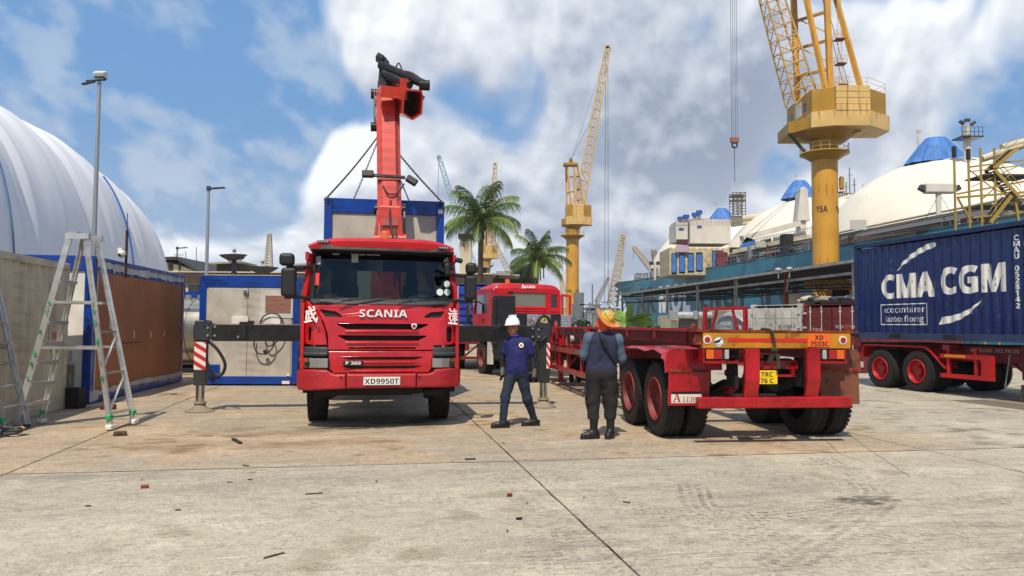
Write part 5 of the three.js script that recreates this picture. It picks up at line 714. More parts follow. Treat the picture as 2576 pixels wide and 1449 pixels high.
// ---------- red tractor unit, seen from behind ----------
{
  const c = thing('tractor_truck', 'red tractor truck with chequer plate box, seen from behind left of the trailer', 'truck', [.5, 0, -24.3], 21 * D2R);
  const rp = M.redCab; // local: rear of the cab at z = 0, facing +z (towards us)
  const back = g().ext([[-1.16, 1.2], [1.16, 1.2], [1.17, 2.5], [1.1, 2.74], [-1.1, 2.74], [-1.17, 2.5]], .1, 0, 0, -.1, 0, 0, 0, .02, [[[-.48, 2.18], [.62, 2.18], [.64, 2.6], [-.5, 2.6]], [[.82, 2.14], [1.02, 2.14], [1.02, 2.56], [.82, 2.56]]]).mesh('cab_back', rp, c);
  g().rbox(1.14, .44, .02, .07, 2.39, -.05, .01).mesh('rear_window', mat('dusty rear glass', 0x6c6b5e, { phys: 1, roughness: .1, clearcoat: 1 }), back); g().rbox(.22, .44, .02, .92, 2.35, -.05, .01).mesh('rear_window', M.glassD, back);
  for (const [y, x0, x1] of [[2.12, -.5, .64], [2.04, -.5, .64], [1.96, -.5, .64], [2.04, .8, 1.06], [1.94, .8, 1.06]]) g().rbox(x1 - x0, .05, .03, (x0 + x1) / 2, y, .008, .02).mesh('pressed_rib', rp, back);
  { const sec = (z, y, w, h) => Array.from({ length: 17 }, (_, i) => { const t = i / 8 - 1; return V(t * w, y + h * (1 - Math.abs(t) ** 9), z); }), S = [sec(.0, 2.66, 1.14, .08), sec(-.06, 2.68, 1.16, .2), sec(-.8, 2.7, 1.17, .24), sec(-1.6, 2.66, 1.15, .22), sec(-2.0, 2.55, 1.1, .1)], pos = []; for (let a = 0; a < 4; a++) for (let b = 0; b < 16; b++) { const p = S[a][b], q = S[a][b + 1], r = S[a + 1][b], s = S[a + 1][b + 1]; pos.push(...p, ...q, ...r, ...q, ...s, ...r); } const ge = new THREE.BufferGeometry(); ge.setAttribute('position', new THREE.BufferAttribute(new Float32Array(pos), 3)); ge.computeVertexNormals(); g().add(ge).mesh('cab_roof', rp, c); }
  const ar = printPlane(.62, .2, 256, 84, (x) => { x.fillStyle = '#efeeea'; x.font = 'bold 78px serif'; x.fillText('A', 12, 72); x.font = 'bold 52px serif'; x.scale(.9, 1); x.fillText('LLIED', 74, 66); x.lineWidth = 4; }, true); ar.name = 'roof_lettering'; ar.position.set(.05, 2.81, -.0); ar.rotation.x = -.5; c.add(ar);
  for (const s of [-1, 1]) { const sd = g().box(.06, .9, 1.9, s * 1.14, 1.5, -1.05).box(.06, .16, 1.8, s * 1.12, 2.66, -1).box(.06, .8, .5, s * 1.13, 2.25, -.32).bar(V(s * 1.13, 1.9, -2.0), V(s * 1.1, 2.66, -1.75), .08).mesh('cab_side', rp, c); g().box(.02, .62, 1.1, s * 1.13, 2.26, -1.1).mesh('side_window', M.glassD, sd); g().rbox(.04, .05, .2, s * 1.18, 1.75, -.9, .01).mesh('door_handle', M.blackPl, sd); }
  g().box(2.2, .75, .06, 0, 1.6, -2.03).mesh('cab_front', rp, c); for (const x of [-.5, .6]) g().rbox(.5, .75, .2, x, 1.9, -.75, .08).mesh('seat', mat('pale seat', 0xa8a695, { roughness: .9 }), c); g().box(2.2, .06, 1.9, 0, 1.15, -1).mesh('cab_floor', M.dark, c);
  g().rbox(.62, 1.5, .4, -.88, 1.75, .22, .04).mesh('air_intake', M.blackPl, c); for (let k = 0; k < 12; k++) g().box(.06, .05, .44, -1.2, 1.15 + k * .11, .22).mesh('intake_rib', M.blackPl, c);
  const cheq = mat('chequer plate', 0xb9bcbd, { roughness: .32, metalness: .7, bumpMap: tex(128, 128, (u, v) => { const a = (u * 4) % 1 - .5, b = (v * 4) % 1 - .5, f = ((Math.floor(u * 4) + Math.floor(v * 4)) % 2) ? a + b : a - b, e = ((Math.floor(u * 4) + Math.floor(v * 4)) % 2) ? a - b : a + b; return grey(Math.abs(f) < .16 && Math.abs(e) < .42 ? 255 : 60); }, false, 3), bumpScale: .02 });
  const bx = g().rbox(2.0, .62, .5, .2, 1.6, .4, .01).mesh('chequer_box', cheq, c); for (const x of [-.52, .62]) g().box(.34, .66, .52, x + .06, 1.61, .405).mesh('black_band', M.blackPl, bx);
  g().ext([[0, -.13], [.07, 0], [0, .13], [-.07, 0]], .004, .68, 1.62, .667).mesh('warning_diamond', mat('faded orange', 0xb5492c, { roughness: .7 }), bx); g().add(new THREE.TorusGeometry(.075, .022, 8, 18), .3, 1.72, .66).mesh('yellow_coupling', mat('yellow hose', 0xc9b024, { roughness: .6 }), bx);
  { const q = []; for (let k = 0; k < 60; k++) { const a = k * .5; q.push(V(-.22 + k * .006 + Math.cos(a) * .07, 1.74 - k * .005 + Math.sin(a) * .07, .68 + Math.sin(a * .5) * .03)); } g().tube(q, .008, 240, 5).mesh('coiled_air_line', mat('maroon line', 0x7d2a3c, { roughness: .5 }), bx); }
  for (const s of [-1, 1]) { g().box(.1, .26, 5.6, s * .42, .86, 1.0).mesh('chassis_rail', M.dark, c); wheelParts(c, .52, .3, s * 1.0, -1.15, mat('dusty red hub', 0x8a3a34, { roughness: .6, map: T.wear }), s); wheelParts(c, .52, .28, s * 1.06, 2.5, M.dark, s, true); g().box(.1, .9, .3, s * 1.12, .8, -.35).mesh('side_panel', M.white, c); g().rbox(.5, .6, .9, s * .9, .8, .45, .05).mesh('fuel_tank', M.dark, c); }
  g().box(.95, .08, 1.0, 0, 1.06, 2.3).mesh('fifth_wheel', M.dark, c);
  const fr = g().ext([[0, 0], [.34, 0], [.34, 1.26], [0, 1.3]], .06, 1.22, 1.3, -.12, 0, 0, 0, .01, [[[.06, .5], [.27, .5], [.27, 1.2], [.06, 1.22]]]).mesh('open_door', rp, c); g().box(.24, .44, .02, 1.39, 1.55, -.03).mesh('door_lining', M.blackPl, fr);
  for (const s of [-1, 1]) { const mr = g().rbox(.14, .62, .2, s * 1.42, 1.95, -1.7, .04).mesh('mirror_head', M.blackPl, c); g().box(.1, .3, .01, s * 1.42, 2.08, -1.598).mesh('mirror_glass', M.chrome, mr); g().rod(V(s * 1.12, 2.4, -1.8), V(s * 1.42, 2.25, -1.72), .025).mesh('mirror_arm', M.blackPl, c); g().rod(V(s * 1.12, 1.5, -1.8), V(s * 1.42, 1.65, -1.72), .025).mesh('mirror_arm', M.blackPl, c); }
  const be = g().cyl(.07, .08, .14, -.5, 2.98, -.5).mesh('beacon_lamp', M.amber, c); g().rbox(.14, .1, .08, -.62, 2.6, .12, .02).rod(V(-.62, 2.6, .1), V(-.9, 2.55, .05), .012).mesh('work_lamp', M.blackPl, c);
}
// blue container and red trailer behind the crane truck
{
  const th = 4 * D2R, p = at(1212, 800, 27), o = container('shipping_container', 'bright blue container with ribbed doors between the crane truck and red tractor', [p.x, 1.05, p.z], th, 2.44, 2.0, 6.06, mat('bright container blue', 0x1b46b4, { roughness: .5, map: T.dust })), m = mats['bright container blue'], rod = mat('pale rod', 0xb9bcc4, { roughness: .5 });
  for (const s of [-1, 1]) { const d = g().rbox(1.06, 1.76, .04, s * .55, 1.0, -.02, .01).mesh('door', m, o); for (let k = 0; k < 5; k++) { g().box(.9, .12, .04, s * .55, .62 + k * .24, .01, .5).mesh('door_rib', m, d); } for (const b of [.28, .84]) g().cyl(.02, .02, 1.8, s * b, 1, .06, 0, 0, 0, 8).mesh('lock_rod', rod, d); for (const b of [.4, .75]) g().box(.05, .1, .06, s * b, .34, .04).mesh('handle', rod, d); }
  g().box(.2, .28, .01, -.75, .4, .035).mesh('data_plate', mat('brown plate', 0xa88e5a, { roughness: .7 }), o);
  const t = thing('container_trailer', 'maroon trailer under the bright blue container behind the crane truck', 'trailer', [p.x, 0, p.z], th); for (const s of [-1, 1]) { g().box(.14, .36, 7, s * .5, .86, -3.4).mesh('main_beam', M.redDark, t); for (const z of [-1.2, -2.5]) wheelParts(t, .48, .28, s * 1.05, z, M.dark, s, true); g().box(.09, .9, .09, s * .85, .5, -.1).mesh('rear_post', M.redDark, t); g().bar(V(s * .1, .9, -.1), V(s * .8, .3, -.1), .06).mesh('rear_brace', M.redDark, t); } g().box(2.3, .12, .12, 0, .98, -.05).mesh('rear_beam', M.redDark, t); g().box(2.1, .1, .1, 0, .42, -.05).mesh('underrun_bar', M.redDark, t);
}
// ---------- people ----------
function sdfMesh(f, lo, hi, cell) { // surface nets over a distance field
  const n = [0, 1, 2].map((k) => Math.ceil((hi[k] - lo[k]) / cell) + 1), [nx, ny, nz] = n, d = new Float32Array(nx * ny * nz), id = (i, j, k) => (k * ny + j) * nx + i;
  for (let k = 0; k < nz; k++) for (let j = 0; j < ny; j++) for (let i = 0; i < nx; i++) d[id(i, j, k)] = f(lo[0] + i * cell, lo[1] + j * cell, lo[2] + k * cell);
  const vi = new Int32Array(nx * ny * nz).fill(-1), pos = [], idx = []; const E = [[0, 1], [0, 2], [0, 4], [1, 3], [1, 5], [2, 3], [2, 6], [3, 7], [4, 5], [4, 6], [5, 7], [6, 7]];
  for (let k = 0; k < nz - 1; k++) for (let j = 0; j < ny - 1; j++) for (let i = 0; i < nx - 1; i++) { const c = []; let m = 0; for (let q = 0; q < 8; q++) { c[q] = d[id(i + (q & 1), j + (q >> 1 & 1), k + (q >> 2))]; if (c[q] < 0) m |= 1 << q; } if (m === 0 || m === 255) continue; let x = 0, y = 0, z = 0, w = 0; for (const [a, b] of E) if ((c[a] < 0) !== (c[b] < 0)) { const t = c[a] / (c[a] - c[b]); x += lerp(a & 1, b & 1, t); y += lerp(a >> 1 & 1, b >> 1 & 1, t); z += lerp(a >> 2, b >> 2, t); w++; } vi[id(i, j, k)] = pos.length / 3; pos.push(lo[0] + (i + x / w) * cell, lo[1] + (j + y / w) * cell, lo[2] + (k + z / w) * cell); }
  const quad = (a, b, c, e, fl) => { if (a < 0 || b < 0 || c < 0 || e < 0) return; if (fl) idx.push(a, b, c, a, c, e); else idx.push(a, c, b, a, e, c); };
  for (let k = 1; k < nz - 1; k++) for (let j = 1; j < ny - 1; j++) for (let i = 1; i < nx - 1; i++) { const s = d[id(i, j, k)] < 0; if (s !== d[id(i + 1, j, k)] < 0) quad(vi[id(i, j - 1, k - 1)], vi[id(i, j, k - 1)], vi[id(i, j, k)], vi[id(i, j - 1, k)], s); if (s !== d[id(i, j + 1, k)] < 0) quad(vi[id(i - 1, j, k - 1)], vi[id(i - 1, j, k)], vi[id(i, j, k)], vi[id(i, j, k - 1)], s); if (s !== d[id(i, j, k + 1)] < 0) quad(vi[id(i - 1, j - 1, k)], vi[id(i, j - 1, k)], vi[id(i, j, k)], vi[id(i - 1, j, k)], s); }
  const ge = new THREE.BufferGeometry(); ge.setAttribute('position', new THREE.BufferAttribute(new Float32Array(pos), 3)); ge.setIndex(idx); ge.computeVertexNormals(); return ge;
}
function cap(a, b, ra, rb) { const bx = b[0] - a[0], by = b[1] - a[1], bz = b[2] - a[2], l2 = bx * bx + by * by + bz * bz || 1e-9; return (x, y, z) => { const px = x - a[0], py = y - a[1], pz = z - a[2], t = clamp((px * bx + py * by + pz * bz) / l2), dx = px - bx * t, dy = py - by * t, dz = pz - bz * t; return Math.sqrt(dx * dx + dy * dy + dz * dz) - (ra + (rb - ra) * t); }; }
function ell(c, r) { return (x, y, z) => { const a = (x - c[0]) / r[0], b = (y - c[1]) / r[1], e = (z - c[2]) / r[2], k = Math.sqrt(a * a + b * b + e * e); return (k - 1) * Math.min(...r); }; }
const smin = (a, b, k) => { const h = Math.max(k - Math.abs(a - b), 0) / k; return Math.min(a, b) - h * h * k * .25; };
const uni = (l, k) => (x, y, z) => { let d = 9; for (const f of l) d = smin(d, f(x, y, z), k); return d; };
const folds = (f, amp, fr, off = 0) => (x, y, z) => { const d = f(x, y, z); return Math.abs(d) > .05 ? d : d + amp * (fbm((x + z * .7) * fr + off, (y - x * .5) * fr * 1.7, 3) - .5) * 2; };
const cutY = (f, y0, y1) => (x, y, z) => Math.max(f(x, y, z), y0 - y, y - y1);
const smooth = (geo) => { const q = g(); q.add(geo); return q; };
// the head: local origin at its middle, facing +z; returned as one geometry
function headGeo() { const f = uni([ell([0, .02, -.008], [.077, .1, .094]), ell([0, -.045, .03], [.058, .07, .058]), ell([0, -.085, .045], [.032, .03, .03]), cap([0, .012, .088], [0, -.028, .108], .009, .016), cap([-.034, .035, .078], [.034, .035, .078], .012, .012), cap([-.02, -.062, .082], [.02, -.062, .082], .009, .009), cap([-.036, -.02, .066], [-.03, -.03, .07], .02, .02), cap([.036, -.02, .066], [.03, -.03, .07], .02, .02), ell([-.078, .0, -.005], [.011, .032, .02]), ell([.078, .0, -.005], [.011, .032, .02]), cap([0, -.06, -.02], [0, -.15, -.03], .056, .06)], .02); return sdfMesh(f, [-.11, -.17, -.12], [.11, .14, .14], .006); }
// a hand hanging down from the wrist at the origin, palm towards -x, five separate curled fingers
function handFn(o, side) { const l = [cap([0, -.01, 0], [0, -.075, .005], .026, .032), cap([0, -.05, -.02], [0, -.085, -.024], .02, .02), cap([0, -.05, .02], [0, -.085, .024], .02, .02)]; [[-.03, .058], [-.01, .068], [.011, .064], [.031, .05]].forEach(([z, len]) => { l.push(cap([0, -.085, z], [-side * .012, -.085 - len * .6, z], .0105, .0095), cap([-side * .012, -.085 - len * .6, z], [-side * .034, -.085 - len, z], .0095, .008)); }); l.push(cap([0, -.03, .03], [-side * .016, -.065, .052], .013, .011), cap([-side * .016, -.065, .052], [-side * .03, -.09, .05], .011, .009)); return (x, y, z) => { let d = 9; for (const f of l) d = smin(d, f(x - o[0], y - o[1], z - o[2]), .008); return d; }; }
function boot(parent, ankle, toeDir, low, m, len = .28, nm = 'boot') { // foot pointing along toeDir (x, z)
  const [ax, ay, az] = ankle, t = [toeDir[0], toeDir[1]], H = low ? .1 : .3, P = (a, y) => [ax + t[0] * a, y, az + t[1] * a];
  const f = uni([cap(P(-.05, .055), P(len * .3, .055), .046, .05), cap(P(len * .3, .05), P(len * .62, .045), .05, .042), cap([ax, .07, az], [ax, H, az], .052, low ? .05 : .066)], .05);
  const b = smooth(sdfMesh((x, y, z) => Math.max(f(x, y, z), .012 - y, y - H), [ax - .34, 0, az - .34], [ax + .34, H + .04, az + .34], .011)).mesh(nm, m, parent);
  const s = uni([cap(P(-.055, .02), P(len * .62, .02), .05, .05)], .02); smooth(sdfMesh((x, y, z) => Math.max(s(x, y, z), .002 - y, y - .026), [ax - .34, -.012, az - .34], [ax + .34, .05, az + .34], .009)).mesh('sole', M.blackPl, b); return b;
}
const leather = mat('black leather', 0x17171a, { roughness: .5, map: T.rubber, bumpMap: T.bump, bumpScale: .002 });
// walking man in a white helmet
{
  const o = thing('person', 'walking man in white helmet, blue polo shirt and dark jeans', 'person', [.06, 0, -12.05]); o.scale.set(.94, 1, .94);
  const J = { neck: [-.02, 1.37, .0], ch: [.03, 1.22, 0], be: [.02, 1.0, .02], pel: [.01, .84, 0], lsh: [-.13, 1.3, -.06], rsh: [.2, 1.3, .03], lel: [-.225, 1.06, -.1], lha: [-.215, .87, -.08], rel: [.285, 1.05, .0], rha: [.315, .85, .05], lh: [-.08, .83, .0], rh: [.11, .83, 0], lk: [-.165, .46, .1], la: [-.2, .1, .14], rk: [.2, .44, -.02], ra: [.315, .12, -.14] };
  const torso = [cap([-.055, 1.26, 0], [-.05, .9, .02], .1, .108), cap([.105, 1.27, .01], [.085, .9, .02], .1, .108), cap([.02, 1.15, .03], [.02, .95, .045], .1, .105), cap(J.lsh, [-.05, 1.3, -.01], .062, .08), cap(J.rsh, [.1, 1.31, .01], .066, .08), cap([.0, 1.3, 0], J.neck, .075, .06)];
  const arms = [cap(J.lsh, J.lel, .056, .044), cap(J.lel, J.lha, .042, .03), cap(J.rsh, J.rel, .06, .045), cap(J.rel, J.rha, .043, .03)];
  const legs = [cap([-.06, .84, 0], J.lk, .1, .066), cap(J.lk, J.la, .064, .048), cap([.1, .84, 0], J.rk, .102, .066), cap(J.rk, J.ra, .064, .048), cap([-.05, .84, 0], [.1, .84, 0], .1, .1)];
  const body = uni([...torso, ...arms, ...legs], .05), hands = (x, y, z) => Math.min(handFn(J.lha, 1)(x, y, z), 9);
  const hd = headGeo(), hm = new THREE.Matrix4().compose(V(-.045, 1.53, .03), new THREE.Quaternion().setFromEuler(new THREE.Euler(.12, -.42, .04)), ONE); hd.applyMatrix4(hm);
  const q = g(); q.add(sdfMesh((x, y, z) => body(x, y, z) + .012, [-.4, .05, -.32], [.46, 1.46, .32], .016)); q.add(hd); for (const [h, s] of [[J.lha, 1], [J.rha, 1]]) q.add(sdfMesh(handFn(h, s), [h[0] - .1, h[1] - .19, h[2] - .09], [h[0] + .08, h[1] + .06, h[2] + .1], .006)); q.mesh('body', M.skin, o);
  const polo = mat('navy blue polo', 0x141b58, { roughness: .85, bumpMap: T.cloth, bumpScale: .001 });
  const shirtF = folds(uni([...torso, cap([-.05, .86, .01], [.085, .86, .01], .112, .112), cap(J.lsh, V(...J.lsh).lerp(V(...J.lel), .55).toArray(), .072, .068), cap(J.rsh, V(...J.rsh).lerp(V(...J.rel), .58).toArray(), .076, .074)], .045), .011, 8);
  const cutArm = (f, s, e, t0, keepAbove) => { const a = V(...s), b = V(...e), d = b.clone().sub(a).normalize(), p = a.clone().lerp(b, t0); return (x, y, z) => Math.max(f(x, y, z), Math.hypot(x - p.x, y - p.y, z - p.z) < .13 ? ((x - p.x) * d.x + (y - p.y) * d.y + (z - p.z) * d.z) * keepAbove : -9); };
  smooth(sdfMesh(cutY((x, y, z) => Math.max(shirtF(x, y, z) - .004, -Math.hypot(x + .02, y - 1.42, z - .0) + .068), .79, 1.42), [-.42, .74, -.3], [.46, 1.46, .3], .012)).mesh('polo_shirt', polo, o);
  const sl = mat('black arm sleeve', 0x14151a, { roughness: .8 }); for (const [s, e, h] of [[J.lsh, J.lel, J.lha], [J.rsh, J.rel, J.rha]]) { const mid = V(...s).lerp(V(...e), .45).toArray(); const f = folds(uni([cap(mid, e, .054, .048), cap(e, h, .048, .035)], .03), .003, 16); smooth(sdfMesh(f, [Math.min(mid[0], h[0], e[0]) - .09, h[1] - .06, Math.min(mid[2], e[2], h[2]) - .09], [Math.max(mid[0], h[0], e[0]) + .09, mid[1] + .09, Math.max(mid[2], e[2], h[2]) + .09], .011)).mesh('arm_sleeve', sl, o); }
  for (const h of [J.lha, J.rha]) { const f = handFn(h, 1); const gl = smooth(sdfMesh((x, y, z) => smin(f(x, y, z) - .005, cap([h[0], h[1] + .03, h[2]], [h[0], h[1] - .02, h[2]], .037, .036)(x, y, z), .02), [h[0] - .1, h[1] - .19, h[2] - .1], [h[0] + .09, h[1] + .08, h[2] + .11], .006)).mesh('work_glove', mat('grey work glove', 0x6d6a66, { roughness: .9, map: T.wear }), o); smooth(sdfMesh((x, y, z) => Math.max(f(x, y, z) - .008, y - (h[1] - .07)), [h[0] - .1, h[1] - .2, h[2] - .1], [h[0] + .09, h[1], h[2] + .11], .006)).mesh('glove_grip', M.blackPl, gl); }
  const jean = mat('dark denim', 0x1c2a40, { roughness: .85, bumpMap: T.cloth, bumpScale: .0015, map: T.soft }); smooth(sdfMesh(cutY(folds((x, y, z) => uni(legs, .05)(x, y, z) - .01, .012, 11, 4), .085, .9), [-.42, .04, -.34], [.5, .95, .34], .012)).mesh('jeans', jean, o);
  boot(o, [J.la[0] + .02, 0, J.la[2]], [-.93, .36], true, leather, .3, 'shoe').rotation.set(0, 0, 0); boot(o, [J.ra[0] + .01, 0, J.ra[2]], [-.95, .3], true, leather, .3, 'shoe');
  const cm = mat('bright blue collar', 0x1a2fb0, { roughness: .8 }); g().add(new THREE.TorusGeometry(.068, .017, 8, 24, 5.2), -.02, 1.395, .0, Math.PI / 2 - .25, .1, -.9).mesh('collar', cm, o);
  const bd = printPlane(.085, .085, 96, 96, (x) => { x.fillStyle = '#c9b46a'; x.beginPath(); x.arc(48, 48, 46, 0, 7); x.fill(); x.fillStyle = '#efe9d8'; x.beginPath(); x.arc(48, 48, 40, 0, 7); x.fill(); x.fillStyle = '#4a1f2c'; x.beginPath(); x.arc(48, 50, 24, 0, 7); x.fill(); x.fillStyle = '#b33'; x.beginPath(); x.arc(44, 52, 12, 0, 7); x.fill(); x.fillStyle = '#a08a3c'; for (let k = 0; k < 14; k++) { x.beginPath(); x.arc(48 + Math.cos(k * .45) * 34, 48 + Math.sin(k * .45) * 34, 3, 0, 7); x.fill(); } }, true); bd.name = 'shirt_badge'; bd.position.set(.095, 1.27, .128); bd.rotation.set(-.28, .06, 0); o.add(bd);
  const H = new THREE.Group(); H.name = 'helmet'; H.position.set(-.05, 1.585, .015); H.rotation.set(.06, -.5, .08); o.add(H); const hp = mat('white helmet', 0xf4f4f2, { phys: 1, roughness: .3, clearcoat: .4 });
  const sh = g().add(new THREE.SphereGeometry(.128, 32, 16, 0, 6.2832, 0, 1.62), 0, 0, 0, 0, 0, 0, V(.92, 1.12, 1.16)); sh.mesh('shell', hp, H); g().rbox(.028, .02, .24, 0, .138, -.01, .01, 0, 0, 0).mesh('ridge', hp, H); { const s = new THREE.Shape(); s.absellipse(0, 0, .124, .152, 0, 7); const s2 = new THREE.Shape(); s2.moveTo(-.105, .06); s2.quadraticCurveTo(-.08, .215, 0, .222); s2.quadraticCurveTo(.08, .215, .105, .06); s2.closePath(); g().ext(s2, .008, 0, .012, 0, Math.PI / 2, 0, 0, .002).ext(s, .008, 0, .008, 0, Math.PI / 2, 0, 0, .002).mesh('peak', hp, H); }
  g().sph(.082, -.045, 1.55, .002, 1.02, .95, 1.08, 20).mesh('hair', mat('black hair', 0x120f0e, { roughness: .7 }), o).position.set(.012, -.0, -.025);
  for (const s of [-1, 1]) { const e = V(s * .032, .018, .083).applyMatrix4(hm); const ey = g().sph(.01, e.x, e.y, e.z, 1.4, .6, .7, 8).mesh('eye', M.ink, o); const b = V(s * .034, .04, .088).applyMatrix4(hm); g().sph(.012, b.x, b.y, b.z, 2, .35, .6, 8).mesh('eyebrow', mats['black hair'], o); } { const b = V(0, -.062, .091).applyMatrix4(hm); g().sph(.014, b.x, b.y, b.z, 1.6, .3, .5, 8).mesh('mouth', mat('lip', 0x7a3f34), o); }
}
// man seen from behind in a yellow helmet with sun brim
{
  const o = thing('person', 'man seen from behind in yellow helmet with orange sun brim, navy top and black trousers', 'person', [1.24, 0, -10.85]); o.scale.set(.95, 1, .95);
  const J = { neck: [.06, 1.5, .0], lsh: [-.15, 1.4, 0], rsh: [.265, 1.38, 0], lel: [-.225, 1.17, -.06], lha: [-.1, 1.1, -.26], rel: [.335, 1.12, -.05], rha: [.16, 1.06, -.26], lk: [-.1, .52, -.02], la: [-.085, .1, .02], rk: [.16, .52, -.03], ra: [.165, .1, -.02] };
  const torso = [cap([-.045, 1.35, 0], [-.07, .96, 0], .118, .12), cap([.155, 1.34, 0], [.125, .96, 0], .118, .12), cap(J.lsh, [-.03, 1.4, 0], .075, .09), cap(J.rsh, [.13, 1.4, 0], .075, .09), cap([.05, 1.4, 0], J.neck, .085, .065)];
  const arms = [cap(J.lsh, J.lel, .07, .058), cap(J.lel, J.lha, .055, .036), cap(J.rsh, J.rel, .07, .06), cap(J.rel, J.rha, .055, .036)], legs = [cap([-.08, .9, 0], J.lk, .118, .088), cap(J.lk, J.la, .085, .06), cap([.13, .9, 0], J.rk, .12, .09), cap(J.rk, J.ra, .086, .06), cap([-.07, .9, 0], [.12, .9, 0], .118, .118)];
  const body = uni([...torso, ...arms, ...legs], .05), hm = new THREE.Matrix4().compose(V(.085, 1.63, -.03), new THREE.Quaternion().setFromEuler(new THREE.Euler(.1, Math.PI + .15, .42)), ONE), hd = headGeo(); hd.applyMatrix4(hm);
  const q = g(); q.add(sdfMesh((x, y, z) => body(x, y, z) + .014, [-.36, .05, -.34], [.46, 1.6, .24], .018)); q.add(hd); for (const h of [J.lha, J.rha]) q.add(sdfMesh(handFn(h, 1), [h[0] - .1, h[1] - .19, h[2] - .09], [h[0] + .08, h[1] + .06, h[2] + .1], .007)); q.mesh('body', M.skin, o);
  const navy = mat('washed navy jersey', 0x2b3150, { roughness: .9, bumpMap: T.cloth, bumpScale: .001, map: T.soft }), sleeve = mat('faded blue sleeve', 0x5a7088, { roughness: .9, bumpMap: T.cloth, bumpScale: .001, map: T.soft });
  smooth(sdfMesh(cutY(folds(uni([...torso, cap([-.075, .98, 0], [.13, .98, 0], .126, .126)], .05), .011, 6, 9), .915, 1.5), [-.32, .86, -.28], [.44, 1.56, .28], .012)).mesh('jersey', navy, o);
  for (const [s, e, h] of [[J.lsh, J.lel, J.lha], [J.rsh, J.rel, J.rha]]) smooth(sdfMesh(folds(uni([cap([s[0] * .75 + .015, s[1] + .02, s[2]], s, .07, .085), cap(s, e, .084, .07), cap(e, h, .068, .045)], .04), .008, 9, s[0] * 9), [Math.min(s[0], e[0], h[0]) - .13, h[1] - .1, -.36], [Math.max(s[0], e[0], h[0]) + .13, 1.54, .16], .012)).mesh('sleeve', sleeve, o);
  const tr = mat('black work trousers', 0x211f22, { roughness: .9, bumpMap: T.cloth, bumpScale: .0015, map: T.soft }); const tf = folds((x, y, z) => uni(legs, .05)(x, y, z) - .012, .014, 8, 2); const pants = smooth(sdfMesh(cutY(tf, .27, .965), [-.36, .2, -.3], [.42, 1.0, .26], .012)).mesh('work_trousers', tr, o);
  for (const [x, z, ry] of [[-.2, .0, -1.2], [.27, .0, 1.2]]) g().rbox(.03, .2, .16, x, .68, z, .012, 0, 0, x < 0 ? .08 : -.06).mesh('cargo_pocket', tr, pants); for (const x of [-.06, .13]) g().rbox(.12, .05, .012, x, .9, .135, .005, .1, 0, 0).mesh('pocket_flap', tr, pants);
  boot(o, [J.la[0], 0, J.la[2]], [-.82, .3], false, leather, .32); boot(o, [J.ra[0], 0, J.ra[2]], [-.3, .5], false, leather, .28);
  g().tube([[-.03, 1.47, .06], [.03, 1.38, .135], [.09, 1.27, .142], [.15, 1.16, .14], [.22, 1.06, .1], [.24, 1.0, -.02]], .018, 30, 6).rbox(.05, .09, .02, .07, 1.31, .15, .006, 0, 0, .5).mesh('shoulder_strap', mat('black strap', 0x101012, { roughness: .8 }), o);
  const H = new THREE.Group(); H.name = 'helmet'; H.position.set(.11, 1.675, -.02); H.rotation.set(.32, 0, -.6, 'ZXY'); o.add(H); const yl = mat('yellow helmet', 0xe3b820, { phys: 1, roughness: .32, clearcoat: .4, map: T.dust }), br = mat('orange sun brim', 0xd98a4a, { roughness: .6, map: T.dust, side: THREE.DoubleSide });
  g().add(new THREE.SphereGeometry(.124, 32, 16, 0, 6.2832, 0, 1.6), 0, 0, 0, 0, 0, 0, V(.95, 1.12, 1.18)).mesh('shell', yl, H); for (const x of [-.036, 0, .036]) { const p = []; for (let k = 0; k <= 12; k++) { const a = lerp(-1.15, 1.15, k / 12); p.push(V(x, Math.cos(a) * .138, Math.sin(a) * .147)); } g().tube(p, .009, 24, 6).mesh('ridge', yl, H); }
  { const pos = []; const P = (k, t) => { const a = k / 48 * 6.2832, r = lerp(.118, .205, t); return V(Math.cos(a) * r, .018 + t * (.028 * Math.cos(2 * a) - .006), Math.sin(a) * r * 1.12); }; for (let k = 0; k < 48; k++) for (let j = 0; j < 4; j++) { const A = P(k, j / 4), B = P(k + 1, j / 4), C = P(k, (j + 1) / 4), D = P(k + 1, (j + 1) / 4); pos.push(...A, ...B, ...C, ...B, ...D, ...C); } const ge = new THREE.BufferGeometry(); ge.setAttribute('position', new THREE.BufferAttribute(new Float32Array(pos), 3)); ge.computeVertexNormals(); g().add(ge).mesh('sun_brim', br, H); }
  { const pos = []; const P = (k, t) => { const a = lerp(.35, 2.8, k / 20), r = .125 - t * .012; return V(Math.cos(a) * r, .01 - t * .15 + .012 * Math.sin(k), Math.sin(a) * r * 1.05); }; for (let k = 0; k < 20; k++) for (let j = 0; j < 4; j++) { const A = P(k, j / 4), B = P(k + 1, j / 4), C = P(k, (j + 1) / 4), D = P(k + 1, (j + 1) / 4); pos.push(...A, ...B, ...C, ...B, ...D, ...C); } const ge = new THREE.BufferGeometry(); ge.setAttribute('position', new THREE.BufferAttribute(new Float32Array(pos), 3)); ge.computeVertexNormals(); g().add(ge).mesh('neck_flap', mat('orange neck flap', 0xcf4a1c, { roughness: .7, side: THREE.DoubleSide }), H); }
  const st = g().cz(.021, .003, -.045, .07, .133, 18).mesh('sticker', M.white, H); st.rotation.x = -.25; g().box(.04, .03, .003, -.02, .108, .105, -.7).mesh('sticker', mat('sticker grey', 0x9aa29a), H); g().box(.035, .03, .003, -.075, .085, .105, -.5, -.5).mesh('sticker', mat('sticker green', 0x6aa06a), H);
}
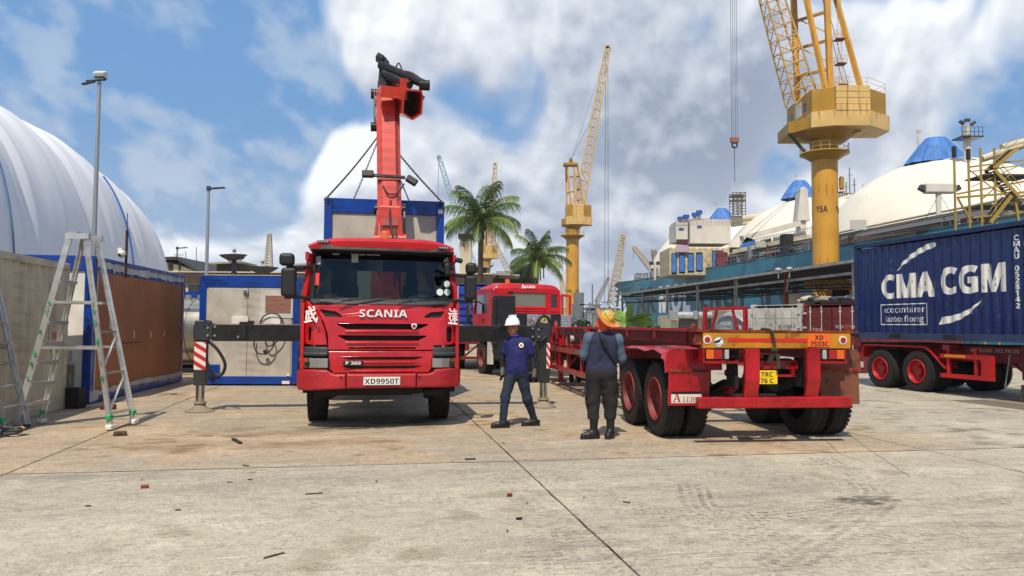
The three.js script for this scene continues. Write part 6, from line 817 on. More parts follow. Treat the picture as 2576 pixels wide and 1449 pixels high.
// bystander whose head shows over the trailer
{ const o = thing('person', 'bystander behind the trailer, only dark hair showing above it', 'person', [1.72, 0, -20.8]); const f = uni([cap([-.1, 1.2, 0], [.1, 1.2, 0], .12, .12), cap([-.08, .9, 0], [.08, .9, 0], .12, .12), cap([-.09, .85, 0], [-.1, .1, 0], .08, .05), cap([.09, .85, 0], [.1, .1, 0], .08, .05), cap([-.18, 1.25, 0], [-.24, .8, .04], .05, .04), cap([.18, 1.25, 0], [.24, .8, .04], .05, .04), cap([0, 1.25, 0], [0, 1.42, 0], .06, .055)], .05); const hd = headGeo(); hd.translate(0, 1.53, .01); const q = g(); q.add(sdfMesh(f, [-.34, .02, -.2], [.34, 1.5, .2], .025)); q.add(hd); q.mesh('body', M.skin, o); g().sph(.095, 0, 1.575, -.012, 1, 1, 1.1, 18).mesh('hair', mats['black hair'], o); smooth(sdfMesh((x, y, z) => Math.max(f(x, y, z) - .014, .8 - y, y - 1.36), [-.36, .75, -.22], [.36, 1.42, .22], .025)).mesh('shirt', mats['grey tank paint'], o); smooth(sdfMesh((x, y, z) => Math.max(f(x, y, z) - .012, .04 - y, y - .86, Math.abs(x) - .2), [-.36, .02, -.22], [.36, .9, .22], .025)).mesh('trousers', mats['black work trousers'], o); }
// ---------- lattice work ----------
function lattice(o, name, a, b, w0, w1, n, rc, rb, m, chordsApart) {
  const d = b.clone().sub(a).normalize(), side = V(0, 0, 1).cross(d).lengthSq() > .05 ? V(0, 0, 1).cross(d).normalize() : V(1, 0, 0), up = d.clone().cross(side).normalize();
  const P = (t, k) => { const w = lerp(w0, w1, t) / 2, sx = k % 2 ? 1 : -1, sy = k > 1 ? 1 : -1; return a.clone().lerp(b, t).addScaledVector(side, sx * w).addScaledVector(up, sy * w); };
  const q = g(); for (let k = 0; k < 4; k++) { if (chordsApart) g().rod(P(0, k), P(1, k), rc, 6).mesh(name + '_chord', m, o); else q.rod(P(0, k), P(1, k), rc, 5); }
  const f = [[0, 1], [1, 3], [3, 2], [2, 0]]; for (let i = 0; i < n; i++) for (const [u, v] of f) { q.rod(P(i / n, u), P((i + 1) / n, v), rb, 4); q.rod(P((i + 1) / n, u), P((i + 1) / n, v), rb, 4); }
  const r = q.mesh(name + '_lacing', m, o); r.userData.kind = 'stuff'; return P;
}
// ---------- pedestal jib cranes ----------
function jibCrane(label, px, D, yaw, boomTip, num, hasStairs, sc = 1, top = 41) {
  boomTip = boomTip.clone(); boomTip.x /= sc;
  const p = at(px, 700, D), o = thing('pedestal_crane', label, 'crane', [p.x, 0, p.z], yaw, 'yellow pedestal dockside cranes');
  o.scale.set(sc, 1, sc); g().cyl(1.38 / sc, 1.4 / sc, 21, 0, 10.5, 0, 0, 0, 0, 48).mesh('column', M.yellow, o); g().cyl(1.6 / sc, 1.42 / sc, 1.4, 0, 21.6, 0, 0, 0, 0, 40).mesh('slewing_ring', M.yellowD, o);
  g().lathe([[1.4, 20.1], [2.2, 20.7], [2.62, 20.85], [2.62, 21.0], [1.4, 21.0]].map(([a, b]) => [a / sc, b]), 40).mesh('ring_platform', M.yellowD, o);
  const rail = (pts, h, nm) => { const q = g(); for (let k = 0; k < pts.length; k++) { const a = pts[k], b = pts[(k + 1) % pts.length]; q.rod(a, a.clone().add(V(0, h, 0)), .03, 4); for (const t of [.5, 1]) q.rod(a.clone().add(V(0, h * t, 0)), b.clone().add(V(0, h * t, 0)), .025, 4); } const r = q.mesh(nm, M.yellowL, o); r.userData.kind = 'stuff'; }; rail(Array.from({ length: 18 }, (_, k) => V(Math.cos(k / 18 * 6.283) * 2.55 / sc, 20.95, Math.sin(k / 18 * 6.283) * 2.55 / sc)), .95, 'ring_railing');
  const plan = [[-.26, 3.6], [3.4, 3.6], [6.6, 1.3], [6.6, -1.6], [4.5, -5], [-2.4, -5.2], [-2.35, 2.6]], ex = (pl, y0, y1, m, nm, s = 1) => g().ext(pl.map(([a, b]) => [a * s, -b * s]).reverse(), y1 - y0, 0, y0, 0, -Math.PI / 2, 0, 0, .03).mesh(nm, m, o);
  ex(plan.map(([a, b]) => [a > 0 ? a - .15 : a + .1, b > 0 ? b - .25 : b + .1]), 24.7, 27.5, M.yellowD, 'machinery_house'); ex([[-.3, 3.7], [3.4, 3.7], [6.7, 1.3], [6.7, -1.8], [1, -2], [-2, -1.4], [-2.5, 2.7]], 23.2, 24.9, M.yellowL, 'belt_plating'); ex([[-2.2, 2.3], [1, 2], [4, -2], [3, -5], [-3.4, -5.2], [-3.9, -.2], [-3.4, .3]], 23.3, 24.6, M.yellowD, 'house_floor');
  g().cyl(3.4, 1.6, 1.2, .6, 22.7, 0, 0, 0, 0, 6).mesh('slew_cone', M.yellowD, o); for (const [a, b] of [[-2.5, -3], [3.4, 1.5]]) g().bar(V(0, 22.2, 0), V(a, 23.3, b), .9, .6).mesh('support_girder', M.yellowL, o);
  const rs = rng(px); for (let i = 0; i < 3; i++) for (let j = 0; j < 4; j++) { const w = 3.7 / 3, h = 2.75 / 4; g().rbox(w - .05, h - .04, .3, -.2 + w * (i + .5), 24.85 + h * (j + .5), 3.62 - rs() * .05, .02).mesh('counterweight_block', M.yellowL, o); }
  for (const [z, y] of [[.3, 26.1], [-3.8, 25.9]]) { const x = -2.27; const wn = g().box(.12, .8, .7, x, y, z).mesh('cab_window', M.glassD, o); } g().box(.08, 1.7, 1.7, -2.28, 26.2, -1.5).mesh('name_board', M.white, o);
  rail(plan.map(([a, b]) => V(a * .96, 27.55, b * .96)), 1.0, 'roof_railing');
  // tower frame
  for (const [x, z] of [[-1.8, -3], [.8, 0]]) g().bar(V(x, 27.5, z), V(x - .35, top, z), .5, .6).mesh('tower_leg', M.yellow, o); for (const [x0, x1, z] of [[-.7, -2.0, 2.4], [3.75, 1.8, 1.4]]) g().bar(V(x0, 27.2, z), V(x1, top, z - 3), .42, .5).mesh('raking_leg', M.yellow, o);
  for (const y of [30.6, 33.9, 37.2, 40.5].filter((y) => y < top)) g().bar(V(-1.9 - (y - 27) * .02, y, -3), V(.8 - (y - 27) * .02, y, 0), .26, .3).mesh('cross_beam', M.yellowD, o); for (const y of [28, 31.3, 34.6].filter((y) => y < top - 3)) g().bar(V(-1.9, y + 3, -3), V(.8, y, 0), .14).mesh('tower_brace', M.yellowL, o);
  g().box(5, .5, 4, -.7, top, -1.2).box(1.4, .9, 1.2, -.6, top + .7, -1).mesh('tower_head', M.yellowD, o); for (const z of [-2, 0]) g().cx(.7, .3, -.6, top + .8, z, 20).mesh('sheave', M.blackSt, o);
  for (const [y, x] of [[28.6, 1.9], [31, 1.8], [33.8, 1.7]]) { g().box(1.0, .12, 1.0, x, y, .4).mesh('ladder_landing', M.rustM, o); rail([V(x - .5, y, .9), V(x + .5, y, .9), V(x + .5, y, -.1), V(x - .5, y, -.1)], .9, 'landing_railing'); } { const q = g(); for (let y = 27.6; y < top; y += .35) q.rod(V(1.5, y, .55), V(1.9, y, .55), .02, 4); q.rod(V(1.5, 27.5, .55), V(1.4, top, .55), .03, 4).rod(V(1.9, 27.5, .55), V(1.8, top, .55), .03, 4); const l = q.mesh('access_ladder', M.yellowL, o); }
  const foot = V(boomTip.x < 0 ? -1.9 : 2.4, 27.2, -1.4); lattice(o, 'boom', foot, boomTip, 2.7 / Math.sqrt(sc), 1.1 / sc, 18, sc < 1 ? .2 : .11, sc < 1 ? .1 : .055, M.yellowL, true);
  const w = (a, b, nm, r = .035) => g().rod(a, b, r, 4).mesh(nm, M.wire, o); const mid = foot.clone().lerp(boomTip, .62); for (const z of [-.6, .5]) { w(V(-.6, top + .9, z - 1), mid.clone().add(V(0, 0, z)), 'luffing_rope'); w(V(-.4, top + .9, z - 1), boomTip.clone().add(V(0, 0, z * .5)), 'luffing_rope'); } w(V(0, top, -1), V(3, 27.5, -1), 'luffing_rope'); w(V(.3, top, -1), V(3.6, 27.5, -1), 'luffing_rope');
  g().box(1.2, .5, .9, boomTip.x, boomTip.y, boomTip.z).mesh('boom_head', M.blackSt, o);
  if (num) { const t = canvasTex(1024, 96, (x) => { x.fillStyle = '#1c1a12'; x.font = 'bold 82px sans-serif'; for (let k = 0; k < 4; k++) x.fillText(num, 30 + k * 256, 80); }); const m = new THREE.MeshStandardMaterial({ map: t, transparent: true, alphaTest: .4, roughness: .6 }); const q = g(); q.keepUV = true; q.add(new THREE.CylinderGeometry(1.402 / sc + .01, 1.404 / sc + .01, 1.1, 48, 1, true), 0, num[1] == '5' ? 14.6 : 9, 0, 0, .3, 0); q.mesh('column_number', m, o); }
  if (hasStairs) { const q = g(); for (let k = 0; k < 14; k++) q.box(.3, .05, .5, -1.9 - k * .14, 21.1 + k * .155, -.4); q.bar(V(-1.8, 21.0, -.15), V(-3.8, 23.3, -.15), .06, .14).bar(V(-1.8, 21.0, -.68), V(-3.8, 23.3, -.68), .06, .14).mesh('slew_stairs', M.blackSt, o); g().rbox(.5, 1.5, .5, 1.75, 17.6, .3, .2).box(.5, .1, .8, 1.7, 16.6, .3).mesh('lamp_housing', M.yellowD, o); }
  return o;
}
{
  const D = 85, loc = (px, py, dd) => at(px, py, dd).sub(V(at(2078, 700, D).x, 0, -D));
  const tip = loc(1845, -330, 83); const c15 = jibCrane('big yellow pedestal crane 15A rising behind the dark blue container', 2078, D, 0, tip, '15A', true);
  const W = at(1845, 0, 83); const hk = thing('crane_hook_block', 'small red hook block hanging on wires left of the big yellow crane', 'hook', [W.x, at(1845, 355, 83).y, W.z]); const top = tip.y - hk.position.y; for (const x of [-.32, -.12, .12, .32]) g().rod(V(x, .3, 0), V(x, top, 0), .02, 4).mesh('hoist_rope', M.wire, hk); g().box(.9, .55, .4, 0, .1, 0).mesh('block', mat('hook block', 0x8a5a40, { roughness: .7 }), hk); g().add(new THREE.TorusGeometry(.28, .09, 8, 14), 0, -.45, 0).rod(V(0, -.5, 0), V(0, -4.5, 0), .03, 4).mesh('hook', M.blackSt, hk);
  const D2 = 165, l2 = (px, py) => at(px, py, D2).sub(V(at(1440, 700, D2).x, 0, -D2)); const m = M.yellow; jibCrane('yellow pedestal crane 14A with raised boom behind the second palm', 1440, D2, 0, l2(1529, 118), '14A', false, .62, 36.6);
  const h2 = at(1527, 128, D2); const rp = thing('hoist_wires', 'pair of long hoist wires hanging from the boom of crane 14A', 'wires', [h2.x, 0, h2.z]); for (const x of [-.5, .3]) g().rod(V(x, 3, 0), V(x * .6, h2.y, 0), .05, 4).mesh('hoist_rope', M.wire, rp);
  const D3 = 250, l3 = (px, py) => at(px, py, D3).sub(V(at(1222, 700, D3).x, 0, -D3)); jibCrane('distant yellow pedestal crane behind the tall palm', 1222, D3, 0, l3(1246, 412), '', false, .6, 34);
}
// far lattice jib cranes
function farCrane(label, pts, D, w, m, mast) { const A = at(...pts[0], D), B = at(...pts[1], D), o = thing('lattice_crane', label, 'crane', [A.x, 0, A.z], 0, 'distant lattice cranes'); const a = V(0, A.y, 0), b = V(B.x - A.x, B.y, 0); lattice(o, 'boom', a, b, w, w * .45, 14, w * .06, w * .035, m); g().box(w * 1.6, Math.max(2, A.y - .5), w * 1.6, 0, Math.max(2, A.y - .5) / 2, -w).mesh('crane_body', m, o); g().rod(b, V(b.x * 1.02, b.y - Math.abs(b.y - a.y) * .45, 0), w * .025, 4).mesh('hoist_rope', M.wire, o); if (mast) { const c = V(...[at(...mast, D).x - A.x, at(...mast, D).y, 0]); g().bar(V(c.x, A.y - 1, 0), c, w * .3).mesh('mast', m, o); g().rod(c, b, w * .03, 4).mesh('stay_rope', M.wire, o); } g().box(w * .5, w * .35, w * .4, b.x, b.y, 0).mesh('boom_head', m, o); return o; }
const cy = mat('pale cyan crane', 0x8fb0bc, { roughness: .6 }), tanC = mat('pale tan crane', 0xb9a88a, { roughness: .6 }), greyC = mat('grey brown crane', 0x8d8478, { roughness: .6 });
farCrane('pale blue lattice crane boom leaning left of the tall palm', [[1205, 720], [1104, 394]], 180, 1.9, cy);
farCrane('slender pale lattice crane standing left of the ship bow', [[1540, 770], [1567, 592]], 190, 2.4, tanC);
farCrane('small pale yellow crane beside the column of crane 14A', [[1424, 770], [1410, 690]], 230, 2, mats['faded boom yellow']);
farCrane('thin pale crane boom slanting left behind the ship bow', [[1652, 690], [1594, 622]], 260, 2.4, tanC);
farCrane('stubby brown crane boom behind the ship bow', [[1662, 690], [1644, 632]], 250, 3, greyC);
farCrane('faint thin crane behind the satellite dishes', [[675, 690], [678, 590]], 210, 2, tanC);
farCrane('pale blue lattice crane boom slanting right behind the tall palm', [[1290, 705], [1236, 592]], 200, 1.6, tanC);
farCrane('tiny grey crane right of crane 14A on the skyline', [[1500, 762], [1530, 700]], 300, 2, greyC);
// ---------- coconut palms ----------
function palm(label, crown, base, D, R, seed) {
  const C = at(...crown, D), B = at(base[0], base[1], D), o = thing('coconut_palm', label, 'palm', [B.x + (B.x - C.x) * .6, 0, C.z], 0, 'coconut palms'), r = rng(seed), c = C.clone().sub(o.position); const q = g(), n = 26; const P = (t) => V(c.x * Math.pow(t, 1.4), c.y * t, 0); for (let k = 0; k < n; k++) { const a = P(k / n), b = P((k + 1) / n), rr = lerp(.21, .15, k / n); q.rod(a, b, rr * 1.06, 10, rr * .94); } q.mesh('trunk', mat('palm trunk', 0x6e5f4c, { roughness: .9, map: T.wear }), o);
  g().sph(.36, c.x, c.y - .1, 0, 1, 1.1, 1, 12).mesh('crown_shaft', mat('palm fibre', 0x5a4628, { roughness: .95, map: T.wear }), o); for (let k = 0; k < 7; k++) { const a = r() * 6.28; g().sph(.14, c.x + Math.cos(a) * .38, c.y - .35 - r() * .2, Math.sin(a) * .38, 1, 1.2, 1, 8).mesh('coconut', mat('coconut', [0x5c4a26, 0x6f6a2c][k % 2], { roughness: .8 }), o); }
  for (let k = 0; k < 7; k++) { const a = r() * 6.28; g().tube([[c.x, c.y - .2, 0], [c.x + Math.cos(a) * .4, c.y - .5, Math.sin(a) * .4], [c.x + Math.cos(a) * .45, c.y - 1.1 - r() * .5, Math.sin(a) * .45]], .04, 8, 4).mesh('dry_stalk', mats['palm fibre'], o); }
  const greens = [0x40601c, 0x365418, 0x4c6b22, 0x5f7628].map((h, i) => mat('palm leaf' + i, h, { phys: 1, roughness: .5, transmission: .15, thickness: 0, side: THREE.DoubleSide }));
  const NF = 22; for (let f = 0; f < NF; f++) {
    const az = f * 2.399 + r() * .3, el = lerp(1.42, -.3, Math.pow(f / NF, 1.05)) + (r() - .5) * .2, len = R * (.82 + r() * .3) * 1, pts = []; let p = c.clone(), dir = el; const ns = 16; for (let k = 0; k <= ns; k++) { pts.push(p.clone()); p = p.clone().add(V(Math.cos(az) * Math.cos(dir), Math.sin(dir), Math.sin(az) * Math.cos(dir)).multiplyScalar(len / ns)); dir -= (.055 + .075 * Math.max(0, Math.cos(dir))) * (k / ns + .35) * .85; }
    const curve = new THREE.CatmullRomCurve3(pts), pos = [], NL = 64, sideV = V(-Math.sin(az), 0, Math.cos(az)); const tri = (a, b, d2) => pos.push(a.x, a.y, a.z, b.x, b.y, b.z, d2.x, d2.y, d2.z);
    for (let k = 0; k < NL; k++) { const t = .1 + .9 * k / NL, a = curve.getPoint(t), tg = curve.getTangent(t), ll = R * .35 * Math.pow(Math.sin(Math.min(1, t * 1.02) * Math.PI * .86 + .3), .6) * (.85 + r() * .3); for (const s of [-1, 1]) { const out = sideV.clone().multiplyScalar(s * (.75 + r() * .2)).addScaledVector(tg, .55 + t * .5).add(V(0, -.25 - r() * .3, 0)).normalize(), m1 = a.clone().addScaledVector(out, ll * .5), e = a.clone().addScaledVector(out, ll * .85).add(V(0, -ll * (.45 + r() * .35), 0)), wv = tg.clone().multiplyScalar(.017 * R / 2.8); tri(a.clone().sub(wv), m1.clone().add(wv), m1.clone().sub(wv)); tri(a.clone().sub(wv), a.clone().add(wv), m1.clone().add(wv)); tri(m1.clone().sub(wv), m1.clone().add(wv), e); } }
    const ge = new THREE.BufferGeometry(); ge.setAttribute('position', new THREE.BufferAttribute(new Float32Array(pos), 3)); ge.computeVertexNormals(); const fr = g().add(ge).mesh('frond', greens[Math.floor(r() * 4)], o); g().tube(pts, .022, 16, 5).mesh('midrib', mat('palm rib', 0x8f9a4a, { roughness: .7 }), fr);
  }
}
palm('tall coconut palm between the truck and crane 14A', [1209, 556], [1209, 720], 48, 3.0, 21);
palm('shorter coconut palm leaning beside the column of crane 14A', [1353, 652], [1346, 705], 52, 2.4, 43);
// ---------- banana plant, hedge ----------
{
  const B = at(1583, 815, 29), o = thing('banana_plant', 'banana plant with broad torn leaves behind the trailer deck', 'plant', [B.x, 0, B.z]), r = rng(3), lf = [0x5f8a2a, 0x4f7a24, 0x74993a].map((h, i) => mat('banana leaf' + i, h, { phys: 1, roughness: .5, transmission: .35, thickness: 0, side: THREE.DoubleSide })); for (let k = 0; k < 3; k++) g().tube([[k * .12 - .1, 0, 0], [k * .1 - .1, .8, 0], [k * .06 - .08, 1.75, 0]], .06 - k * .012, 10, 8).mesh('pseudostem', mat('banana stem', 0x7f8a3e, { roughness: .7 }), o);
  [[-2.9, .75, 1.0], [-2.5, .35, .95], [-2.2, .95, 1.0], [1.62, 1.25, 1.05], [.3, .8, 1.0], [.05, .35, 1.05], [-.3, .55, 1.1], [-.05, .1, .8], [2.9, .15, .9], [3.3, .5, .9]].forEach(([az, el, len], q) => { const pos = []; let p = V(-.03, 1.7, 0), dir = el; const pts = []; for (let k = 0; k <= 14; k++) { pts.push([p.clone(), dir]); p = p.clone().add(V(Math.cos(az) * Math.cos(dir), Math.sin(dir), Math.sin(az) * Math.cos(dir) + .15).multiplyScalar(len / 14)); dir -= .07; } const sd = V(-Math.sin(az), 0, Math.cos(az)).multiplyScalar(.7).add(V(0, .7 * (el > 1 ? 0 : 1), 0)).add(el > 1 ? V(1, 0, 0) : V(0, 0, 0)).normalize(); const W = (k) => .15 * Math.sin(Math.min(1, (k / 14) * .93 + .09) * Math.PI) ** .6; for (let k = 0; k < 14; k++) for (const s of [-1, 1]) { const torn = r() < .16 ? .6 : 1; const a = pts[k][0], b = pts[k + 1][0], c = a.clone().addScaledVector(sd, s * W(k)).add(V(0, -.03, 0)), d2 = b.clone().addScaledVector(sd, s * W(k + 1) * torn).add(V(0, -.03, 0)); pos.push(...a, ...c, ...b, ...b, ...c, ...d2); } const ge = new THREE.BufferGeometry(); ge.setAttribute('position', new THREE.BufferAttribute(new Float32Array(pos), 3)); ge.computeVertexNormals(); const L = g().add(ge).mesh('leaf', lf[q % 3], o); g().tube(pts.map((x) => x[0]), .014, 14, 5).mesh('midrib', mats['banana stem'], L); });
}
function bush(label, px0, px1, pyTop, D, seed, hex) { const a = at(px0, pyTop, D), b = at(px1, pyTop, D), w = b.x - a.x, h = a.y, o = thing('bush', label, 'bush', [(a.x + b.x) / 2, 0, -D]), r = rng(seed), pos = []; for (let k = 0; k < 2600; k++) { const u = (r() - .5), v = r(), x = u * w, top = h * (.7 + .34 * fbm(x * 1.6 + seed, 3.3, 3)) * (1 - Math.pow(Math.abs(u * 2), 5) * .5), y = v * top, z = (r() - .5) * 1.4 * Math.sqrt(Math.max(.05, 1 - v * v * .7)), s = .05 + r() * .07, n = V(r() - .5, r() * .8, r() - .5).normalize(), t = V(r() - .5, r() - .5, r() - .5).cross(n).normalize(), e = n.clone().cross(t); const P = V(x, y, z); pos.push(...P.clone().addScaledVector(t, -s), ...P.clone().addScaledVector(e, s * .5), ...P.clone().addScaledVector(t, s), ...P.clone().addScaledVector(t, -s), ...P.clone().addScaledVector(t, s), ...P.clone().addScaledVector(e, -s * .5)); } const ge = new THREE.BufferGeometry(); ge.setAttribute('position', new THREE.BufferAttribute(new Float32Array(pos), 3)); ge.computeVertexNormals(); g().add(ge).mesh('foliage', mat('bush leaf' + hex, hex, { phys: 1, roughness: .6, transmission: .25, thickness: 0, side: THREE.DoubleSide }), o); for (let k = 0; k < 6; k++) g().rod(V((r() - .5) * w * .8, 0, 0), V((r() - .5) * w * .8, h * .7, (r() - .5) * .4), .025, 5).mesh('stem', mats['palm fibre'], o); }
bush('dark green bushes behind the tractor and the walking man', 1436, 1496, 796, 40, 5, 0x2f4a1c); bush('low green hedge right of the yellow helmet man, behind the trailer', 1494, 1560, 802, 42, 9, 0x3c5a22); bush('low shrub line at the foot of the canopy columns', 1610, 1690, 812, 46, 15, 0x35521f);
// ---------- canopy shed ----------
{
  const A = at(1560, 742, 74), B = at(2175, 650, 34.2), o = thing('canopy_shed', 'long open sided steel canopy with dark roof in front of the ship', 'canopy', [0, 0, 0]); const dir = V(B.x - A.x, 0, B.z - A.z).normalize(), out = V(-dir.z, 0, dir.x).multiplyScalar(-1); if (out.x < 0) out.multiplyScalar(-1); const L = Math.hypot(B.x - A.x, B.z - A.z), ye = (A.y + B.y) / 2, at2 = (s, w, y) => V(A.x + dir.x * s + out.x * w, y, A.z + dir.z * s + out.z * w), st = mat('grey shed steel', 0xa0a4a6, { roughness: .6, map: T.wear }), dk = mat('dark truss steel', 0x35373a, { roughness: .7 }), W = 11, rise = .5;
  const eave = ye; const n = 60, pos = []; const ridges = Math.round(L / .32); for (let k = 0; k < ridges; k++) { const s0 = k / ridges * L, s1 = (k + .5) / ridges * L, s2 = (k + 1) / ridges * L; const P = (s, w, up) => at2(s, w, eave + rise * w / W + up); for (const [a, b, ua, ub] of [[s0, s1, 0, .05], [s1, s2, .05, 0]]) { const p = P(a, -.4, ua), q = P(b, -.4, ub), r = P(a, W, ua), t = P(b, W, ub); pos.push(...p, ...r, ...q, ...q, ...r, ...t); } } const ge = new THREE.BufferGeometry(); ge.setAttribute('position', new THREE.BufferAttribute(new Float32Array(pos), 3)); ge.computeVertexNormals(); g().add(ge).mesh('roof_sheeting', mat('grey roof sheet', 0x6f716f, { roughness: .7, side: THREE.DoubleSide, map: T.wear }), o);
  g().bar(at2(0, -.42, eave - .1), at2(L, -.42, eave - .06), .08, .12).mesh('gutter', st, o); g().bar(at2(0, 0, eave - .55), at2(L, 0, eave - .55), .1, .13).mesh('eave_beam', st, o); g().bar(at2(0, W, eave + rise - .4), at2(L, W, eave + rise - .4), .12, .2).mesh('eave_beam', dk, o);
  const N = 7; for (let k = 0; k < N; k++) { const s = .8 + k / (N - 1) * (L - 1.6); for (const w of [0, W]) g().box(.18, eave - .1, .18, at2(s, w, 0).x, (eave - .1) / 2, at2(s, w, 0).z).mesh('column', k === 5 && !w ? M.rustM : st, o); g().bar(at2(s, 0, eave - 1.2), at2(s + .9, -.3, eave - .3), .07).mesh('knee_brace', st, o); const q = g(); q.bar(at2(s, 0, eave - .25), at2(s, W, eave + rise - .25), .1, .12).bar(at2(s, 0, eave - .85), at2(s, W, eave + rise - .85), .08, .1); for (let j = 0; j < 12; j++) q.bar(at2(s, j / 12 * W, eave - (j % 2 ? .25 : .85) + rise * j / 12), at2(s, (j + 1) / 12 * W, eave - (j % 2 ? .85 : .25) + rise * (j + 1) / 12), .05); q.mesh('roof_truss', dk, o); }
  for (let w = 1; w < W; w += 1.25) g().bar(at2(0, w, eave - .1 + rise * w / W), at2(L, w, eave - .1 + rise * w / W), .07, .14).mesh('purlin', dk, o);
  for (const [px, py] of [[1958, 679], [1986, 677]]) { const p = at(px, py + 6, 37); g().sph(.16, p.x, p.y + .12, p.z, 1.2, .7, 1, 10).rod(V(p.x, p.y - .3, p.z), V(p.x, p.y + .1, p.z), .03).mesh('floodlight', M.steel, o); }
}
const boxPx = (o, nm, x0, y0, x1, y1, D, dep, m, r = .02) => { const a = at(x0, y1, D), b = at(x1, y0, D); return g().rbox(b.x - a.x, b.y - a.y, dep, (a.x + b.x) / 2, (a.y + b.y) / 2, -D - dep / 2, r).mesh(nm, m, o); };
// ---------- shutter building and neighbours ----------
{
  const D = 42, o = thing('shutter_building', 'low cream store with two grey roller shutters and silver ducts under the canopy', 'building', [0, 0, 0]); boxPx(o, 'wall', 1690, 794, 1826, 905, D + .3, 4, M.cream); for (const [a, b] of [[1709, 1755], [1769, 1822]]) { const s = boxPx(o, 'roller_shutter', a, 802, b, 905, D + .02, .2, mat('shutter grey', 0x6d6c70, { roughness: .6 })); for (let k = 0; k < 22; k++) boxPx(s, 'shutter_slat', a, 802 + k * 4.6, b, 805 + k * 4.6, D - .02, .04, mats['shutter grey']); }
  for (const [a, b] of [[1704, 1742], [1756, 1800]]) { const p = at(a, 793, D - .3), q = at(b, 793, D - .3); g().cx(.19, q.x - p.x, (p.x + q.x) / 2, p.y, p.z, 16).mesh('duct', M.alu, o); } for (const [a, b, c] of [[1684, 1706, 0], [1745, 1756, 0], [1794, 1830, 0]]) boxPx(o, 'duct_box', a, 782, b, 803, D - .5, .5, M.steel); boxPx(o, 'pillar', 1690, 805, 1706, 905, D - .05, .4, M.cream); boxPx(o, 'pillar', 1757, 800, 1767, 905, D - .05, .4, M.cream);
  const c = thing('plant_cabin', 'cream equipment cabin with rounded panel between shutters and red tank frame', 'cabin', [0, 0, 0]); boxPx(c, 'wall', 1828, 781, 1890, 905, 39, 3, M.cream, .05); boxPx(c, 'panel', 1858, 790, 1888, 905, 38.97, .1, M.cream, .05); boxPx(c, 'roof_trim', 1826, 778, 1892, 783, 38.9, 3.2, M.cream);
  const w = thing('site_toilet', 'white and blue portable cubicle behind the tractor door', 'cubicle', [0, 0, 0]); boxPx(w, 'cubicle_wall', 1424, 796, 1441, 900, 33, 1, mat('blue cubicle', 0x1d5f9a)); boxPx(w, 'white_door', 1422, 800, 1437, 900, 32.9, .08, M.whiteFar, .05); const l = boxPx(w, 'louvre_panel', 1425, 806, 1433, 820, 32.85, .05, M.redDark);
  const gy = thing('yellow_gantry', 'yellow dockside gantry with slanting stairs under the canopy end', 'gantry', [0, 0, 0]); boxPx(gy, 'gantry_girder', 2050, 704, 2180, 722, 52, 2, M.yellow); boxPx(gy, 'gantry_leg', 2100, 722, 2180, 772, 52.5, 1.5, M.yellow); boxPx(gy, 'opening_shade', 2098, 729, 2136, 758, 52.3, .3, M.dark); for (const [dx] of [[0], [9], [18]]) { const a = at(2046 + dx, 716, 51), b = at(2080 + dx, 772, 51); g().bar(a, b, .08, .12).mesh('stair_stringer', M.yellow, gy); } for (let k = 0; k < 10; k++) { const a = at(2050 + k * 3.3, 720 + k * 5.2, 51), b = at(2066 + k * 3.3, 720 + k * 5.2, 51); g().bar(a, b, .12, .03).mesh('stair_tread', M.yellowD, gy); }  // gantry opening is a solid dark box, its inner shade put in by colour
  const wc = thing('white_cabin', 'plain white cabin under the canopy left of the yellow stairs', 'cabin', [0, 0, 0]); boxPx(wc, 'wall', 2008, 738, 2052, 900, 48, 2.4, M.whiteFar); boxPx(wc, 'door', 2024, 748, 2040, 900, 47.96, .06, M.panel);
}
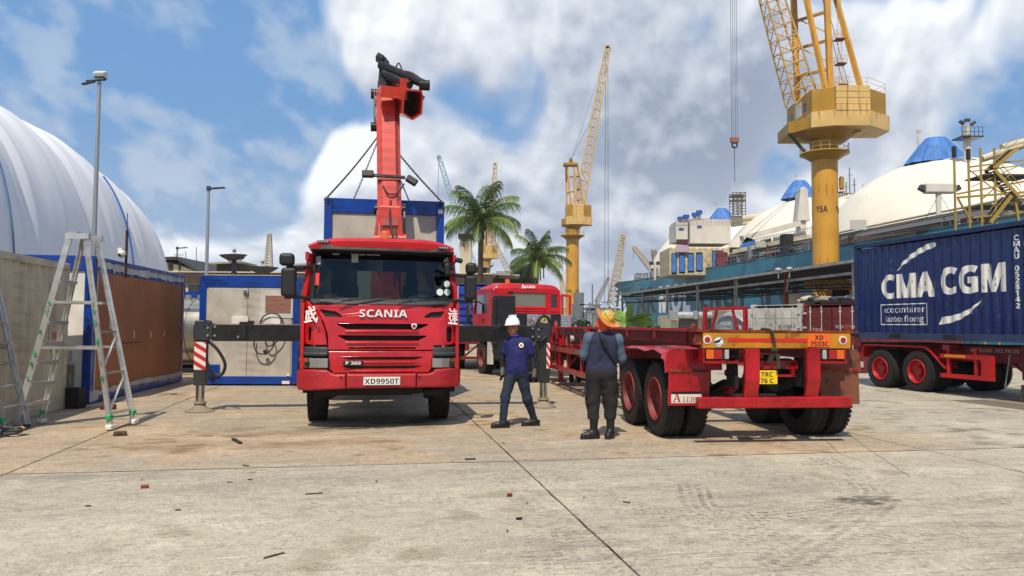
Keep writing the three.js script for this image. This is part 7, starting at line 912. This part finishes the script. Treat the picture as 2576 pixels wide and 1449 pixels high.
// ---------- the gas carrier ----------
{
  const o = thing('gas_carrier_ship', 'huge teal gas carrier ship with white domes behind the canopy', 'ship', [0, 0, 0]); const sx = (D) => 44.4 - .172 * (D - 65.3), DK = 11.6;
  const teal = mat('teal hull', 0x2a7d93, { roughness: .5, map: T.big });
  const D0 = 168, D1 = 46, LL = D0 - D1, tx = canvasTex(2048, 256, (x, W, H) => { x.fillStyle = '#2a7d93'; x.fillRect(0, 0, W, H); const r = rng(4); for (let k = 0; k < 900; k++) { x.fillStyle = r() < .5 ? 'rgba(12,50,66,.09)' : 'rgba(70,140,150,.08)'; x.fillRect(r() * W, r() * H, 3 + r() * 60, 4 + r() * 90); } x.strokeStyle = 'rgba(14,60,76,.7)'; x.lineWidth = 1.5; for (let k = 1; k < 9; k++) { x.beginPath(); x.moveTo(k * W / 9, 0); x.lineTo(k * W / 9, H); x.stroke(); } const u = (D) => (D0 - D) / LL * W, v = (y) => H - (y + .5) / (DK + .5) * H; const word = (s, a, b, y0, y1, c) => { x.save(); x.fillStyle = c; x.font = 'bold 200px sans-serif'; const m = x.measureText(s).width; x.lineWidth = 9; x.strokeStyle = c; x.translate(u(a), v(y0)); x.scale((u(b) - u(a)) / m, (v(y0) - v(y1)) / 146); x.fillText(s, 0, 0); x.strokeText(s, 0, 0); x.restore(); }; word('AR', 166, 155, 4.4, 9.6, '#142a35'); word('MOL', 153.5, 137.5, 4.4, 9.4, '#f4f6f6'); word('ENOT', 133.5, 116, 4.4, 9.4, '#10232c'); word('PO', 111, 102, 4.2, 9.6, '#10232c'); });
  { const q = g(); q.keepUV = true; const pos = [], uv = [], n = 40; for (let k = 0; k < n; k++) { const a = lerp(D0, D1, k / n), b = lerp(D0, D1, (k + 1) / n), P = (D, y) => [sx(D), y, -D]; pos.push(...P(a, -.5), ...P(b, -.5), ...P(b, DK), ...P(a, -.5), ...P(b, DK), ...P(a, DK)); const u0 = k / n, u1 = (k + 1) / n; uv.push(u0, 0, u1, 0, u1, 1, u0, 0, u1, 1, u0, 1); } const ge = new THREE.BufferGeometry(); ge.setAttribute('position', new THREE.BufferAttribute(new Float32Array(pos), 3)); ge.setAttribute('uv', new THREE.BufferAttribute(new Float32Array(uv), 2)); ge.computeVertexNormals(); q.add(ge); q.mesh('hull_side', new THREE.MeshStandardMaterial({ map: tx, roughness: .45, side: THREE.DoubleSide }), o); }
  { const top = [[D0, sx(D0)], [178, 24.6], [190, 25.4], [202, 28.5], [212, 33.5], [216, 39], [212, 46], [198, 52], [180, 58]], bot = [[D0, sx(D0)], [174, 26.6], [181, 28.8], [188, 31.8], [194, 35.5], [196, 40], [193, 45], [186, 50], [176, 58]], pos = []; for (let k = 0; k < top.length - 1; k++) for (let j = 0; j < 8; j++) { const P = (i, t) => { const e = t * t; return [lerp(bot[i][1], top[i][1], e), lerp(-.5, DK + .9 * i / 5, t), -lerp(bot[i][0], top[i][0], e)]; }; const A = P(k, j / 8), B = P(k + 1, j / 8), C = P(k, (j + 1) / 8), E = P(k + 1, (j + 1) / 8); pos.push(...A, ...C, ...B, ...B, ...C, ...E); } const ge = new THREE.BufferGeometry(); ge.setAttribute('position', new THREE.BufferAttribute(new Float32Array(pos), 3)); ge.computeVertexNormals(); teal.side = THREE.DoubleSide; g().add(ge).mesh('bow', teal, o); }
  g().ext([[sx(D1), D1], [sx(D0), D0], [25.4, 190], [33.5, 212], [39, 216], [52, 198], [66, 160], [86, 46]], .3, 0, DK - .35, 0, -Math.PI / 2, 0, 0).mesh('deck', mat('deck brown', 0x6b5f52, { roughness: .8 }), o);
  // spherical tank covers
  const dome = (px, apex, r, D, name) => { const a = at(px, apex, D), R = r / 1930 * D; const d = g().add(new THREE.SphereGeometry(R, 72, 36, 0, 6.2832, 0, 1.75), a.x, a.y - R, -D).mesh('tank_cover', mat('cream white dome', 0xe8e4d8, { roughness: .55, map: tex(256, 256, (u, v) => { const k = 238 + (fbm(u * 6, v * 6, 4, 6) - .5) * 26; return [k, k, k - 2]; }, true, .05) }), o); return [a, R, d]; };
  const tarpM = mat('blue tarpaulin', 0x3f7fd0, { roughness: .6, map: T.soft, bumpMap: T.rough, bumpScale: .1, side: THREE.DoubleSide }); const tarp = (px, top, base, hw, D, seed) => { const A = at(px, top, D), B = at(px, base, D), w = hw / 1930 * D, h = A.y - B.y, pos = [], N = 48, K = 8; const P = (i, k) => { const a = i / N * 6.2832, t = k / K, rr = w * (.22 + .78 * t) * (1 + .05 * Math.sin(a * 14 + seed) * t + .06 * (fbm(Math.cos(a) * 3 + seed, Math.sin(a) * 3 + t * 3, 3) - .5)); return k == 0 ? V(0, h, 0) : V(Math.cos(a) * rr, h * (1 - Math.pow((k - 1) / (K - 1), 1.15)) - (k == 1 ? .0 : .0), Math.sin(a) * rr * .8); }; for (let i = 0; i < N; i++) for (let k = 0; k < K; k++) { const p = P(i, k), q = P(i + 1, k), r = P(i, k + 1), s = P(i + 1, k + 1); pos.push(...p, ...r, ...q, ...q, ...r, ...s); } const ge = new THREE.BufferGeometry(); ge.setAttribute('position', new THREE.BufferAttribute(new Float32Array(pos), 3)); ge.computeVertexNormals(); g().add(ge, B.x, B.y, -D).mesh('dome_tarpaulin', tarpM, o); };
  dome(2378, 403, 338, 103); tarp(2356, 348, 414, 78, 101, 1); dome(2052, 498, 257, 138); tarp(2012, 455, 502, 46, 137, 5); dome(1816, 548, 190, 172); tarp(1816, 524, 556, 34, 150, 8);
  const post = (px, y0, y1, D, r, m, nm, r2 = r) => { const a = at(px, y1, D), b = at(px, y0, D); return g().rod(a, V(a.x, b.y, a.z), r, 10, r2).mesh(nm, m, o); };
  for (const [px, y0, y1, D, w] of [[2311, 328, 400, 102, 9], [2002, 438, 500, 138, 7], [1803, 508, 545, 150, 6]]) { const r = w / 2 / 1930 * D * .7; post(px, y0, y1, D, r, M.whiteFar, 'vent_mast'); const a = at(px, y0 + 3, D); g().cyl(r * 1.7, r * 1.3, r * 2, a.x, a.y, a.z).mesh('vent_head', M.whiteFar, o); }
  // floodlight masts
  post(2363, 478, 612, 80, .28, M.whiteFar, 'light_mast'); { const a = at(2363, 474, 80); g().rbox(3.2, 1.1, 1, a.x, a.y, a.z, .2).mesh('lamp_cluster', M.whiteFar, o); for (const s of [-1, 1]) { g().rbox(.7, .6, .6, a.x + s * 1.8, a.y, a.z, .1, 0, 0, s * .5).mesh('floodlight', M.greyPl, o); g().rod(V(a.x, a.y - .6, a.z), V(a.x + s * 2.6, a.y - 5, a.z), .03, 4).mesh('stay_wire', M.wire, o); } }
  post(2434, 318, 412, 95, .45, M.whiteFar, 'light_mast'); { const a = at(2434, 340, 95); g().box(2.7, .16, 2.2, a.x, a.y - .4, a.z).mesh('mast_platform', M.blackSt, o); for (let k = 0; k < 6; k++) g().rod(V(a.x - 1.3 + k * .52, a.y - .4, a.z + 1), V(a.x - 1.3 + k * .52, a.y + .8, a.z + 1), .04, 4).mesh('mast_railing', M.blackSt, o); for (const y of [.2, .8]) g().bar(V(a.x - 1.35, a.y + y, a.z + 1), V(a.x + 1.35, a.y + y, a.z + 1), .05).mesh('mast_railing', M.blackSt, o); for (const [x, y] of [[-.7, 1.6], [0, 1.9], [.7, 1.5]]) g().rbox(.7, .4, .4, a.x + x, a.y + y, a.z, .1, 0, 0, x).mesh('floodlight', M.greyPl, o); }
  // deck crane
  { const D = 118; boxPx(o, 'deck_crane_post', 2009, 556, 2030, 620, D, 1.4, M.whiteFar, .3); const a = at(2019, 556, D); const P = (x, y) => { const q = at(x, y, D); return [q.x, q.y]; }; g().ext([P(2003, 556), P(2036, 556), P(2030, 478), P(2021, 470), P(2012, 474)], 2, 0, 0, -D - 1.6, 0, 0, 0, .1).mesh('deck_crane_house', M.whiteFar, o); g().bar(at(2010, 562, D), at(1866, 600, D - 4), .9, .8).mesh('deck_crane_jib', M.whiteFar, o); g().cyl(2.2, 2.2, .3, a.x, at(0, 584, D).y, a.z - .7).mesh('deck_crane_platform', M.cream, o); for (const x of [1870, 1890]) g().rod(at(2018, 474, D), at(x, 596, D - 4), .04, 4).mesh('crane_stay', M.wire, o); }
  // forward deck house with sheeted openings
  { const D = 131, cw = mat('deck house cream', 0xd0c4a2, { roughness: .6, map: T.wear }); boxPx(o, 'deck_house', 1684, 622, 1852, 694, D, 9, cw, .3); [[1689, 1703], [1708, 1724], [1730, 1746], [1751, 1768]].forEach(([a, b]) => { const w = boxPx(o, 'house_window', a, 637 - (a - 1689) * .04, b, 690 - (a - 1689) * .1, D - .06, .2, M.dark, .1); boxPx(w, 'window_sheet', a + 1.5, 640, b - 1.5, 686 - (a - 1689) * .1, D - .2, .15, tarpM, .06); }); { const w = boxPx(o, 'house_window', 1791, 630, 1820, 678, D - .06, .2, M.dark, .1); boxPx(w, 'window_sheet', 1793, 634, 1818, 674, D - .2, .15, tarpM, .06); } boxPx(o, 'house_opening_shade', 1836, 622, 1862, 690, D - .1, .3, M.dark, .1);  // dark slab at the house end carries the shade of an open bay
    boxPx(o, 'container_office', 1701, 560, 1730, 606, D + 1, 6, M.whiteFar); boxPx(o, 'container_office', 1736, 552, 1838, 612, D + .5, 6, M.whiteFar); boxPx(o, 'container_office', 1701, 556, 1742, 600, D + 3, 5, M.whiteFar); for (const [x, y] of [[1714, 576], [1760, 570]]) boxPx(o, 'office_sign', x - 6, y - 3, x + 6, y + 3, D - .1 + (x < 1740 ? 1 : .5), .1, mat('sign blue', 0x30568f)); boxPx(o, 'banner', 1702, 602, 1731, 616, D - .5, .1, mat('dark banner', 0x4a1c2a)); boxPx(o, 'banner', 1700, 617, 1732, 634, D - .6, .1, mat('pink banner', 0xb09aa8)); for (const [x, y] of [[1712, 550], [1726, 545], [1748, 540], [1759, 534]]) { const a = at(x, y, D + 2); g().cyl(.55, .55, .6, a.x, a.y, a.z).mesh('blue_ventilator', mat('ventilator blue', 0x1a4f9c), o); g().cyl(.3, .3, 1, a.x, a.y - .7, a.z).mesh('ventilator_stem', M.steel, o); } const pr = g(); for (let k = 0; k < 22; k++) { const a = at(1700 + k * 6.4, 553, D + .4); pr.rod(a, a.clone().add(V(0, -.9, 0)), .03, 4); } pr.bar(at(1700, 553, D + .4), at(1838, 546, D + .4), .05).mesh('roof_railing', mat('rail pink', 0x9a5a62), o); }
  // tall scaffold around a mast, scaffold screens
  const scaf = (x0, y0, x1, y1, D, nx, ny, m, r, nm, dep = 2) => { const q = g(); for (let i = 0; i <= nx; i++) for (const z of [0, dep]) { const a = at(lerp(x0, x1, i / nx), y1, D), b = at(lerp(x0, x1, i / nx), y0, D); q.rod(V(a.x, a.y, a.z - z), V(a.x, b.y, a.z - z), r, 4); } for (let j = 0; j <= ny; j++) for (const z of [0, dep]) { const y = lerp(y1, y0, j / ny), a = at(x0, y, D), b = at(x1, y, D); q.rod(V(a.x, a.y, a.z - z), V(b.x, a.y, b.z - z), r, 4); } const rr = rng(x0); for (let i = 0; i < nx; i++) for (let j = 0; j < ny; j++) if (rr() < .4) { const a = at(lerp(x0, x1, i / nx), lerp(y1, y0, j / ny), D), b = at(lerp(x0, x1, (i + 1) / nx), lerp(y1, y0, (j + 1) / ny), D); q.rod(a, b, r, 4); } const s = q.mesh(nm, m, o); s.userData.kind = 'stuff'; return s; };
  const sc = mat('scaffold brown', 0x5b4f45, { roughness: .7 }), scg = mat('scaffold grey', 0x777b7e, { roughness: .6 }); scaf(1843, 484, 1876, 540, 136, 3, 7, sc, .07, 'scaffold_tower'); for (const y of [490, 502]) boxPx(o, 'scaffold_deck', 1842, y, 1877, y + 2, 136, 2, sc);
  // long deck clutter: pipe racks, rails, stanchions along the near side
  { const q = g(), r = rng(17); for (let D = 52; D < 206; D += 1.15) { const x = D < D0 ? sx(D) : lerp(sx(D0), 33, (D - D0) / 44), z = -D; q.rod(V(x + .3, DK, z), V(x + .3, DK + 1.1, z), .035, 4); } const s = q.mesh('deck_stanchions', scg, o); s.userData.kind = 'stuff'; for (const y of [.55, 1.1]) g().rod(V(sx(52) + .3, DK + y, -52), V(sx(D0) + .3, DK + y, -D0), .035, 4).mesh('deck_rail', scg, o); for (let k = 0; k < 5; k++) g().rod(V(sx(52) + 2 + k * .7, DK + 1 + (k % 3) * .6, -52), V(sx(160) + 2 + k * .7, DK + 1 + (k % 3) * .6, -160), .14 + (k % 2) * .08, 8).mesh('deck_pipe', [M.steel, sc, M.cream][k % 3], o); for (let D = 60; D < 165; D += 3.2) { const hh = D < 105 ? .5 + r() * .9 : 1.2 + r() * 2; g().box(.7 + r() * 1.6, hh, .8 + r(), sx(D) + 1.2 + r() * 2, DK + hh / 2, -D - r()).mesh('deck_fitting', [sc, M.cream, scg, M.dark, M.steel, M.redDark][Math.floor(r() * 6)], o); } }
  scaf(1860, 632, 2046, 690, 124, 20, 4, sc, .06, 'side_scaffold', 3); scaf(1690, 680, 1860, 722, 150, 24, 3, sc, .07, 'side_scaffold', 3); scaf(1600, 688, 1690, 712, 176, 14, 2, sc, .06, 'side_scaffold', 2);
  g().bar(at(1858, 634, 122), at(2046, 596, 108), 2.5, .6).mesh('walkway', M.cream, o); for (let k = 0; k < 6; k++) { const a = at(1865 + k * 33, 636 - k * 6.6, 121 - k * 2.4), b = at(1865 + k * 33, 682 - k * 8, 121 - k * 2.4); g().bar(a, V(a.x, b.y, a.z), .45).mesh('walkway_support', M.cream, o); } { const q = g(), r = rng(5); for (let k = 0; k < 40; k++) { const a = at(1862 + k * 4.6, 628 - k * .95, 121 - k * .3); q.rod(a, a.clone().add(V(0, 1.3, 0)), .04, 4); if (r() < .5) q.sph(.35, a.x, a.y + .4, a.z - .8, 1, 1.4, 1, 6); } q.bar(at(1862, 610, 121), at(2046, 572, 108), .06).mesh('walkway_railing', scg, o); }
  { const P = (x, y) => at(x, y, 108); const A = P(1878, 596), pos = []; const c = [P(1862, 624), P(1898, 616), P(1900, 604), P(1866, 612)]; for (let k = 0; k < 4; k++) pos.push(...A, ...c[k], ...c[(k + 1) % 4]); const ge = new THREE.BufferGeometry(); ge.setAttribute('position', new THREE.BufferAttribute(new Float32Array(pos), 3)); ge.computeVertexNormals(); g().add(ge).mesh('tent_sheet', tarpM, o); } boxPx(o, 'notice_banner', 1902, 606, 1926, 622, 107, .1, mat('banner grey', 0xa9a89c)); boxPx(o, 'notice_banner', 2140, 553, 2180, 578, 84, .1, mat('banner pale', 0xb5b5b0));
  g().bar(at(2120, 600, 86), at(2570, 516, 70), .5, .4).mesh('pipe_bridge', scg, o); for (const y of [0, 8, 16]) g().bar(at(2125, 602 + y * .6, 85.5), at(2400, 556 + y * .6, 75.5), .15).mesh('deck_pipe', sc, o); boxPx(o, 'deck_machine', 2216, 578, 2250, 594, 82, 2, mat('machine blue grey', 0x5f7080)); boxPx(o, 'red_box', 2196, 584, 2206, 596, 84, 1, M.redMatt); boxPx(o, 'red_box', 2180, 588, 2190, 597, 84, 1, M.redMatt);
  // manifold pipes linking the domes and bridge masts behind
  for (const [a, b, r] of [[[1836, 555], [1898, 546], .6], [[1898, 546], [1985, 520], .5], [[1840, 566], [1915, 556], .4], [[2100, 510], [2140, 500], .8], [[2108, 530], [2150, 515], .6]]) g().rod(at(...a, 140), at(...b, 140), r, 10).mesh('cargo_pipe', M.cream, o); scaf(2092, 486, 2146, 520, 150, 8, 4, sc, .08, 'bridge_deck', 4); for (const [x, y0] of [[2129, 458], [2138, 422], [2150, 450]]) post(x, y0, 500, 150, .12, scg, 'signal_mast'); for (const [x, y] of [[2130, 470], [2139, 440], [2148, 465]]) g().bar(at(x - 6, y, 150), at(x + 6, y, 150), .12).mesh('signal_yard', scg, o); g().bar(at(2170, 468, 150), at(2196, 464, 150), .4, .6).mesh('radar_scanner', M.whiteFar, o); post(2184, 466, 500, 150, .2, scg, 'signal_mast');
  for (const [x, y, w] of [[1658, 668, 7], [1648, 660, 3]]) post(x, y, 705, 155, .3, M.whiteFar, 'fore_mast'); { const a = at(1656, 662, 155); for (const x of [-1.4, 0, 1.4]) g().rbox(.8, .7, .6, a.x + x, a.y, a.z, .1).mesh('floodlight', M.blackPl, o); }
  for (const [a, b] of [[[1596, 712], [1560, 800]], [[1598, 715], [1575, 800]], [[1604, 760], [1640, 820]]]) g().rod(at(...a, 165), at(...b, 120), .07, 4).mesh('mooring_line', M.wire, o);
}
// ---------- yellow access tower on the right ----------
{
  const o = thing('access_tower', 'yellow scaffold stair tower rising behind the dark blue container', 'stair tower', [0, 0, 0]), D = 58, fy = mat('faded tower yellow', 0xa88f42, { roughness: .6, map: T.big });
  for (const [x, y0] of [[2405, 382], [2441, 388], [2472, 372], [2507, 372]]) { const a = at(x, 620, D), b = at(x, y0, D); g().rod(V(a.x, 0, a.z), V(a.x, b.y, a.z), .09, 8).mesh('tower_post', x > 2460 ? fy : fy, o); if (x < 2460) g().cyl(.16, .16, .8, a.x, b.y, a.z).mesh('post_cap', M.blackPl, o); }
  const bar = (x0, y0, x1, y1, w, d = 0, m = fy, nm = 'tower_beam') => g().bar(at(x0, y0, D - d), at(x1, y1, D - d), w * .6).mesh(nm, m, o); const rustb = mats['scaffold brown'];
  bar(2408, 488, 2600, 452, .22); bar(2408, 497, 2576, 484, .25); bar(2440, 420, 2600, 400, .2); bar(2440, 432, 2600, 412, .14); bar(2445, 548, 2600, 530, .18); bar(2410, 500, 2445, 560, .2); bar(2440, 428, 2505, 480, .12); bar(2472, 500, 2540, 440, .12); bar(2507, 478, 2600, 520, .12); bar(2550, 480, 2562, 560, .3, 0, fy); bar(2445, 470, 2600, 400, .1);
  g().ext([[0, 0], [1, 0], [1, .1], [0, .1]].map(([a, b]) => [a * 4, b]), 2.5, at(2475, 424, D).x, at(0, 424, D).y, -D - 2.5).mesh('platform', rustb, o); g().box(4.6, .12, 2.5, at(2505, 0, D).x + 1, at(0, 498, D).y, -D - 1.2).mesh('platform', rustb, o);
  const flight = (x0, y0, x1, y1, nm) => { const A = at(x0, y0, D - .3), B = at(x1, y1, D - .3); for (const z of [0, -1]) g().bar(A.clone().add(V(0, 0, z)), B.clone().add(V(0, 0, z)), .08, .26).mesh('stair_stringer', fy, o); for (let k = 0; k <= 12; k++) { const p = A.clone().lerp(B, k / 12); g().box(.28, .05, 1, p.x, p.y, p.z - .5).mesh('stair_tread', rustb, o); } for (const h of [.55, 1]) g().rod(A.clone().add(V(0, h, 0)), B.clone().add(V(0, h, 0)), .03, 5).mesh('handrail', fy, o); };
  flight(2500, 424, 2568, 500); flight(2545, 492, 2492, 560); flight(2560, 372, 2500, 424);
  for (const [a, b] of [[[2570, 366], [2470, 400]], [[2600, 350], [2520, 372]]]) g().rod(at(...a, D + 3), at(...b, D + 3), .3, 10).mesh('top_pipe', M.cream, o);
}
// ---------- grey process scaffolding by crane 14A ----------
{
  const o = thing('pipe_rack', 'grey pipe rack and scaffold cluster at the foot of crane 14A', 'pipe rack', [0, 0, 0]); const r = rng(77), m = mat('rack grey', 0x6d7478, { roughness: .7 }); const q = g(), D = 110; for (let k = 0; k < 16; k++) { const x = 1432 + k * 8.5, y0 = 752 + r() * 26 + (k > 8 ? 16 : 0); const a = at(x, 830, D - r() * 12), b = at(x, y0, D); q.rod(V(a.x, 0, a.z), V(a.x, b.y, a.z), .12, 5); } for (let k = 0; k < 16; k++) { const y = 760 + r() * 55, x = 1430 + r() * 90; q.bar(at(x, y, D - 3), at(x + 20 + r() * 40, y, D - 3), .18); } const s = q.mesh('rack_frame', m, o); s.userData.kind = 'stuff'; for (let k = 0; k < 7; k++) { const x = 1436 + r() * 100, y = 772 + r() * 30; boxPx(o, 'process_module', x, y, x + 10 + r() * 12, y + 12 + r() * 10, D - 1, 2, [m, mats['scaffold grey'], M.steel][k % 3]); } for (const x of [1452, 1460]) { const a = at(x, 745, D); g().cyl(.5, .5, 5, a.x, a.y - 2, a.z).mesh('exhaust_stack', m, o); }
  const t = at(1490, 715, 150); g().rod(V(t.x, 0, t.z), t, .15, 5).bar(V(t.x - 2, t.y - 4, t.z), V(t.x + 2, t.y - 4, t.z), .2).mesh('aerial_mast', m, o);
}
// thin harbour haze
scene.fog = new THREE.FogExp2(0xccd6e0, 0.00028);
renderer.render(scene, camera);
